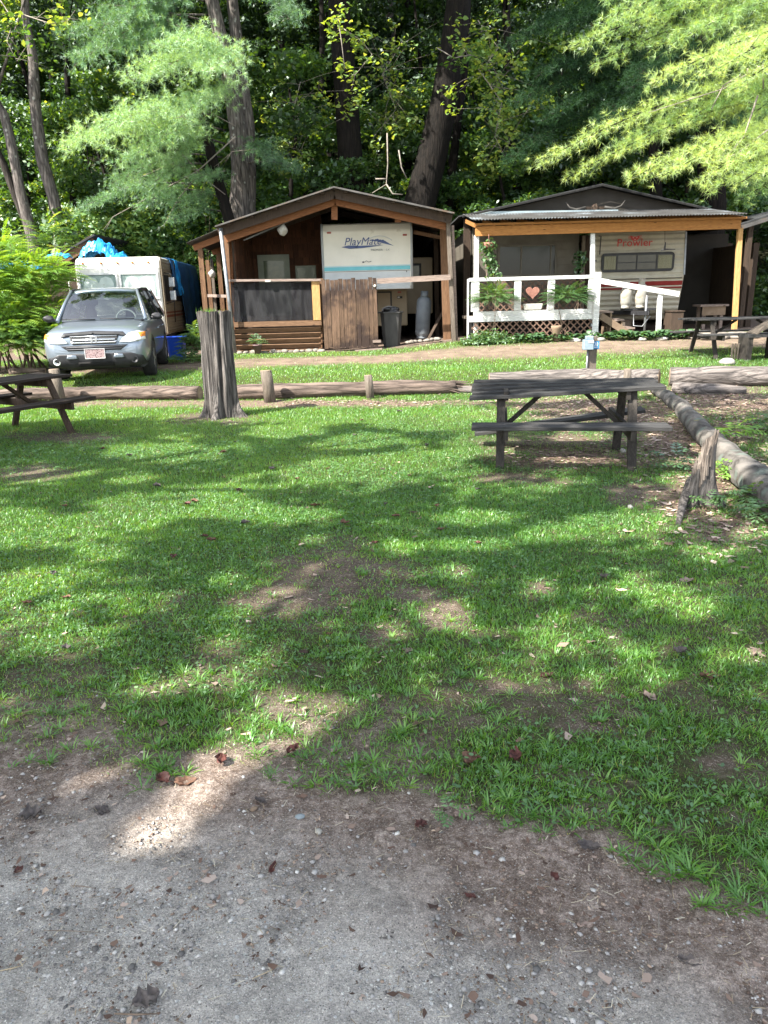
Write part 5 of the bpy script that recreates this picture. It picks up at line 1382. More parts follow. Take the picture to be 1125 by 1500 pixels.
    mb = MB(); mb.b2((a2 + .06, Ys - .035, c2 + .06), (b2_ - .06, Ys - .031, d2 - .06)); part('pane', mb, bpy.data.materials['dark_mirror_pane'], w)
build_camper()

def build_bin():
    Yb = 19.7; a = W(574, 508, Yb); z = hgt(a.x, Yb)
    root = tapered_bin('rubbish_bin', 'dark grey rubbish bin with black bag at the shed opening', 'bin', (a.x, Yb, z), .42, .56, .84, M['bin'])
    mb = MB(); r3 = random.Random(3)
    for k in range(7): mb.stone((a.x + r3.uniform(-.16, .16), Yb + r3.uniform(-.16, .16), z + .90 + r3.uniform(-.02, .05)), r3.uniform(.10, .17), (1.2, 1, .5), k + 2, sub=2)
    tag(part('rubbish_bag', mb, M['bag']), 'black bin bag bulging over the rubbish bin', 'bag')
    for s in (-.15, 0, .15): pass
build_bin()

def tank(name, c, r, h, mat, label, tilt=(0, 0), collar=True, cat='gas tank'):
    c = Vector(c); root = thing(name, label, cat, c)
    R = Matrix.Rotation(tilt[0], 3, 'Y') @ Matrix.Rotation(tilt[1], 3, 'X')
    mb = MB(); mb.lathe([(r * .75, 0), (r * .78, .05), (r * .7, .06), (r * .9, .10), (r, .16), (r, h - .16), (r * .93, h - .09), (r * .7, h - .03), (r * .3, h)], c, 26, R); part('body', mb, mat, root)
    mb = MB(); mb.lathe([(r * .18, h - .02), (r * .18, h + .10), (r * .10, h + .12)], c, 12, R); part('valve', mb, M['galv'], root)
    n = 20; P = []
    for i in range(n + 1):
        a = 2 * math.pi * i / n * .86 + .7
        P.append([c + R @ Vector((r * .52 * math.cos(a), r * .52 * math.sin(a), z)) for z in (h - .07, h + .14)])
    mb = MB(); mb.grid(P); o = part('collar', mb, mat, root); s = o.modifiers.new('s', 'SOLIDIFY'); s.thickness = .008
    return root
p = W(618, 492, 20.9); tank('gas_cylinder', (p.x, 20.9, hgt(p.x, 20.9) + .04), .20, 1.12, M['propane'], 'tall grey gas cylinder leaning inside the shed opening', (.07, 0))
# planks, rubble and stones by the shed
def plank(a, b, w, t_, mat, label):
    mb = MB(); mb.beam(a, b, w, t_); tag(part('plank', mb, M[mat]), label, 'plank')
plank(W(628, 496, 20.4), W(650, 455, 20.9), .09, .03, 'darkwood', 'loose board leaning beside the grey gas cylinder')
plank(W(520, 514, 19.0), W(560, 511, 19.0), .10, .04, 'weather', 'pale board lying under the board gate')
r3 = random.Random(4)
for k in range(14):
    x = 343 + k * 9.2 + r3.uniform(-2, 2); g = G(x, 523 - .02 * k); r = r3.uniform(.07, .12)
    mb = MB(); mb.stone((g.x, 19.0 + r3.uniform(-.06, .06), hgt(g.x, 19.0) + r * .2), r, (1.2, .9, .6), k + 20, sub=2)
    tag(part('edging_stone', mb, M['stone']), 'tan stone in the row edging the foot of the slatted shed wall', 'stone', 'stones edging the shed')
for k in range(9):
    x = 597 + k * 6.0 + r3.uniform(-2, 2); X = W(x, 500, 19.5).x; r = r3.uniform(.05, .09)
    mb = MB(); mb.stone((X, 19.4 + r3.uniform(-.1, .1), hgt(X, 19.4) + r * .4 + .05), r, (1.2, .9, .6), k + 50, sub=2)
    tag(part('rubble_stone', mb, M['stone']), 'reddish stone in the rubble heap at the shed opening', 'stone', 'rubble stones at the shed opening')

# ============================================================ right shelter
def build_shelter():
    Yp = 18.9
    root = thing('trailer_shelter', 'gabled grey shelter with corrugated porch roof on an orange beam over the trailer', 'shelter', (5.6, Yp, hgt(5.6, Yp)))
    # gable roof behind
    Yg = 20.9; pk = W(880, 272, Yg); lf = W(676, 318, Yg); rt = W(1098, 322, Yg); lo = W(700, 330, Yg).z
    mb = MB(); mb.prism([(lf.x + .15, lo - .1), (rt.x, lo - .1), (rt.x, rt.z - .03), (pk.x, pk.z - .03), (lf.x + .15, lf.z - .02)], Yg + .05, Yg + .12); part('gable_wall', mb, M['brownpanel'], root)
    for a, b in ((lf, pk), (pk, rt)):
        mb = MB(); zf = lambda x, y, a=a, b=b: a.z + (b.z - a.z) * (x - a.x) / (b.x - a.x) + .03
        corrugated(mb, a.x - (.1 if a is lf else 0), b.x + (.1 if b is rt else 0), zf, Yg - .15, 25.8, .3, .008, .03); part('roof_sheet', mb, M['darkroof'], root)
        mb = MB(); mb.beam((a.x, Yg - .18, a.z - .01), (b.x, Yg - .18, b.z - .01), .04, .03, up=(0, 1, 0)); part('roof_edge', mb, M['blackm'], root)
    # porch roof, sheets running towards the camera
    A = W(693, 322, Yp - .25); B = W(1094, 313, Yp - .25); zf_ = (A.z + B.z) / 2 + .02
    C_ = rect(695, 314, 1092, 315, Yg - .1)[2]
    n = int((B.x - A.x) / .075 * 4); vs = []; fs = []
    zback = W(880, 318, Yg).z
    for i in range(n + 1):
        x = A.x + (B.x - A.x) * i / n; w = .014 * math.sin(2 * math.pi * (x - A.x) / .075)
        for (y, z, dz) in ((Yp - .28, A.z + (B.z - A.z) * i / n, 0), (Yg + .0, A.z + (B.z - A.z) * i / n + .34, 0), (Yg + .0, A.z + (B.z - A.z) * i / n + .34, -.006), (Yp - .28, A.z + (B.z - A.z) * i / n, -.006)): vs.append((x, y, z + w + dz))
    for i in range(n):
        for j in range(4): fs.append((4 * i + j, 4 * i + (j + 1) % 4, 4 * i + 4 + (j + 1) % 4, 4 * i + 4 + j))
    mb = MB(); mb.add(vs, fs); part('porch_roof', mb, mk('patchy_porch_metal', (.04, .037, .034), (.10, .10, .10), 2, rough=.5, bump=.1, metal=.4, dirt=((.26, .30, .33), 1.1, .56)), root)
    p = W(695, 314, Yg - .12); q = W(905, 311, Yg - .12); mb = MB(); mb.beam(p, q, .04, .13, up=(0, 0, 1)); part('flashing', mb, M['bluesheet'], root)
    mb = MB(); mb.beam(q, W(1040, 309, Yg - .12), .04, .12, up=(0, 0, 1)); part('flashing', mb, M['darkroof'], root)
    # beams and rafters
    a = W(696, 339, Yp); b = W(1085, 328, Yp); h = .22
    mb = MB(); mb.beam(a, b, .045, h); part('front_beam', mb, M['orange_x'], root, bevel=.004)
    a1 = W(696, 329, Yp - .06); b1 = W(1094, 319, Yp - .06); mb = MB(); mb.beam(a1, b1, .03, .05); part('fascia_strip', mb, M['orange_x'], root)
    for k in range(15):
        q = k / 14; x = a.x + (b.x - a.x) * q; z = a.z + (b.z - a.z) * q + h / 2
        mb = MB(); mb.beam((x, Yp - .04, z + .02), (x, Yg, z + .30), .05, .09); part('rafter', mb, M['orange_x'], root)
    # posts
    def post(x0, y0, x1, y1, w, Y, mat, nm='post'):
        p = W(x0, y0, Y); q = W(x1, y1, Y); p.z = hgt(p.x, Y) - .08; mb = MB(); mb.beam(p, q, w, w, up=(1, 0, 0)); part(nm, mb, M[mat], root, bevel=.005)
    post(697, 490, 698, 345, .11, Yp + .08, 'porchwhite'); post(868, 490, 868, 342, .10, Yp + .08, 'porchwhite'); post(1076, 482, 1084, 334, .11, Yp + .08, 'orange_z')
    post(854, 440, 855, 345, .09, 20.3, 'greywood_z'); post(860, 440, 861, 345, .10, 20.45, 'darkwood')
    mb = MB(); mb.b2((W(679, 400, 20.9).x, 20.9, .2), (W(689, 400, 20.9).x, 21.0, lf.z - .05)); part('post', mb, M['darkwood'], root)
    # sided room with sliding window
    Yr = 20.75; x0 = W(692, 400, Yr).x; x1 = W(846, 400, Yr).x; z0 = hgt(4, Yr) + .3
    t = NT('lap_siding'); co = t.coords(); wv = t.n('ShaderNodeTexWave', wave_type='BANDS', bands_direction='Z', wave_profile='SAW'); wv.inputs['Scale'].default_value = 1.6; t.l(co, wv.inputs[0])
    lap = t.bsdf(t.ramp(t.noise(co, 4, 4), [(.3, (.10, .088, .07)), (.7, (.14, .125, .10))]), .7, 0, t.bump(wv.outputs['Fac'], .8, .03)); M['lap'] = lap
    mb = MB(); mb.b2((x0, Yr, z0), (x1, 25.5, W(770, 330, Yr).z)); room = part('room_wall', mb, lap, root)
    wa, wb, wc, wd = rect(729, 358, 815, 405, Yr); f = .05
    mb = MB(); mid1 = W(763, 380, Yr).x; mid2 = W(806, 380, Yr).x
    for A_, B_ in (((wa, wc), (wa + f, wd)), ((wb - f, wc), (wb, wd)), ((wa + f, wd - f), (wb - f, wd)), ((wa + f, wc), (wb - f, wc + f)), ((mid1 - .02, wc + f), (mid1 + .02, wd - f)), ((mid2 - .015, wc + f), (mid2 + .015, wd - f))): mb.b2((A_[0], Yr - .05, A_[1]), (B_[0], Yr - .002, B_[1]))
    wn = part('window', mb, M['siding'], room)
    mb = MB(); mb.b2((wa + f, Yr - .03, wc + f), (wb - f, Yr - .006, wd - f)); part('pane', mb, mk('dark_pane', (.012, .013, .012), (.02, .02, .018), 4, rough=.08, bump=0, spec=.25), wn)
    # back and side closure of carport
    mb = MB(); mb.b2((x1, 25.6, .2), (rt.x, 25.7, 3.3)); part('back_wall', mb, M['darkwood'], root)
    mb = MB(); x = W(1062, 400, 21.5).x; mb.b2((x - .7, 23.5, .2), (x + .9, 23.6, 3.1)); part('tin_wall', mb, M['brownpanel'], root)
    mb = MB(); x = W(1100, 400, 21).x; mb.b2((x, 21, .2), (x + .15, 25.8, 2.7)); part('side_wall', mb, M['darkwood'], root)
    mb = MB(); mb.b2((W(650, 400, 23).x, 22.8, .2), (W(690, 400, 23).x, 22.9, 3.4)); part('back_wall', mb, M['blackm'], root) if 0 else None
    # neighbouring dark shed cut off by the right edge
    sh = thing('dark_shed', 'dark open shed with a rising roof edge cut off by the right edge', 'shed', (10.6, 21, hgt(10.6, 21)))
    pa, pb2 = W(1086, 333, 20.5), W(1190, 300, 20.5)
    mb = MB(); mb.beam(pa, pb2, .05, .10, up=(0, 0, 1)); part('roof_edge', mb, M['roofmetal'], sh)
    mb = MB(); dx = Vector((0, 5, 0)); mb.add([pa + Vector((0, 0, .06)), pb2 + Vector((0, 0, .06)), pb2 + dx, pa + dx], [(0, 1, 2, 3)]); o = part('roof', mb, M['darkroof'], sh); s_ = o.modifiers.new('s', 'SOLIDIFY'); s_.thickness = .04
    mb = MB(); mb.b2((pa.x + .3, 24.8, .2), (pb2.x, 24.9, 2.9)); part('back_wall', mb, M['darkwood'], sh)
    for xx in (.25, 1.9): mb = MB(); mb.b2((pa.x + xx, 20.6, hgt(10, 20.6) - .1), (pa.x + xx + .12, 20.72, pa.z + .05)); part('post', mb, M['darkwood'], sh)
    # horns on the gable
    c = W(871, 305, Yg - .02); mb = MB()
    mb.stone(c, .10, (1.1, .5, 1.2), 5, sub=2); mb.beam(c + Vector((-.3, 0, 0)), c + Vector((.3, 0, 0)), .05, .07); o = part('skull', mb, M['darkwood'])
    for s in (-1, 1):
        P = [c + Vector((s * .25, -.03, .02)), c + Vector((s * .5, -.06, -.03)), c + Vector((s * .68, -.06, .03)), c + Vector((s * .78, -.05, .17))]; m2 = MB(); m2.tube(P, [.035, .032, .024, .008], 8); part('horn', m2, mk('grey_horn', (.035, .032, .028), (.065, .06, .053), 8, bump=.1), o)
    tag(o, 'pair of long curved horns mounted high on the grey gable', 'horns'); o.name = 'mounted_horns'
build_shelter()

def build_porch():
    Y = 18.6; root = thing('porch_deck', 'white railed porch deck with brown lattice panels', 'porch', (W(780, 490, Y).x, Y, hgt(4, Y)))
    zt = W(780, 405, Y).z; xl = W(690, 430, Y).x; xr = W(874, 430, Y).x; zf = W(780, 466, Y).z; zs = W(780, 452, Y).z; z0 = hgt(4, Y)
    t_ = .035
    def bx(nm, a, b, m='porchwhite', par=root): mb = MB(); mb.b2(a, b); return part(nm, mb, M[m], par, bevel=.003)
    bx('top_rail', (xl - .05, Y - .06, zt - .08), (xr + .02, Y + .04, zt))
    zb0 = W(780, 469.5, Y).z; zb1 = W(780, 461, Y).z; zs = W(780, 454.5, Y).z; bx('floor_beam', (xl - .04, Y - .045, zb0), (xr + .03, Y, zb1)); bx('ledge_board', (xl + .12, Y - .03, zb1 + .003), (xr - .05, Y + .03, zs))
    bx('deck_floor', (xl, Y + .01, zf - .02), (xr, 20.6, zf + .05), 'greywood_z')
    for (a, b) in ((690, 702), (753, 763), (802, 812), (861, 871)):
        xa, xb = W(a, 430, Y).x, W(b, 430, Y).x; bx('baluster', (xa, Y - .042, zs + .002), (xb, Y + .02, zt - .082))
    bx('corner_post', (W(869, 430, Y).x, Y - .08, z0 - .05), (W(878, 430, Y).x, Y - .062, zt + .06)) ; bx('corner_post', (xl - .09, Y - .02, z0 - .05), (xl - .052, Y + .06, zt - .02))
    def lattice(nm, x0, x1, za, zb, Yl, mat):
        mb = MB(); s = .165; w = .030; H = zb - za
        k = x0 - H
        for dr in (1, -1):
            k = x0 - H
            while k < x1 + H:
                # line x = k + dr*(z-za)
                a = k if dr == 1 else k + 0; za_, zb_ = za, zb
                xa, xb = (k, k + H) if dr == 1 else (k + H, k)
                # clip to x range
                pa, pb = Vector((xa, 0, za)), Vector((xb, 0, zb))
                def clip(pa, pb):
                    d = pb - pa; t0, t1 = 0, 1
                    for lim, sg in ((x0, 1), (x1, -1)):
                        va, vb = sg * (pa.x - lim), sg * (pb.x - lim)
                        if va < 0 and vb < 0: return None
                        if va < 0: t0 = max(t0, va / (va - vb))
                        if vb < 0: t1 = min(t1, va / (va - vb))
                    return (pa + d * t0, pa + d * t1) if t1 > t0 + .02 else None
                r = clip(pa, pb)
                if r:
                    yy = Yl + (.012 if dr > 0 else 0); a_, b_ = r; a_.y = b_.y = yy
                    mb.beam(a_, b_, w, .010, up=(0, 1, 0))
                k += s
        part(nm, mb, mat, root)
    lattice('lattice_skirt', xl + .02, xr - .02, z0 + .0, zb0 - .003, Y - .02, M['lattice'])
    lattice('lattice_screen', W(704, 430, 19.9).x, W(858, 430, 19.9).x, zf + .05, zt - .04, 20.1, M['lattice'])
    bx('dark_skirt', (xl, Y + .5, z0 - .1), (xr, Y + .55, zf - .05), 'blackm')
    # terracotta heart hanging between balusters
    c = W(780, 428, Y + .02); h = .17; mb = MB(); pts = []
    for k in range(28):
        a = 2 * math.pi * k / 28; pts.append((c.x + h * 16 * math.sin(a) ** 3 / 17, c.z + h * (13 * math.cos(a) - 5 * math.cos(2 * a) - 2 * math.cos(3 * a) - math.cos(4 * a)) / 17))
    mb.prism(pts, Y - .02, Y + .03); ht = part('hanging_heart', mb, M['terra'], None, bevel=.006); tag(ht, 'terracotta heart plaque hanging between the white porch posts', 'heart plaque')
    mb = MB(); mb.tube([(c.x - .06, Y, c.z + .12), (c.x, Y, zt - .08), (c.x + .06, Y, c.z + .12)], .005, 5); part('string', mb, M['twig'], ht)
    # window box
    a, b, cc, d = rect(766, 445, 795, 454, Y - .02); mb = MB(); xm = (a + b) / 2; w = (b - a) / 2
    mb.add([(xm + sx * w * (1 if z > .5 else .85), Y + .02 + sy * .08 * (1 if z > .5 else .8), cc + (d - cc) * z) for z in (0, 1) for sx, sy in ((-1, -1), (1, -1), (1, 1), (-1, 1))], [(0, 1, 2, 3), (4, 5, 6, 7), (0, 1, 5, 4), (1, 2, 6, 5), (2, 3, 7, 6), (3, 0, 4, 7)])
    tag(part('planter', mb, M['globe'], None, bevel=.01), 'empty whitish oval planter on the porch ledge below the heart', 'planter')
    # sloping ramp rail
    rr = thing('ramp_rail', 'white sloping hand rail on a single post right of the porch', 'hand rail', (W(962, 490, 18.5).x, 18.5, hgt(6.5, 18.5)))
    mb = MB(); mb.beam(W(876, 411, 18.4), W(995, 431, 18.2), .045, .12); part('rail', mb, M['porchwhite'], rr, bevel=.003)
    p = W(965, 482, 18.3); q = W(967, 428, 18.3); p.z = hgt(p.x, 18.3) - .05; mb = MB(); mb.beam(p, q, .09, .10, up=(1, 0, 0)); part('post', mb, M['porchwhite'], rr, bevel=.003)
    # steps
    st = thing('steps', 'small weathered wooden steps beside the porch', 'steps', (W(885, 480, 18.9).x, 18.9, hgt(5.8, 18.9)))
    x = W(878, 470, 18.9).x; z0 = hgt(5.8, 18.9)
    for k, (dx, h) in enumerate(((.0, .60), (.28, .40), (.56, .20))):
        mb = MB(); mb.b2((x + dx, 18.85, z0 + h - .04), (x + dx + .32, 19.6, z0 + h)); part('tread', mb, M['weather'], st)
        mb = MB(); mb.b2((x + dx + .26, 18.87, z0 - .03), (x + dx + .29, 19.58, z0 + h - .042)); part('riser', mb, M['tan'], st)
    mb = MB(); mb.beam((x, 18.83, z0 + .5), (x + .8, 18.83, z0 + .0), .03, .16); part('stringer', mb, M['tan'], st)
build_porch()

def build_trailer():
    Y = 20.2; a, b, c, d = rect(868, 339, 1002, 472, Y)
    root = thing('travel_trailer', 'cream ribbed travel trailer with maroon stripe and long front window under the shelter', 'trailer', ((a + b) / 2, Y, hgt(6.8, Y)))
    z = lambda py: W(935, py, Y).z
    zs = z(416)
    t = NT('ribbed_skin'); co = t.coords(); wv = t.n('ShaderNodeTexWave', wave_type='BANDS', bands_direction='Z'); wv.inputs['Scale'].default_value = 2.4; t.l(co, wv.inputs[0])
    f = t.noise(co, 2.5, 6, .6); skin = t.bsdf(t.ramp(f, [(.3, (.33, .30, .235)), (.7, (.46, .43, .35))]), .5, 0, t.bump(wv.outputs['Fac'], .7, .03))
    prof = [(.10, d), (.0, z(405)), (.22, z(456)), (.5, z(470)), (5.2, z(470)), (5.2, d)]
    n = len(prof); mb = MB(); mb.add([(a, Y + y, zz) for y, zz in prof] + [(b, Y + y, zz) for y, zz in prof], [(i, (i + 1) % n, (i + 1) % n + n, i + n) for i in range(n)] + [tuple(range(n)), tuple(range(n, 2 * n))[::-1]])
    part('body', mb, skin, root, bevel=.02)
    yl = lambda py: Y + .22 * max(0, (405 - 0 - 0 + 0 + (py - 405)) - 405) / 51 if py > 405 else Y + .10 * (405 - py) / 66
    def band(nm, p0, p1, x0, x1, mat, off=.012, par=root):
        z1, z0 = z(p0), z(p1); mb = MB(); mb.add([(x0, yl(p1) - off, z0), (x1, yl(p1) - off, z0), (x1, yl(p0) - off, z1), (x0, yl(p0) - off, z1), (x0, yl(p1) - .001, z0), (x1, yl(p1) - .001, z0), (x1, yl(p0) - .001, z1), (x0, yl(p0) - .001, z1)], [(0, 1, 2, 3), (4, 5, 6, 7), (0, 1, 5, 4), (2, 3, 7, 6), (1, 2, 6, 5), (0, 3, 7, 4)]); return part(nm, mb, mat, par)
    band('stripe', 412.5, 419, a + .03, b - .02, M['maroon']); band('stripe', 421, 423.5, a + .03, b - .02, M['maroon']); band('trim_line', 408, 409, a + .02, b - .05, M['black'])
    band('corner_trim', 340, 404, b - .03, b + .012, M['galv'], .02)
    x0, x1, zc, zd = rect(881, 370, 987, 398, Y); ym = Y + .01
    def rr(x0, x1, z0, z1, r, n=5):
        P = []
        for cx, cz, a0 in ((x1 - r, z1 - r, 0), (x0 + r, z1 - r, 90), (x0 + r, z0 + r, 180), (x1 - r, z0 + r, 270)):
            for k in range(n + 1): q = rad(a0 + 90 * k / n); P.append((cx + r * math.cos(q), cz + r * math.sin(q)))
        return P
    mb = MB(); mb.prism(rr(x0, x1, zc, zd, .10), Y - .035, Y + .04); w = part('window_frame', mb, M['black'], root)
    mb = MB(); mb.prism(rr(x0 + .06, x1 - .06, zc + .06, zd - .06, .05), Y - .040, Y - .036); part('pane', mb, mk('brown_glass', (.04, .038, .03), (.075, .07, .055), 3, rough=.12, bump=0, spec=.3), w)
    for p0, p1 in ((884, 901), (963, 983)):
        xa, xb, _, _ = rect(p0, 374, p1, 395, Y); mb = MB(); P = [[(xa + (xb - xa) * i / 24, Y - .052 + .006 * math.sin(i * 1.3), zz) for zz in (zc + .07, zd - .08)] for i in range(25)]; mb.grid(P); part('curtain', mb, M['curtain'], w)
    mb = MB()
    for px in (903, 961, 932): x = W(px, 384, Y).x; mb.b2((x - .012, Y - .058, zc + .06), (x + .012, Y - .041, zd - .06))
    xa = W(904, 384, Y).x; xb = W(960, 384, Y).x; mb.b2((xa, Y - .047, z(385)), (xb, Y - .0412, z(383.8))); part('window_bar', mb, M['black'], w)
    text_part('lettering', 'Prowler', .27, face_m((W(930.5, 356, Y).x, Y + .045, z(355.5))), M['redpaint'], root, .006, 0, 1.05, 1.0)
    # cat face mark above the name
    cx = W(931, 350, Y).x; cz = z(349.5); yy = Y + .055; mb = MB()
    mb.prism([(cx - .12, cz + .08), (cx - .03, cz + .05), (cx + .03, cz + .05), (cx + .12, cz + .08), (cx + .09, cz + .0), (cx + .05, cz - .045), (cx - .05, cz - .045), (cx - .09, cz)], yy - .008, yy + .004)
    for s in (-1, 1):
        for k in range(3): mb.beam((cx + s * .07, yy, cz + .05 - .03 * k), (cx + s * .17, yy, cz + .075 - .035 * k), .012, .008, up=(0, 1, 0))
    em = part('emblem', mb, M['redpaint'], root)
    mb = MB()
    for s in (-1, 1): mb.beam((cx + s * .03, yy - .012, cz + .02), (cx + s * .06, yy - .012, cz + .035), .012, .006, up=(0, 1, 0))
    mb.beam((cx - .02, yy - .012, cz - .015), (cx + .02, yy - .012, cz - .015), .014, .006, up=(0, 1, 0)); part('emblem_eyes', mb, M['prowl'], em)
    mb = MB(); p = W(877, 346, Y - .02); mb.tube([p, p + Vector((.06, 0, .0)), p + Vector((.05, 0, -.45))], .014, 6); part('awning_hook', mb, M['black'], root)
    mb = MB(); mb.box(W(872, 382, Y - .01), (.06, .02, .05)); part('decal', mb, M['black'], root)
    # A-frame hitch and jack
    z0 = hgt(6.6, 19.5); xm = W(936, 470, 19.6).x
    mb = MB()
    for s in (-1, 1): mb.beam((xm + s * .55, Y + .3, z0 + .52), (xm, 19.0, z0 + .52), .06, .10)
    hi = part('hitch_frame', mb, M['black'], root)
    mb = MB(); mb.tube([(xm, 19.15, z0 - .02), (xm, 19.15, z0 + .95)], .03, 8); mb.stone((xm, 19.15, z0 + .52), .07, (1, 1, .6), 2, sub=2); part('jack', mb, M['galv'], hi)
    mb = MB(); mb.b2((xm - .42, 19.55, z0 + .58), (xm + .42, 19.85, z0 + .62)); part('tank_tray', mb, M['black'], hi)
    mb = MB(); mb.tube([(xm - .25, 19.3, z0 + .5), (xm - .3, 19.1, z0 + .22), (xm - .1, 19.05, z0 + .2), (xm + .1, 19.1, z0 + .45)], .012, 6); part('chain', mb, M['galv'], hi)
    tank('propane_tank', (W(916, 460, 19.55).x, 19.6, z0 + .63), .155, .52, M['propwhite'], 'rust stained white propane tank on the trailer hitch, left of the two', (0, 0))
    tank('propane_tank', (W(938, 460, 19.55).x, 19.6, z0 + .63), .155, .60, M['propwhite'], 'taller cleaner white propane tank on the trailer hitch, right of the two', (0, 0))
build_trailer()

# clutter below and beside the trailer
def crate(px0, py0, px1, py1, Y, dep, mat, name, label, cat):
    a, b, c, d = rect(px0, py0, px1, py1, Y); z = hgt((a + b) / 2, Y) - .01; mb = MB(); t_ = .025
    root = thing(name, label, cat, ((a + b) / 2, Y, z)); h = d
    mb.b2((a, Y, z), (b, Y + t_, h)); mb.b2((a, Y + dep - t_, z), (b, Y + dep, h)); mb.b2((a, Y + t_, z), (a + t_, Y + dep - t_, h)); mb.b2((b - t_, Y + t_, z), (b, Y + dep - t_, h)); mb.b2((a + t_, Y + t_, z), (b - t_, Y + dep - t_, z + t_))
    part('box_walls', mb, mat, root, bevel=.004)
    mb = MB(); mb.b2((a - .02, Y - .02, h + .001), (b + .02, Y + dep + .02, h + .03)); part('lid', mb, mat, root, bevel=.004)
crate(983, 457, 1001, 480, 19.4, .5, M['darkwood'], 'storage_box', 'dark storage box under the trailer corner', 'box')
crate(905, 470, 925, 482, 19.9, .4, M['greywood_z'], 'wooden_crate', 'grey wooden crate under the propane tanks', 'crate')
r3 = random.Random(12)
for k, (px, py, lab) in enumerate([(1007, 472, 'round stone near the dark storage box'), (1018, 473, 'flat stone between the storage box and the bench'), (1020, 466, 'pale stone in front of the shaded bench'), (948, 478, 'grey block stone under the hitch'), (976, 486, 'flat grey slab stone right of the white rail post')]):
    p = W(px, py, 19.0); r = .12; mb = MB(); mb.stone((p.x, 19.0, hgt(p.x, 19) + .04), r, (1.4, 1, .55), k + 3, sub=2); tag(part('stone', mb, M['stone']), lab, 'stone')
def shade_bench():
    Y = 20.6; x0, x1, zb, zt = rect(1028, 446, 1062, 482, Y); z0 = hgt(x0, Y)
    root = thing('garden_bench', 'old wooden table like bench in the shade beside the trailer', 'bench', ((x0 + x1) / 2, Y, z0))
    mb = MB(); mb.b2((x0 - .08, Y - .05, zt - .05), (x1 + .06, Y + .5, zt)); part('seat', mb, M['weather'], root)
    mb = MB(); mb.b2((x0, Y, zt - .28), (x1, Y + .03, zt - .052)); part('apron', mb, M['tan'], root)
    for x in (x0 + .04, x1 - .12):
        for y in (Y + .032, Y + .40): mb = MB(); mb.b2((x, y, z0 - .02), (x + .08, y + .07, zt - .052)); part('leg', mb, M['weather'], root)
shade_bench()
# hanging ornament before the trailer window
c = W(974, 365, 19.0); root = thing('wind_chime', 'thin dark ornament hanging from the orange beam before the trailer', 'ornament', W(974, 340, 19.0)); mb = MB(); mb.tube([W(974, 338, 19.0), c], .006, 5); part('cord', mb, M['black'], root)
mb = MB(); mb.tube([c + Vector((0, 0, .16)), c + Vector((-.01, 0, -.02))], [.01, .03], 6); mb.tube([c + Vector((-.10, 0, -.03)), c + Vector((.0, 0, -.0)), c + Vector((.25, 0, -.01))], [.01, .02, .008], 6); part('bird_shape', mb, M['black'], root)
# low stone terrace edging right of the hostas (flat slabs)
r3 = random.Random(8)
k = 0
for row, (py, n, x0, x1) in enumerate(((505, 6, 1035, 1100), (497, 7, 1010, 1105), (511, 5, 1010, 1100))):
    for i in range(n):
        px = x0 + (x1 - x0) * (i + r3.uniform(.2, .8)) / n; g = G(px, py + 6); Y = 17.9 + row * .25
        p = W(px, py, Y); mb = MB(); mb.stone((p.x, Y, hgt(p.x, Y) + .03), r3.uniform(.13, .2), (1.6, .9, .4), 30 + k, sub=2); k += 1
        tag(part('terrace_stone', mb, M['stone']), 'flat stone of the low terrace edge between hostas and far picnic table', 'stone', 'stones edging the dirt road on the right')
for px, py in ((915, 500), (995, 506), (1040, 503), (890, 508)):
    p = G(px, py + 4); mb = MB(); mb.stone((p.x, 18.0, hgt(p.x, 18) + .03), .12, (1.3, .9, .5), px, sub=2); tag(part('edging_stone', mb, M['palestone']), 'pale stone in front of the hosta bed', 'stone', 'pale stones before the hosta bed')
# lawn stone near far table
p = G(1065, 533); mb = MB(); mb.stone((p.x, p.y, p.z + .04), .12, (1.3, .9, .6), 5, sub=2); tag(part('stone', mb, M['palestone']), 'pale stone in the grass under the far picnic table', 'stone')

# small urn between hostas
p = W(814, 507, 18.2); mb = MB(); z = hgt(p.x, 18.2); mb.lathe([(.07, 0), (.09, .02), (.05, .10), (.09, .20), (.12, .30), (.13, .36), (.11, .36), (.10, .30)], (p.x, 18.2, z), 20); tag(part('urn', mb, M['tan']), 'small brown urn standing between the hostas', 'urn')

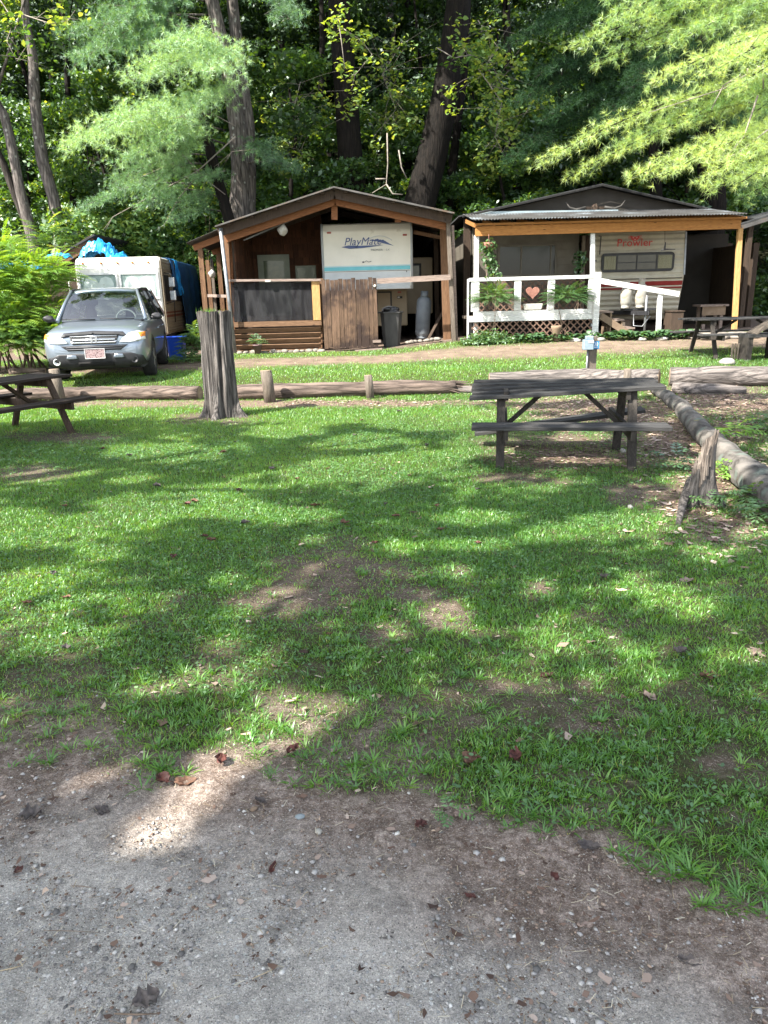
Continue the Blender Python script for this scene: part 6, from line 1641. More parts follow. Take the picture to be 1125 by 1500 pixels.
# ============================================================ old shack with tarps behind the bush
def shack():
    Y = 23.5; p = W(75, 380, Y); q = W(160, 380, Y); z0 = hgt(-9, Y)
    root = thing('old_shack', 'dark weathered shack with sloping roof behind the bush and motorhome', 'shack', ((p.x + q.x) / 2, Y, z0))
    za = W(76, 392, Y).z; zb = W(133, 352, Y).z
    xa, xb = W(20, 390, Y).x, W(132, 352, Y).x
    mb = MB(); mb.prism([(xa, z0 - .2), (xb, z0 - .2), (xb, zb - .1), (xa, za - .6)], Y, Y + 3); part('wall', mb, M['darkwood'], root)
    mb = MB(); mb.beam((xa - .2, Y - .1, za - .62), (xb + .15, Y - .1, zb), .05, .30, up=(0, 0, 1)); part('fascia', mb, M['post_z'], root)
    mb = MB(); mb.add([(xa - .2, Y - .2, za - .42), (xb + .2, Y - .2, zb + .16), (xb + .2, Y + 3, zb + .16), (xa - .2, Y + 3, za - .42)], [(0, 1, 2, 3)]); o = part('roof', mb, M['darkroof'], root); s = o.modifiers.new('s', 'SOLIDIFY'); s.thickness = .05
    def crumple(pts, label, seed, sx, sy, sz, mat='tarp', Yc=22.9):
        c = W(*pts, Yc); P = []
        for i in range(31):
            row = []
            for j in range(25):
                u, v = i / 15 - 1, j / 12 - 1; hgt_ = max(0, 1 - (u * u + v * v) * .6)
                nz = mnoise.noise(Vector((u * 3, v * 3, seed))) * .5 + mnoise.noise(Vector((u * 8, v * 8, seed))) * .35
                row.append((c.x + u * sx, c.y + v * sy + nz * .1, c.z + (hgt_ * 1.0 + nz * .7 - .4) * sz - .02 * abs(u)))
            P.append(row)
        mb = MB(); mb.grid(P, smooth=False); o = part('blue_tarp', mb, M[mat]); s = o.modifiers.new('s', 'SOLIDIFY'); s.thickness = .012; tag(o, label, 'tarp')
    crumple((145, 369), 'crumpled bright blue tarp heaped above the motorhome roof', 3, .50, .4, .48)
    crumple((172, 378), 'smaller fold of blue tarp sagging right of the heaped tarp', 9, .35, .4, .25)
    crumple((30, 392), 'faded blue tarp strip showing through the left bush', 5, .75, .3, .22, Yc=18.6)
    crumple((85, 374), 'small blue tarp corner on the shack eave', 6, .35, .2, .12)
shack()
# ============================================================ foliage
def unit(v): return v / np.maximum(np.linalg.norm(v, axis=-1, keepdims=True), 1e-6)

def leaves(C, s, nrm_up=.5, tint=None, elong=1.5, six=False):
    """leaf blades at points C (n,3), size s"""
    n = len(C)
    nr = rng.normal(0, 1, (n, 3)); nr[:, 2] = np.abs(nr[:, 2]) + nrm_up; nr = unit(nr)
    a = rng.normal(0, 1, (n, 3)); a = unit(a - nr * (a * nr).sum(1)[:, None]); b = np.cross(nr, a)
    s = np.broadcast_to(s, (n,))[:, None]
    if six:
        pts = [(-1, 0, 0), (-.35, .55, .12), (.35, .45, .10), (1, 0, -.12), (.35, -.45, .10), (-.35, -.55, .12)]
    else:
        pts = [(-1, 0, 0), (0, .62, .1), (1, 0, 0), (0, -.62, .1)]
    V = np.stack([C + a * s * .5 * elong * p[0] + b * s * .5 * p[1] * 1.3 + nr * s * p[2] for p in pts], 1)
    k = len(pts)
    return V.reshape(-1, 3), np.arange(n * k).reshape(n, k), np.repeat(tint if tint is not None else rng.random(n), k)

def clumps(centers, radii, per, flat=.6, shell=.55):
    """leaf positions and a per-clump tone"""
    out = []; tn = []
    for c, r, m in zip(centers, radii, per):
        d = unit(rng.normal(0, 1, (m, 3))); q = (shell + (1 - shell) * rng.random(m)) * rng.uniform(.75, 1.1, m)
        p = d * (q * r)[:, None] * np.array([1, 1, flat]); out.append(np.array(c) + p)
        tn.append(np.clip(rng.normal(.45, .14) + rng.normal(0, .17, m), 0, 1))
    return np.concatenate(out), np.concatenate(tn)

def broad_crown(h0, h1, R, nclump, per, leaf, seed=0, cx=0, cy=0, flat=.55):
    cs = []; rs = []; ps = []
    for k in range(nclump):
        q = rng.random(); z = h0 + (h1 - h0) * q
        rr = R * (math.sin(math.pi * (.12 + .83 * q)) ** .6) * math.sqrt(rng.uniform(.12, 1)); a = rng.uniform(0, 6.283)
        cs.append((cx + rr * math.cos(a), cy + rr * math.sin(a), z)); rs.append(rng.uniform(.45, 1.0) * R * .30 + .15); ps.append(per)
    P, T = clumps(cs, rs, ps, flat)
    return leaves(P, rng.uniform(.7, 1.3, len(P)) * leaf, .5, T), cs

def trunk_limbs(name, root, path, rads, crown_c=None, mat='bark', limbs=0, seed=0, n=14):
    mb = MB(); mb.tube(path, rads, n, wob=.07, seed=seed); part('trunk', mb, M[mat], root)
    if crown_c and limbs:
        r3 = random.Random(seed)
        for c in r3.sample(list(crown_c), min(limbs, len(crown_c))):
            mb = MB(); c = Vector(c); i = min(range(len(path)), key=lambda i: abs(Vector(path[i]).z - (c.z - 1.2))); p = Vector(path[i])
            m = p.lerp(c, .5) + Vector((r3.uniform(-.2, .2), r3.uniform(-.2, .2), .2)); r = rads[i] * .35
            mb.tube([p, m, c], [min(r, .09), min(r, .09) * .6, .012], 6, wob=.1, seed=seed); part('limb', mb, M[mat], root)

# ---- pines --------------------------------------------------
def needle_tufts(P, D, L, nn, w, tint):
    """tufts at P pointing D; nn thin needles each"""
    n = len(P); P = np.repeat(P, nn, 0); D = np.repeat(D, nn, 0); L = np.repeat(L, nn) * rng.uniform(.7, 1.1, n * nn); T = np.repeat(tint, nn)
    d = unit(D * .75 + unit(rng.normal(0, 1, (n * nn, 3))))
    s = unit(np.cross(d, rng.normal(0, 1, (n * nn, 3)))) * w
    e = P + d * L[:, None]; e[:, 2] -= L * .10
    V = np.stack([P - s * .5, P + s * .5, e], 1).reshape(-1, 3)
    return V, np.arange(n * nn * 3).reshape(-1, 3), np.repeat(np.clip(T + rng.normal(0, .08, n * nn), 0, 1), 3)

def pine_bough(start, end, width, sticks, droop=.15, dens=1.0, tuft=.12, nn=15, w=.007, tone=.5, thick=.35, r0=.04, sp=.085, q0=.12):
    """one plumed limb from start to end; returns needle arrays, adds wood to sticks"""
    s = np.array(start, float); e = np.array(end, float); L = np.linalg.norm(e - s); ax = unit(e - s)
    side = unit(np.cross(ax, [0, 0, 1])); up = np.cross(side, ax)
    m = 10; path = []
    for i in range(m + 1):
        q = i / m; path.append(s + (e - s) * q + np.array([0, 0, 1]) * (L * droop * (math.sin(q * math.pi) * .5)) + side * .03 * L * math.sin(q * 5 + s[0]))
    path = np.array(path)
    sticks.tube([Vector(p) for p in path], [r0 * (1 - .85 * i / m) for i in range(m + 1)], 6, wob=.1)
    PP = []; DD = []; TT = []
    step = sp * 1.15 / dens; k = int(L * .88 / step)
    for i in range(k):
        q = q0 + (1 - q0) * i / k; f = q * m; j = min(int(f), m - 1); p = path[j] * (1 - (f - j)) + path[j + 1] * (f - j)
        for sg in (-1, 1):
            wl = width * (math.sin(math.pi * min(1, q * .80 + .12)) ** .7) * rng.uniform(.45, 1.1)
            d = unit(side * sg + ax * rng.uniform(.1, 1.1) + up * rng.normal(0, thick))
            tip = p + d * wl
            if rng.random() < .35: sticks.tube([Vector(p), Vector(p + d * wl * .9)], [.007, .003], 3, cap=False)
            nt = max(2, int(wl / sp)); qs = (np.arange(nt) + rng.random(nt) * .6) / nt
            sag = -(qs ** 2) * wl * .10
            pos = p + d * wl * qs[:, None] + np.array([0, 0, 1.]) * sag[:, None] + rng.normal(0, .06, (len(qs), 3)) * np.array([1, 1, .8]) + side * rng.normal(0, .08)
            PP.append(pos); DD.append(np.repeat((d + ax * .4 + np.array([0, 0, .35]))[None], len(qs), 0)); TT.append(np.full(len(qs), tone) + .25 * (qs - .5) + rng.normal(0, .1))
    PP = np.concatenate(PP); DD = unit(np.concatenate(DD)); TT = np.concatenate(TT)
    return needle_tufts(PP, DD, np.full(len(PP), tuft), nn, w, TT)

def merge(lst):
    V = []; F = []; T = []; o = 0
    for v, f, t in lst: V.append(v); F.append(f + o); T.append(t); o += len(v)
    return np.concatenate(V), np.concatenate(F), np.concatenate(T)

def pine(label, base, path, rads, boughs, mat='pineneedle', bark_='barkpine', nn=15, tuft=.12, w=.007, seed=1, deads=0, extra=None, sp=.085, wk=1.0, thick=.35, q0=.12):
    root = thing('pine_tree', label, 'pine tree', base, 0, 'pine trees')
    mb = MB(); mb.tube(path, rads, 16, wob=.06, seed=seed)
    if extra:
        for pth, rr in extra: mb.tube(pth, rr, 12, wob=.06, seed=seed + 3)
    part('trunk', mb, M[bark_], root)
    st = MB(); L = []
    for b in boughs:
        L.append(pine_bough(b[0], b[1], b[2] * wk, st, thick=thick, r0=.03, q0=q0, tuft=tuft, nn=nn, w=w, tone=b[3] if len(b) > 3 else .5, dens=b[4] if len(b) > 4 else 1, sp=sp))
    part('boughs', st, M[bark_], root)
    V, F, T = merge(L); mesh_np('needles', V, F, M[mat], root, T)
    return root

def Wn(px, py, Y): return np.array(W(px, py, Y))

# left pine: leaning front stem and double trunk behind the shed
Yl = 25.0
pth = [Vector((W(352, 330, Yl).x, Yl, hgt(-4, Yl) - .2)), W(350, 320, Yl), W(352, 250, Yl), W(348, 190, Yl), W(335, 110, Yl), W(322, 50, Yl), W(308, -10, Yl), W(296, -80, Yl), W(290, -200, Yl)]
pth2 = [Vector((W(366, 330, Yl + .3).x, Yl + .3, hgt(-4, Yl) - .2)), W(362, 320, Yl + .3), W(364, 230, Yl + .3), W(362, 180, Yl + .3), W(350, 90, Yl + .3), W(340, 0, Yl + .3), W(335, -100, Yl + .3)]
boughs = []
def B(x0, y0, Y0, x1, y1, Y1, w, tone=.5, dens=1): boughs.append((Wn(x0, y0, Y0), Wn(x1, y1, Y1), w, tone, dens))
B(335, 110, 25, 200, 118, 19.5, .85, .75); B(330, 90, 25, 240, 70, 20.0, .8, .65); B(330, 95, 25, 310, 110, 20.0, .9, .7); B(340, 150, 25, 270, 172, 20.0, .75, .65); 
B(335, 190, 25, 95, 214, 20.5, 1.0, .85, 1.1); B(320, 170, 25, 150, 190, 20.0, .9, .7); B(335, 210, 25, 180, 236, 20.5, .9, .65); B(300, 190, 25, 230, 205, 21, .8, .6); B(330, 230, 25, 165, 268, 21.5, .75, .55); B(300, 240, 25, 215, 275, 22, .6, .5)
B(310, 20, 25, 110, 95, 21.5, 1.1, .35); B(305, 0, 25, 150, 40, 21.5, 1.1, .35); B(300, 40, 25, 170, 75, 22, 1.0, .3); B(310, 30, 25, 100, 50, 22, .9, .3)
B(290, 270, 25, 110, 308, 22, .6, .35); B(300, 280, 25, 200, 305, 22.2, .6, .4); B(330, 290, 25, 255, 300, 22.8, .55, .45); B(335, 270, 25, 290, 262, 22.5, .5, .45); B(330, 310, 25, 250, 325, 23, .5, .4); B(355, 210, 25, 395, 235, 23, .6, .2); B(360, 240, 25, 440, 250, 24, .6, .15); B(345, -20, 25, 430, 30, 22, .9, .2); B(330, -80, 25, 180, -60, 22, 1.3, .4)
pine('tall pine with pale feathery boughs rising behind the left end of the board shed', (pth[0].x, Yl, hgt(-4, Yl)), pth, [.34, .32, .27, .25, .22, .20, .19, .17, .14], boughs, 'pineneedle', nn=20, tuft=.16, w=.0085, seed=2, sp=.095, wk=1.1, thick=.45, q0=.36, extra=[(pth2, [.30, .28, .24, .22, .19, .17, .14])])
# bare dead branches hanging in its lower part
mb = MB()
for P, r in (([(345, 200), (290, 250), (225, 285), (165, 318)], .022), ([(330, 250), (285, 262), (262, 290), (240, 330)], .016), ([(290, 250), (250, 240), (205, 260)], .014), ([(345, 185), (300, 160), (265, 180), (195, 178)], .012), ([(380, 218), (340, 222), (320, 240)], .012), ([(330, 285), (300, 262), (255, 212)], .014)):
    mb.tube([W(x, y, 23.6 - .2 * i) for i, (x, y) in enumerate(P)], [r * (1 - .2 * i) for i in range(len(P))], 6, wob=.2)
    for i in range(1, len(P)):
        p = W(*P[i], 23.5); 
        for k in range(3): mb.tube([p, p + Vector((random.uniform(-.35, .2), random.uniform(-.2, .2), random.uniform(-.5, -.05)))], [.007, .003], 4)
tag(part('fallen_branch', mb, M['deadstick']), 'bare dead branches slanting down through the left pine boughs', 'branch')

# dark stem leaning in front of it
def simple_tree(label, pts, Y, w, mat='bark', crown=None, name='tree', cat='tree', group='trees on the wooded slope', seed=1, limbs=6, leafm='leaf', top=None, off=(0, 0)):
    """pts: seen trunk pixels from the ground up; w widths in pixels"""
    b = W(*pts[0], Y); z0 = hgt(b.x, Y); path = [Vector((b.x, Y, z0 - .3))] + [W(x, y, Y) for x, y in pts]
    if path[1].z < path[0].z: path = path[:1] + path[2:]
    rads = [wi * Y / 1150 / 2 for wi in w]; rads = [rads[0] * 1.1] + rads; rads = rads[:len(path)]
    if top:
        d = (path[-1] - path[-2]).normalized(); path.append(path[-1] + Vector((d.x * .3, d.y * .3, 1)).normalized() * top); rads.append(rads[-1] * .4)
    root = thing(name, label, cat, (b.x, Y, z0), 0, group)
    cc = None
    if crown:
        h0, h1, R, nc, per, lf = crown; t_ = path[-1]
        (V, F, T), cc = broad_crown(h0, h1, R, nc, per, lf, cx=t_.x + off[0], cy=t_.y + off[1])  # off moves the unseen crown sunward, added to shade the woods below
        mesh_np('crown', V, F, M[leafm], root, T)
    trunk_limbs('trunk', root, path, rads, cc, mat, limbs if cc else 0, seed)
    return root
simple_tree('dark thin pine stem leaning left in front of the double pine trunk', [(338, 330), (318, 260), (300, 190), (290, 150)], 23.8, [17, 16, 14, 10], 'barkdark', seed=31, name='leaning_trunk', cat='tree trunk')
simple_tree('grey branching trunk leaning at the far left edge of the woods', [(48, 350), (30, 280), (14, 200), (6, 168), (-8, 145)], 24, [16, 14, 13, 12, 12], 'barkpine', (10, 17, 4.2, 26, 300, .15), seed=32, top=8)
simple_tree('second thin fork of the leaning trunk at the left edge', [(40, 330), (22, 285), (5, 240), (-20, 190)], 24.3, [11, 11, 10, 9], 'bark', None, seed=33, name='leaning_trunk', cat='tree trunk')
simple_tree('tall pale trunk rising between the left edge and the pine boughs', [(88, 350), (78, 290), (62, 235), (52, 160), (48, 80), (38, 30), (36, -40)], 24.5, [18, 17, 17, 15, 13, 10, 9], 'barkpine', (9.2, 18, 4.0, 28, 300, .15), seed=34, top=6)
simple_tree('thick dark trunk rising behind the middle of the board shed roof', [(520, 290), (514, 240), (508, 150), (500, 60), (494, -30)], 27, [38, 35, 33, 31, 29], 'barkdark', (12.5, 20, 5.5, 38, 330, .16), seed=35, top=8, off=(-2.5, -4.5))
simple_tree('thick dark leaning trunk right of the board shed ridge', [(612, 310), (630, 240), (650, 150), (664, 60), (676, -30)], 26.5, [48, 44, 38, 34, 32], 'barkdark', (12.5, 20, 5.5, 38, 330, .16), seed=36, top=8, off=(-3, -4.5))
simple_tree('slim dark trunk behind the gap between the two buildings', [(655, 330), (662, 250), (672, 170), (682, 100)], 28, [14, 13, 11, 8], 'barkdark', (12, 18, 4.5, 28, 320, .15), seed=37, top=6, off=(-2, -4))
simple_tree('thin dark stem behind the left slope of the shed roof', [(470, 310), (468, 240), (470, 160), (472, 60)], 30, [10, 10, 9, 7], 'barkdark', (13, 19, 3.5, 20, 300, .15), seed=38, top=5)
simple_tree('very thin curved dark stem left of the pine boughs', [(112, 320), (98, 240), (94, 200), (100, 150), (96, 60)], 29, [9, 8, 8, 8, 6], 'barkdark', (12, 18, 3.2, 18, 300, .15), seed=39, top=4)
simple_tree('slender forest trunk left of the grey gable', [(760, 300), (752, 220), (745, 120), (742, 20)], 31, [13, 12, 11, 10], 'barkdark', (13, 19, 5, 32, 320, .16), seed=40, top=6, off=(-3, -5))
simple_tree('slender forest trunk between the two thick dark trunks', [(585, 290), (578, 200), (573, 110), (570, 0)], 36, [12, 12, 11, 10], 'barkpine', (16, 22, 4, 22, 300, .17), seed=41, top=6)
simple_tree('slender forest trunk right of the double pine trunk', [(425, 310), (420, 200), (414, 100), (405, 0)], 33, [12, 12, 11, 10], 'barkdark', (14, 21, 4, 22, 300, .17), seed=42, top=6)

# right: a dark pine behind the shelter and a nearer one just outside the picture whose boughs reach in
boughs = []
Yr = 26.6
B(1035, 150, 26, 800, 175, 19.5, .7, .12); B(1035, 130, 26, 760, 150, 20, .8, .10); B(1035, 110, 26, 790, 110, 20, .9, .10); B(1030, 160, 26, 745, 235, 20.5, .8, .12); B(1030, 150, 26, 880, 190, 19, .7, .2); B(1040, 100, 26, 930, 130, 19, .7, .12); B(1035, 60, 26, 820, 40, 20, 1.0, .10); B(1035, 20, 26, 760, 60, 20, 1.0, .08); B(1040, 130, 26, 990, 160, 19.5, .8, .1)
B(1060, 240, 26, 1120, 300, 21, .8, .15); B(1050, 180, 26, 1125, 200, 20, .8, .15); B(1045, 80, 26, 1110, 60, 20, .9, .15); B(1035, 190, 26, 900, 225, 20, .7, .15)
pr = [Vector((W(1047, 330, Yr).x, Yr, .2)), W(1044, 300, Yr), W(1038, 200, Yr), W(1040, 90, Yr), W(1050, 0, Yr), W(1058, -120, Yr)]
pr2 = [Vector((W(962, 330, 26.9).x, 26.9, .2)), W(962, 300, 26.9), W(958, 230, 26.9), W(962, 160, 26.9), W(975, 60, 26.9), W(985, -40, 26.9)]
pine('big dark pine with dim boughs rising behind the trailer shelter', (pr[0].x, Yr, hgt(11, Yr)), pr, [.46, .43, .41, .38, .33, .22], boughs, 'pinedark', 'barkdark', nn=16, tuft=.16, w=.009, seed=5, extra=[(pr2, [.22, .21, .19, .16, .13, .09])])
boughs = []
B(1260, 20, 15.4, 850, 62, 13.3, .50, .65, 1.1); B(1260, -20, 15.4, 905, 20, 13.6, .5, .55); B(1240, 30, 15.2, 870, 92, 13.8, .42, .6); B(1250, 10, 15.2, 985, 65, 13.2, .5, .6); B(1260, -60, 15, 900, -12, 13.6, .6, .5)
B(1260, 60, 15.2, 965, 122, 12.4, .36, .85, 1.1); B(1260, 60, 15.2, 1040, 115, 12.0, .36, .85, 1.1); B(1260, 80, 15, 1085, 130, 12, .36, .8)
B(1260, 200, 15.2, 932, 262, 12.6, .34, .85, 1.15); B(1260, 200, 15.2, 985, 255, 12.3, .38, .9, 1.15); B(1260, 210, 15, 1045, 258, 12.1, .38, .85, 1.15); B(1260, 215, 15, 1100, 265, 12.2, .38, .8, 1.1); B(1200, 240, 14.5, 1030, 284, 12.6, .28, .75); B(1220, 250, 14.5, 1090, 292, 12.8, .32, .55)
B(1220, 130, 15.2, 787, 240, 13.4, .33, .85, 1.15); B(1220, 150, 15.2, 835, 260, 13.6, .33, .85, 1.1); B(1220, 140, 15.2, 890, 225, 13.8, .36, .6); B(1220, 120, 15.2, 990, 185, 13.8, .42, .5); B(1220, 110, 15, 1110, 165, 13.4, .42, .5)
pb = [Vector((9.9, 15.6, .2)), Vector((9.9, 15.6, 3)), Vector((9.85, 15.6, 7)), Vector((9.9, 15.6, 12)), Vector((9.9, 15.6, 17))]
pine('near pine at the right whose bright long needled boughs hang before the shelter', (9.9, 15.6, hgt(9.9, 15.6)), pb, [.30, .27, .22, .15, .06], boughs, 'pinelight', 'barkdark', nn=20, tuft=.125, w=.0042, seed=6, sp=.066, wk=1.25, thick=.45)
mb = MB()
for P in ([(1150, 80), (1100, 105), (1060, 130), (950, 165)], [(1085, 110), (1060, 125), (1042, 160)], [(1095, 100), (1095, 130)], [(1118, 95), (1118, 130)], [(1125, 190), (1080, 225), (1045, 238)], [(1110, 140), (1090, 200), (1060, 235)]):
    mb.tube([W(x, y, 13.0 + .1 * i) for i, (x, y) in enumerate(P)], [.014 * (1 - .22 * i) for i in range(len(P))], 6, wob=.2)
tag(part('bare_branch', mb, M['deadstick']), 'bare twiggy branches among the right pine boughs', 'branch')

# broad-leaved sprays hanging in front of the thick trunk
def spray(label, pts, Y, size, n, leafm='leaflight', seed=1, hang=True):
    root = thing('leafy_branch', label, 'branch', W(*pts[0], Y)); mb = MB(); P = [W(x, y, Y - .15 * i) for i, (x, y) in enumerate(pts)]
    mb.tube(P, [.016, .012, .009, .006, .004][:len(P)] if len(P) <= 5 else [.012] * len(P), 6, wob=.2); C = []
    for i in range(max(6, n // 16)):
        k = rng.integers(0, len(P) - 1); q = rng.random(); b0 = P[k].lerp(P[k + 1], q); c = np.array(b0) + rng.normal(0, size, 3) * np.array([1, .8, .8])
        mb.tube([b0, b0.lerp(Vector(c), .5) + Vector((0, 0, .04)), Vector(c)], [.007, .005, .003], 4)
        for _ in range(16): C.append(c + rng.normal(0, .16, 3) * np.array([1, .8, .7]))
    n = len(C)
    part('twigs', mb, M['deadstick'], root)
    V, F, T = leaves(np.array(C), rng.uniform(.10, .18, n), 1.2, np.clip(rng.normal(.55, .2, n), 0, 1), 1.1, True); mesh_np('leaves', V, F, M[leafm], root, T)
spray('sunlit yellow green leafy spray hanging before the thick dark trunk', [(500, 40), (530, 60), (545, 80), (520, 110), (515, 130)], 24, .26, 110)
spray('pale leafy spray on the left side of the thick dark trunk', [(495, 25), (500, 60), (505, 100)], 23.6, .22, 70)
spray('sunlit leaf cluster hanging between the two thick dark trunks', [(590, 60), (560, 110), (580, 160), (560, 185)], 27, .8, 650)
spray('small light leaf spray right of the leaning dark trunk', [(640, 70), (665, 85), (690, 80)], 23.5, .25, 80, 'leaf')
spray('sunlit leaves hanging left of the thick dark trunk', [(440, 120), (430, 160), (450, 200), (425, 250)], 26, .7, 420)
spray('yellow tinted leaves at the top of the left woods', [(30, 20), (75, 35), (100, 30), (110, 15)], 22.5, .4, 110)
spray('light green leaf spray near the top left corner', [(0, 0), (20, 30), (10, 60), (25, 90)], 22.5, .45, 190, 'leaf')
spray('sunlit leaves beside the dark pine boughs left of the grey gable', [(700, 100), (735, 150), (725, 200), (740, 230)], 24.5, .7, 520)
spray('bright leaves hanging high between trunk and right pine', [(700, 30), (730, 70), (700, 110)], 24.5, .6, 420)
mb = MB()
for P in ([(567, 195), (568, 240), (566, 270), (545, 283)], [(566, 270), (575, 284), (590, 285)], [(566, 262), (550, 262)], [(584, 220), (588, 245), (596, 262)]):
    mb.tube([W(x, y, 22.5) for x, y in P], [.02 * (1 - .18 * i) for i in range(len(P))], 6, wob=.25)
tag(part('hanging_twig', mb, M['deadstick']), 'pale bare twigs dangling above the board shed roof', 'branch')

# ---- understory and woods behind: a few kinds of trees, copied with their parts
protos = []
kinds = [('leafy understory tree', 1.2, 7.5, 2.3, 44, 300, .115, 'leaf'), ('tall full leafed forest tree', 4.0, 14, 3.2, 64, 280, .135, 'leaf'), ('dark leafy forest tree', 2.5, 11, 2.8, 52, 280, .13, 'leafdark')]
def proto_tree(kind, seed):
    nm, h0, h1, R, nc, per, lf, lm = kind
    root = thing('forest_tree', nm, 'tree', (0, 0, 0), 0, 'trees on the wooded slope')
    (V, F, T), cc = broad_crown(h0, h1, R, nc, per, lf); mesh_np('crown', V, F, M[lm], root, T)
    path = [Vector((.1 * math.sin(k * 2 + seed) * k * .4, .1 * math.cos(k + seed) * k * .3, h1 * .92 * k / 6 - .2)) for k in range(7)]
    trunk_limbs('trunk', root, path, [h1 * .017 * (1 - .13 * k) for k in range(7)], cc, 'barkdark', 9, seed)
    return root
spots = []
r3 = random.Random(21)
rows = [(28.0, 3.3, 0), (31.0, 3.3, 0), (34.0, 3.6, 2), (38.0, 3.8, 1), (42, 4.2, 1), (47, 4.2, 2)]
for (y, dx, kd) in rows:
    half = y * .60 + 3
    x = -half + r3.uniform(0, dx)
    while x < half:
        spots.append((x + r3.uniform(-.6, .6), y + r3.uniform(-.9, .9), kd)); x += dx * r3.uniform(.85, 1.2)
def where(x, y):
    px = 562 + x / y * 1120
    d = 'front of the woods' if y < 29.5 else 'second row' if y < 32.5 else 'middle slope' if y < 37 else 'upper slope'
    s = 'far left' if px < 120 else 'behind the motorhome' if px < 330 else 'behind the board shed' if px < 660 else 'behind the grey gable' if px < 1000 else 'far right'
    return d, s
bag = {}
src = {}
for (x, y, kd) in spots:
    if kd not in src: src[kd] = proto_tree(kinds[kd], kd + 1); o = src[kd]
    else: o = copy_tree(src[kd])
    sc = r3.uniform(.85, 1.2); o.location = (x, y, hgt(x, y)); o.rotation_euler = (0, 0, r3.uniform(0, 6.28)); o.scale = (sc, sc, sc * r3.uniform(.95, 1.15))
    d, s = where(x, y)
    o['label'] = '%s in the %s, %s' % (kinds[kd][0], d, s); o['group'] = '%s, %s, %s' % (kinds[kd][0], d, s)
# far-off wall of woods higher on the slope
n = 150000
x = rng.uniform(-48, 48, n); y = rng.uniform(52, 66, n); zz = hz(x, y) + rng.random(n) ** .9 * 20
wob = fbm(x * .4, zz * .5 + 40, 3); k = wob > .30; P = np.stack([x, y + wob * 5, zz], -1)[k]
V, F, T = leaves(P, rng.uniform(.30, .5, len(P)), .3, np.clip(wob[k] * .7 + rng.normal(0, .15, len(P)), 0, 1), 1.4)
o = mesh_np('distant_woods', V, F, M['leafdark'], tint=T); tag(o, kind='stuff')
# low undergrowth along the foot of the slope
n = 60000
x = rng.uniform(-17, 17, n); y = rng.uniform(26.4, 31, n); hh = .3 + 1.7 * fbm(x * .5 + 9, y * .5, 3); zz = hz(x, y) + rng.random(n) * hh
P = np.stack([x, y, zz], -1); V, F, T = leaves(P, rng.uniform(.07, .16, n), .5, np.clip(rng.normal(.4, .2, n), 0, 1), 1.5); o = mesh_np('undergrowth', V, F, M['leaf'], tint=T); tag(o, kind='stuff')

# ---- bushes near the car and motorhome ----------------------
def fronds(C, D, L, npair, lw, droop=.5):
    """compound leaves: leaflets in pairs along an arching rib"""
    n = len(C); out = []
    side = unit(np.cross(D, [0, 0, 1.]) + 1e-4); V = []; T = []
    tone = np.clip(rng.normal(.55, .2, n), 0, 1)
    for k in range(npair):
        q = (k + .6) / npair; p = C + D * (L * q)[:, None]; p[:, 2] += L * (q * .35 - droop * q * q)
        tang = D.copy(); tang[:, 2] += .35 - 2 * droop * q; tang = unit(tang)
        ll = L * lw * math.sin(math.pi * min(1, q * .8 + .2)) ** .6
        for sg in (-1, 1):
            d = unit(side * sg + tang * .5 + np.array([0, 0, -.25])); w_ = tang * (L * .5 / npair)[:, None] * .85
            e = p + d * ll[:, None]; m = p + d * (ll * .45)[:, None]
            V.append(np.stack([p, m + w_, e, m - w_ * .6], 1)); T.append(tone)
    V = np.concatenate(V, 0); T = np.concatenate(T)
    return V.reshape(-1, 3), np.arange(len(V) * 4).reshape(-1, 4), np.repeat(T, 4)

def frond_bush(label, blobs, n, L, mat, name='bush', cat='bush', group=None, stems=8, npair=9, lw=.28):
    """blobs: (center, radii) ellipsoids"""
    c0 = np.mean([b[0] for b in blobs], 0); root = thing(name, label, cat, (c0[0], c0[1], hgt(c0[0], c0[1])), 0, group)
    CC = []; DD = []
    tot = sum(b[1][0] * b[1][2] for b in blobs)
    for c, r in blobs:
        m = int(n * r[0] * r[2] / tot); d = unit(rng.normal(0, 1, (m, 3))); d[:, 2] = np.abs(d[:, 2]) * .9 + .05 * rng.random(m) - .25 * rng.random(m); d = unit(d)
        q = rng.uniform(.45, .95, m)[:, None]; CC.append(np.array(c) + d * q * np.array(r)); h = d.copy(); h[:, 2] = np.abs(h[:, 2]) * .35; DD.append(unit(h + rng.normal(0, .25, (m, 3)) * np.array([1, 1, .4])))
    CC = np.concatenate(CC); DD = np.concatenate(DD); g = hz(CC[:, 0], CC[:, 1]); CC[:, 2] = np.maximum(CC[:, 2], g + .08)
    V, F, T = fronds(CC, DD, rng.uniform(.7, 1.3, len(CC)) * L, npair, lw); mesh_np('foliage', V, F, M[mat], root, T)
    mb = MB(); 
    for k in range(stems):
        i = rng.integers(0, len(CC)); e = Vector(CC[i]); sp = min(.5, .5 * blobs[0][1][0]); b = Vector((c0[0] + rng.uniform(-sp, sp), c0[1] + rng.uniform(-sp, sp) * .6, 0)); b.z = hgt(b.x, b.y) - .02; kr = min(1, blobs[0][1][0])
        mb.tube([b, b.lerp(e, .5) + Vector((0, 0, .15 * kr)), e], [.025 * kr, .018 * kr, .006 * kr], 6, wob=.15)
    part('stems', mb, M['twig'], root); return root
def blob(px, py, Y, rx, rz, ry=None):
    c = W(px, py, Y); return ((c.x, c.y, c.z), (rx, ry or rx, rz))
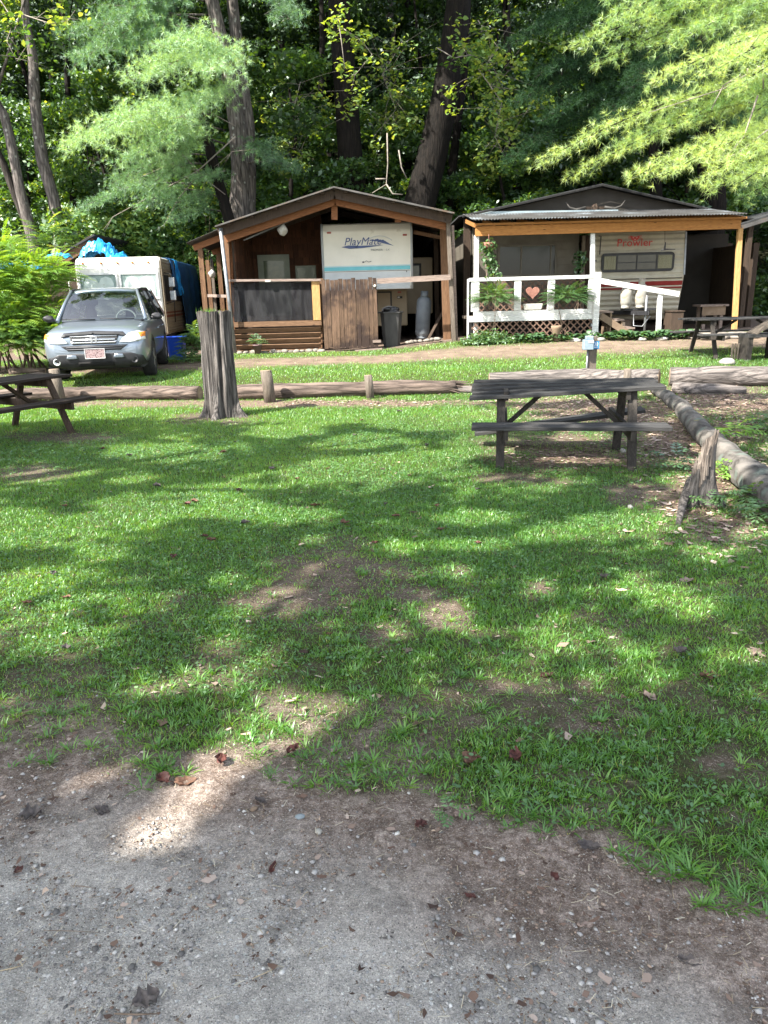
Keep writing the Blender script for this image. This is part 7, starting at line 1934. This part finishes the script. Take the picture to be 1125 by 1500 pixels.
frond_bush('bright yellow green feathery bush at the left edge beside the car', [blob(20, 480, 16.5, 1.0, .75), blob(70, 470, 16.9, .75, .8), blob(-30, 430, 16.5, 1.1, 1.1), blob(75, 410, 17.2, .55, .5), blob(40, 420, 17.0, .8, .7), blob(5, 375, 17.4, .45, .5), blob(30, 510, 16.2, .9, .4), blob(75, 505, 16.4, .55, .5)], 3300, .36, 'leafyel')
frond_bush('dense darker lower shrub under the yellow green bush', [blob(15, 500, 16.0, .8, .5), blob(65, 500, 16.2, .5, .45), blob(-30, 500, 16, .8, .6)], 1700, .28, 'leaf')
frond_bush('sapling with drooping leaflets standing above the left bush', [blob(68, 350, 19, .35, .45), blob(80, 372, 19, .3, .4)], 110, .40, 'leaf', 'sapling', 'sapling')

def leaf_bush(label, blobs, n, leaf, mat='leaf', name='bush', cat='bush', group=None, up=.6, six=False, elong=1.5, stems=6):
    c0 = np.mean([b[0] for b in blobs], 0); root = thing(name, label, cat, (c0[0], c0[1], hgt(c0[0], c0[1])), 0, group)
    tot = sum(b[1][0] * b[1][2] for b in blobs); CC = []
    for c, r in blobs:
        m = int(n * r[0] * r[2] / tot); d = unit(rng.normal(0, 1, (m, 3))); q = rng.uniform(.35, 1, m) ** .6; nn_ = np.array([mnoise.noise(Vector(v) * 2.5 + Vector(c)) for v in d]); CC.append(np.array(c) + d * (q * (1 + .5 * nn_))[:, None] * np.array(r))
    CC = np.concatenate(CC); g = hz(CC[:, 0], CC[:, 1]); CC[:, 2] = np.maximum(CC[:, 2], g + .03 + rng.random(len(CC)) * .06)
    V, F, T = leaves(CC, rng.uniform(.6, 1.3, len(CC)) * leaf, up, np.clip(rng.normal(.5, .22, len(CC)), 0, 1), elong, six); mesh_np('foliage', V, F, M[mat], root, T)
    if stems:
        mb = MB()
        for k in range(stems):
            e = Vector(CC[rng.integers(0, len(CC))]); b = Vector((c0[0] + rng.uniform(-.1, .1), c0[1] + rng.uniform(-.1, .1), hgt(c0[0], c0[1]) - .03)); mb.tube([b, b.lerp(e, .5) + Vector((0, 0, .05)), e], [.014, .010, .004], 5)
        part('stems', mb, M['twig'], root)
    return root
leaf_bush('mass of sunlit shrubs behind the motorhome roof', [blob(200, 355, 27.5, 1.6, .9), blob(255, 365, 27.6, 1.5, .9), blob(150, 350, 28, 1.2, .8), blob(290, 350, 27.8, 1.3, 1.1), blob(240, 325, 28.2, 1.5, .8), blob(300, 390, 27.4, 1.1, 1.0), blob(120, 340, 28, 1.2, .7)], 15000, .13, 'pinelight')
leaf_bush('tall leafy shrub between motorhome and shed', [blob(300, 310, 26.8, 1.0, 1.0), blob(275, 335, 26.8, .9, .8)], 3500, .12, 'leaf')
leaf_bush('vine leaves around the dead sticks left of the blue tarp', [blob(95, 335, 24, .7, .4), blob(105, 350, 24, .6, .35), blob(85, 320, 24.3, .4, .3)], 700, .12, 'leaf')
frond_bush('leafy green weed clump between blue bin and tall stump', [blob(283, 512, 17.6, .22, .35), blob(290, 498, 17.8, .2, .35), blob(275, 527, 17.2, .4, .12)], 260, .26, 'fern', 'weed', 'weed', stems=5, npair=6, lw=.4)
leaf_bush('fluffy bright green plant at the left foot of the porch lattice', [blob(715, 503, 18.3, .55, .30, .35), blob(745, 507, 18.3, .4, .22, .3), blob(695, 508, 18.3, .35, .2, .3)], 5200, .05, 'fern', 'plant', 'plant', stems=4, up=.8)
def hosta(label, px, py, Y, R, n, mat='hosta', group='hostas along the porch and trailer'):
    c = W(px, py, Y); z = hgt(c.x, Y); root = thing('hosta', label, 'plant', (c.x, Y, z), 0, group); mb = MB(); 
    V = []; T = []
    for k in range(n):
        a = rng.uniform(0, 6.28); L = R * rng.uniform(.7, 1.2); h = L * rng.uniform(.25, .85); w = L * .22; d = np.array([math.cos(a), math.sin(a), 0]); s = np.array([-math.sin(a), math.cos(a), 0]); b = np.array([c.x, Y, z]) + d * .03
        p = [b + d * L * q + np.array([0, 0, h * math.sin(q * 2.2)]) for q in (.25, .5, .8, 1.05)]; ww = (0.02, w, w * .9, .0); tt = np.clip(rng.normal(.5, .2), 0, 1)
        for i in range(3): V += [p[i] - s * ww[i], p[i] + s * ww[i], p[i + 1] + s * ww[i + 1], p[i + 1] - s * ww[i + 1]]; T += [tt] * 4
    V = np.array(V); mesh_np('leaves', V, np.arange(len(V)).reshape(-1, 4), M[mat], root, np.array(T))
hl = 'dark green broad leaved hosta in the row below the porch lattice'
for px in (768, 782, 798, 830, 846, 860): hosta(hl, px, 506, 18.15, .24, 34)
hl = 'broad leaved hosta in the bed before the trailer hitch'
for px, py in ((884, 502), (902, 500), (918, 499), (935, 500), (952, 500), (970, 500), (988, 499), (1006, 498)): hosta(hl, px, py, 18.15, .26, 34, group='hostas in front of the trailer')
# ferns in the porch rail boxes, hanging vines
frond_bush('large light fern standing on the left of the porch ledge', [((W(724, 440, 18.5).x, 18.5, W(724, 440, 18.5).z), (.28, .28, .30))], 130, .42, 'fern', 'fern', 'fern', stems=0 or 2, npair=12, lw=.24)
frond_bush('large dark fern standing on the right of the porch ledge', [((W(832, 440, 18.5).x, 18.5, W(832, 440, 18.5).z), (.42, .28, .26))], 150, .42, 'hosta', 'fern', 'fern', stems=2, npair=12, lw=.24)
leaf_bush('hanging basket vine trailing below the left end of the porch beam', [blob(716, 362, 18.7, .22, .18, .2), blob(716, 378, 18.7, .16, .25, .15), blob(722, 393, 18.7, .14, .22, .12), blob(726, 402, 18.7, .18, .07, .12)], 330, .085, 'fern', 'hanging_plant', 'hanging plant', up=.2, six=True, elong=1.2, stems=3)
leaf_bush('dark hanging plant near the right porch post', [blob(850, 380, 19.6, .18, .25, .15), blob(848, 395, 19.6, .12, .15, .1)], 150, .08, 'hosta', 'hanging_plant', 'hanging plant', up=.2, six=True, elong=1.2, stems=2)
mb = MB(); p = W(716, 358, 18.7); mb.lathe([(.06, -.1), (.12, -.06), (.15, .04), (.14, .04)], p, 16); mb.tube([p + Vector((0, 0, .02)), W(716, 343, 18.75)], .006, 5); tag(part('hanging_basket', mb, M['terra']), 'small hanging pot holding the vine under the porch beam', 'pot')
c = W(378, 521, 18.8); mb = MB(); z = hgt(c.x, 18.8); mb.lathe([(.07, 0), (.11, .20), (.12, .20), (.12, .23), (.10, .23), (.09, .18)], (c.x, 18.8, z), 16); tag(part('plant_pot', mb, mk('mauve_pot', (.14, .09, .09), (.2, .13, .13), 6)), 'dark plant pot in front of the slatted shed wall', 'pot')
frond_bush('small potted plant with pale drooping leaves by the slatted wall', [((c.x, 18.8, z + .28), (.10, .10, .08))], 26, .20, 'fern', 'potted_plant', 'potted plant', stems=1, npair=4, lw=.5)
# weeds by the broken stump, right log and elsewhere
for (px, py, L, n, lab, mat) in [(985, 690, .16, 14, 'small five leaved weed at the left of the broken stump', 'hosta'), (1075, 650, .20, 22, 'yellow green weed growing behind the lichen covered log', 'leafyel'), (1062, 700, .15, 14, 'small bright weed between broken stump and lichen covered log', 'leafyel'), (1083, 705, .15, 14, 'pale weed leaning on the lichen covered log', 'leafyel'),
                         (1125, 632, .16, 34, 'bushy green weed at the right edge behind the log', 'fern'), (1095, 740, .13, 26, 'low green weed in front of the lichen covered log', 'fern'), (1118, 765, .14, 26, 'low weed at the right edge of the lawn', 'fern'), (1035, 745, .10, 18, 'tiny weed at the foot of the broken stump', 'fern'),
                         (885, 850, .05, 10, 'small rounded weed in the right lawn', 'clover'), (660, 1220, .045, 10, 'lone broad leaved weed on the bare dirt', 'clover')]:
    c = G(px, py); frond_bush(lab, [((c.x, c.y, c.z + L * .5), (L * .5, L * .5, L * .6))], n, L, mat, 'weed', 'weed', stems=2, npair=4, lw=.5)

# ---- trees beside and behind the lawn (left of the picture) that shade it
def shade_trees():
    N = 92000; H0, H1 = 7.0, 11.0
    gx = rng.uniform(-9.5, 9.5, N); gy = rng.uniform(-2.5, 11.2, N); h = rng.uniform(H0, H1, N); gy[:16000] = rng.uniform(.4, 2.6, 16000); gx[:16000] = rng.uniform(-3.2, 3.2, 16000)
    far = 10.95 + .8 * (fbm(gx * .8, gy * 0 + 3, 3) - .5) - .35 * sstep(-1, -5, gx)
    lit = mask(LIT, gx, gy, .22, .30, 3.2)
    gap = sstep(.60, .66, fbm(gx * 1.1 + 60, gy * 1.1 + 20, 4)) * .75 * (gy > 2.8)
    keep = (rng.random(N) > lit * 1.15) & (gy < far) & (gy > .4) & (np.abs(gx) < .62 * gy + 2.1) & (rng.random(N) > gap)
    # keep dirt at the bottom of the picture in even shade
    gx, gy, h = gx[keep], gy[keep], h[keep]
    g0 = hz(gx, gy); P = np.stack([gx + SUN.x / SUN.z * (h - g0), gy + SUN.y / SUN.z * (h - g0), h], -1)
    tr = [(-12.5, -2.5), (-9.0, 3.0), (-4.5, -5.0), (1.5, -4.5), (-13.5, 4.5)]
    d = np.stack([np.hypot(P[:, 0] - a, P[:, 1] - b) for a, b in tr], 1); w = d.argmin(1)
    names = ['off frame maple left of and behind the camera shading the lawn', 'off frame maple left of the lawn shading its middle', 'off frame maple behind the camera on the left', 'off frame maple behind the camera on the right', 'off frame maple far left of the picnic table']
    for i, (a, b) in enumerate(tr):
        p = P[w == i]
        if len(p) < 50: continue
        root = thing('shade_tree', names[i], 'tree', (a, b, hgt(a, b)), 0, 'shade trees outside the picture')
        V, F, T = leaves(p, rng.uniform(.12, .20, len(p)), 1.0, None, 1.2); mesh_np('crown', V, F, M['leaf'], root, T)
        mb = MB(); mb.tube([(a, b, -.2), (a + .1, b, 3), (a, b + .1, 6), (a - .1, b, 9.5)], [.30, .24, .2, .08], 12, wob=.07, seed=i); part('trunk', mb, M['bark'], root)
        mb = MB()
        for k in range(5): mb = MB(); q = Vector(p[rng.integers(0, len(p))]); mb.tube([(a, b, 5 + .5 * k), Vector((a, b, 5.5 + .5 * k)).lerp(q, .5), q], [.06, .04, .012], 6); part('limb', mb, M['bark'], root)
shade_trees()

# ============================================================ sky, sun, camera
w = bpy.data.worlds.new('World'); SC.world = w; w.use_nodes = True
nt = w.node_tree; bg = nt.nodes['Background']; sk = nt.nodes.new('ShaderNodeTexSky'); sk.sky_type = 'NISHITA'; sk.sun_disc = False
sk.sun_elevation = math.asin(SUN.z); sk.sun_rotation = math.atan2(SUN.x, SUN.y)
hs = nt.nodes.new('ShaderNodeHueSaturation'); hs.inputs['Saturation'].default_value = .5; nt.links.new(sk.outputs[0], hs.inputs['Color']); nt.links.new(hs.outputs[0], bg.inputs[0]); bg.inputs[1].default_value = .15
L = bpy.data.lights.new('sun', 'SUN'); L.energy = 4.8; L.angle = rad(.5); L.color = (1, .95, .86)
lo = bpy.data.objects.new('sun', L); COL.objects.link(lo); lo.rotation_euler = (-SUN).to_track_quat('-Z', 'Y').to_euler()
lo.location = (-12, -8, 16)

cam = bpy.data.cameras.new('camera'); co = bpy.data.objects.new('camera', cam); COL.objects.link(co)
cam.sensor_fit = 'VERTICAL'; cam.sensor_height = 36; cam.lens = FPX / 1500 * 36; cam.clip_end = 500; cam.clip_start = .05
mtx = Matrix((_R, _U, -_F)).transposed().to_4x4(); mtx.translation = (0, 0, CAM_H); co.matrix_world = mtx
SC.camera = co
SC.view_settings.view_transform = 'Standard'; SC.view_settings.look = 'None'; SC.view_settings.gamma = 1
SC.view_settings.exposure = 2.0
SC.cycles.max_bounces = 8; SC.cycles.transparent_max_bounces = 12
SC.cycles.use_adaptive_sampling = True
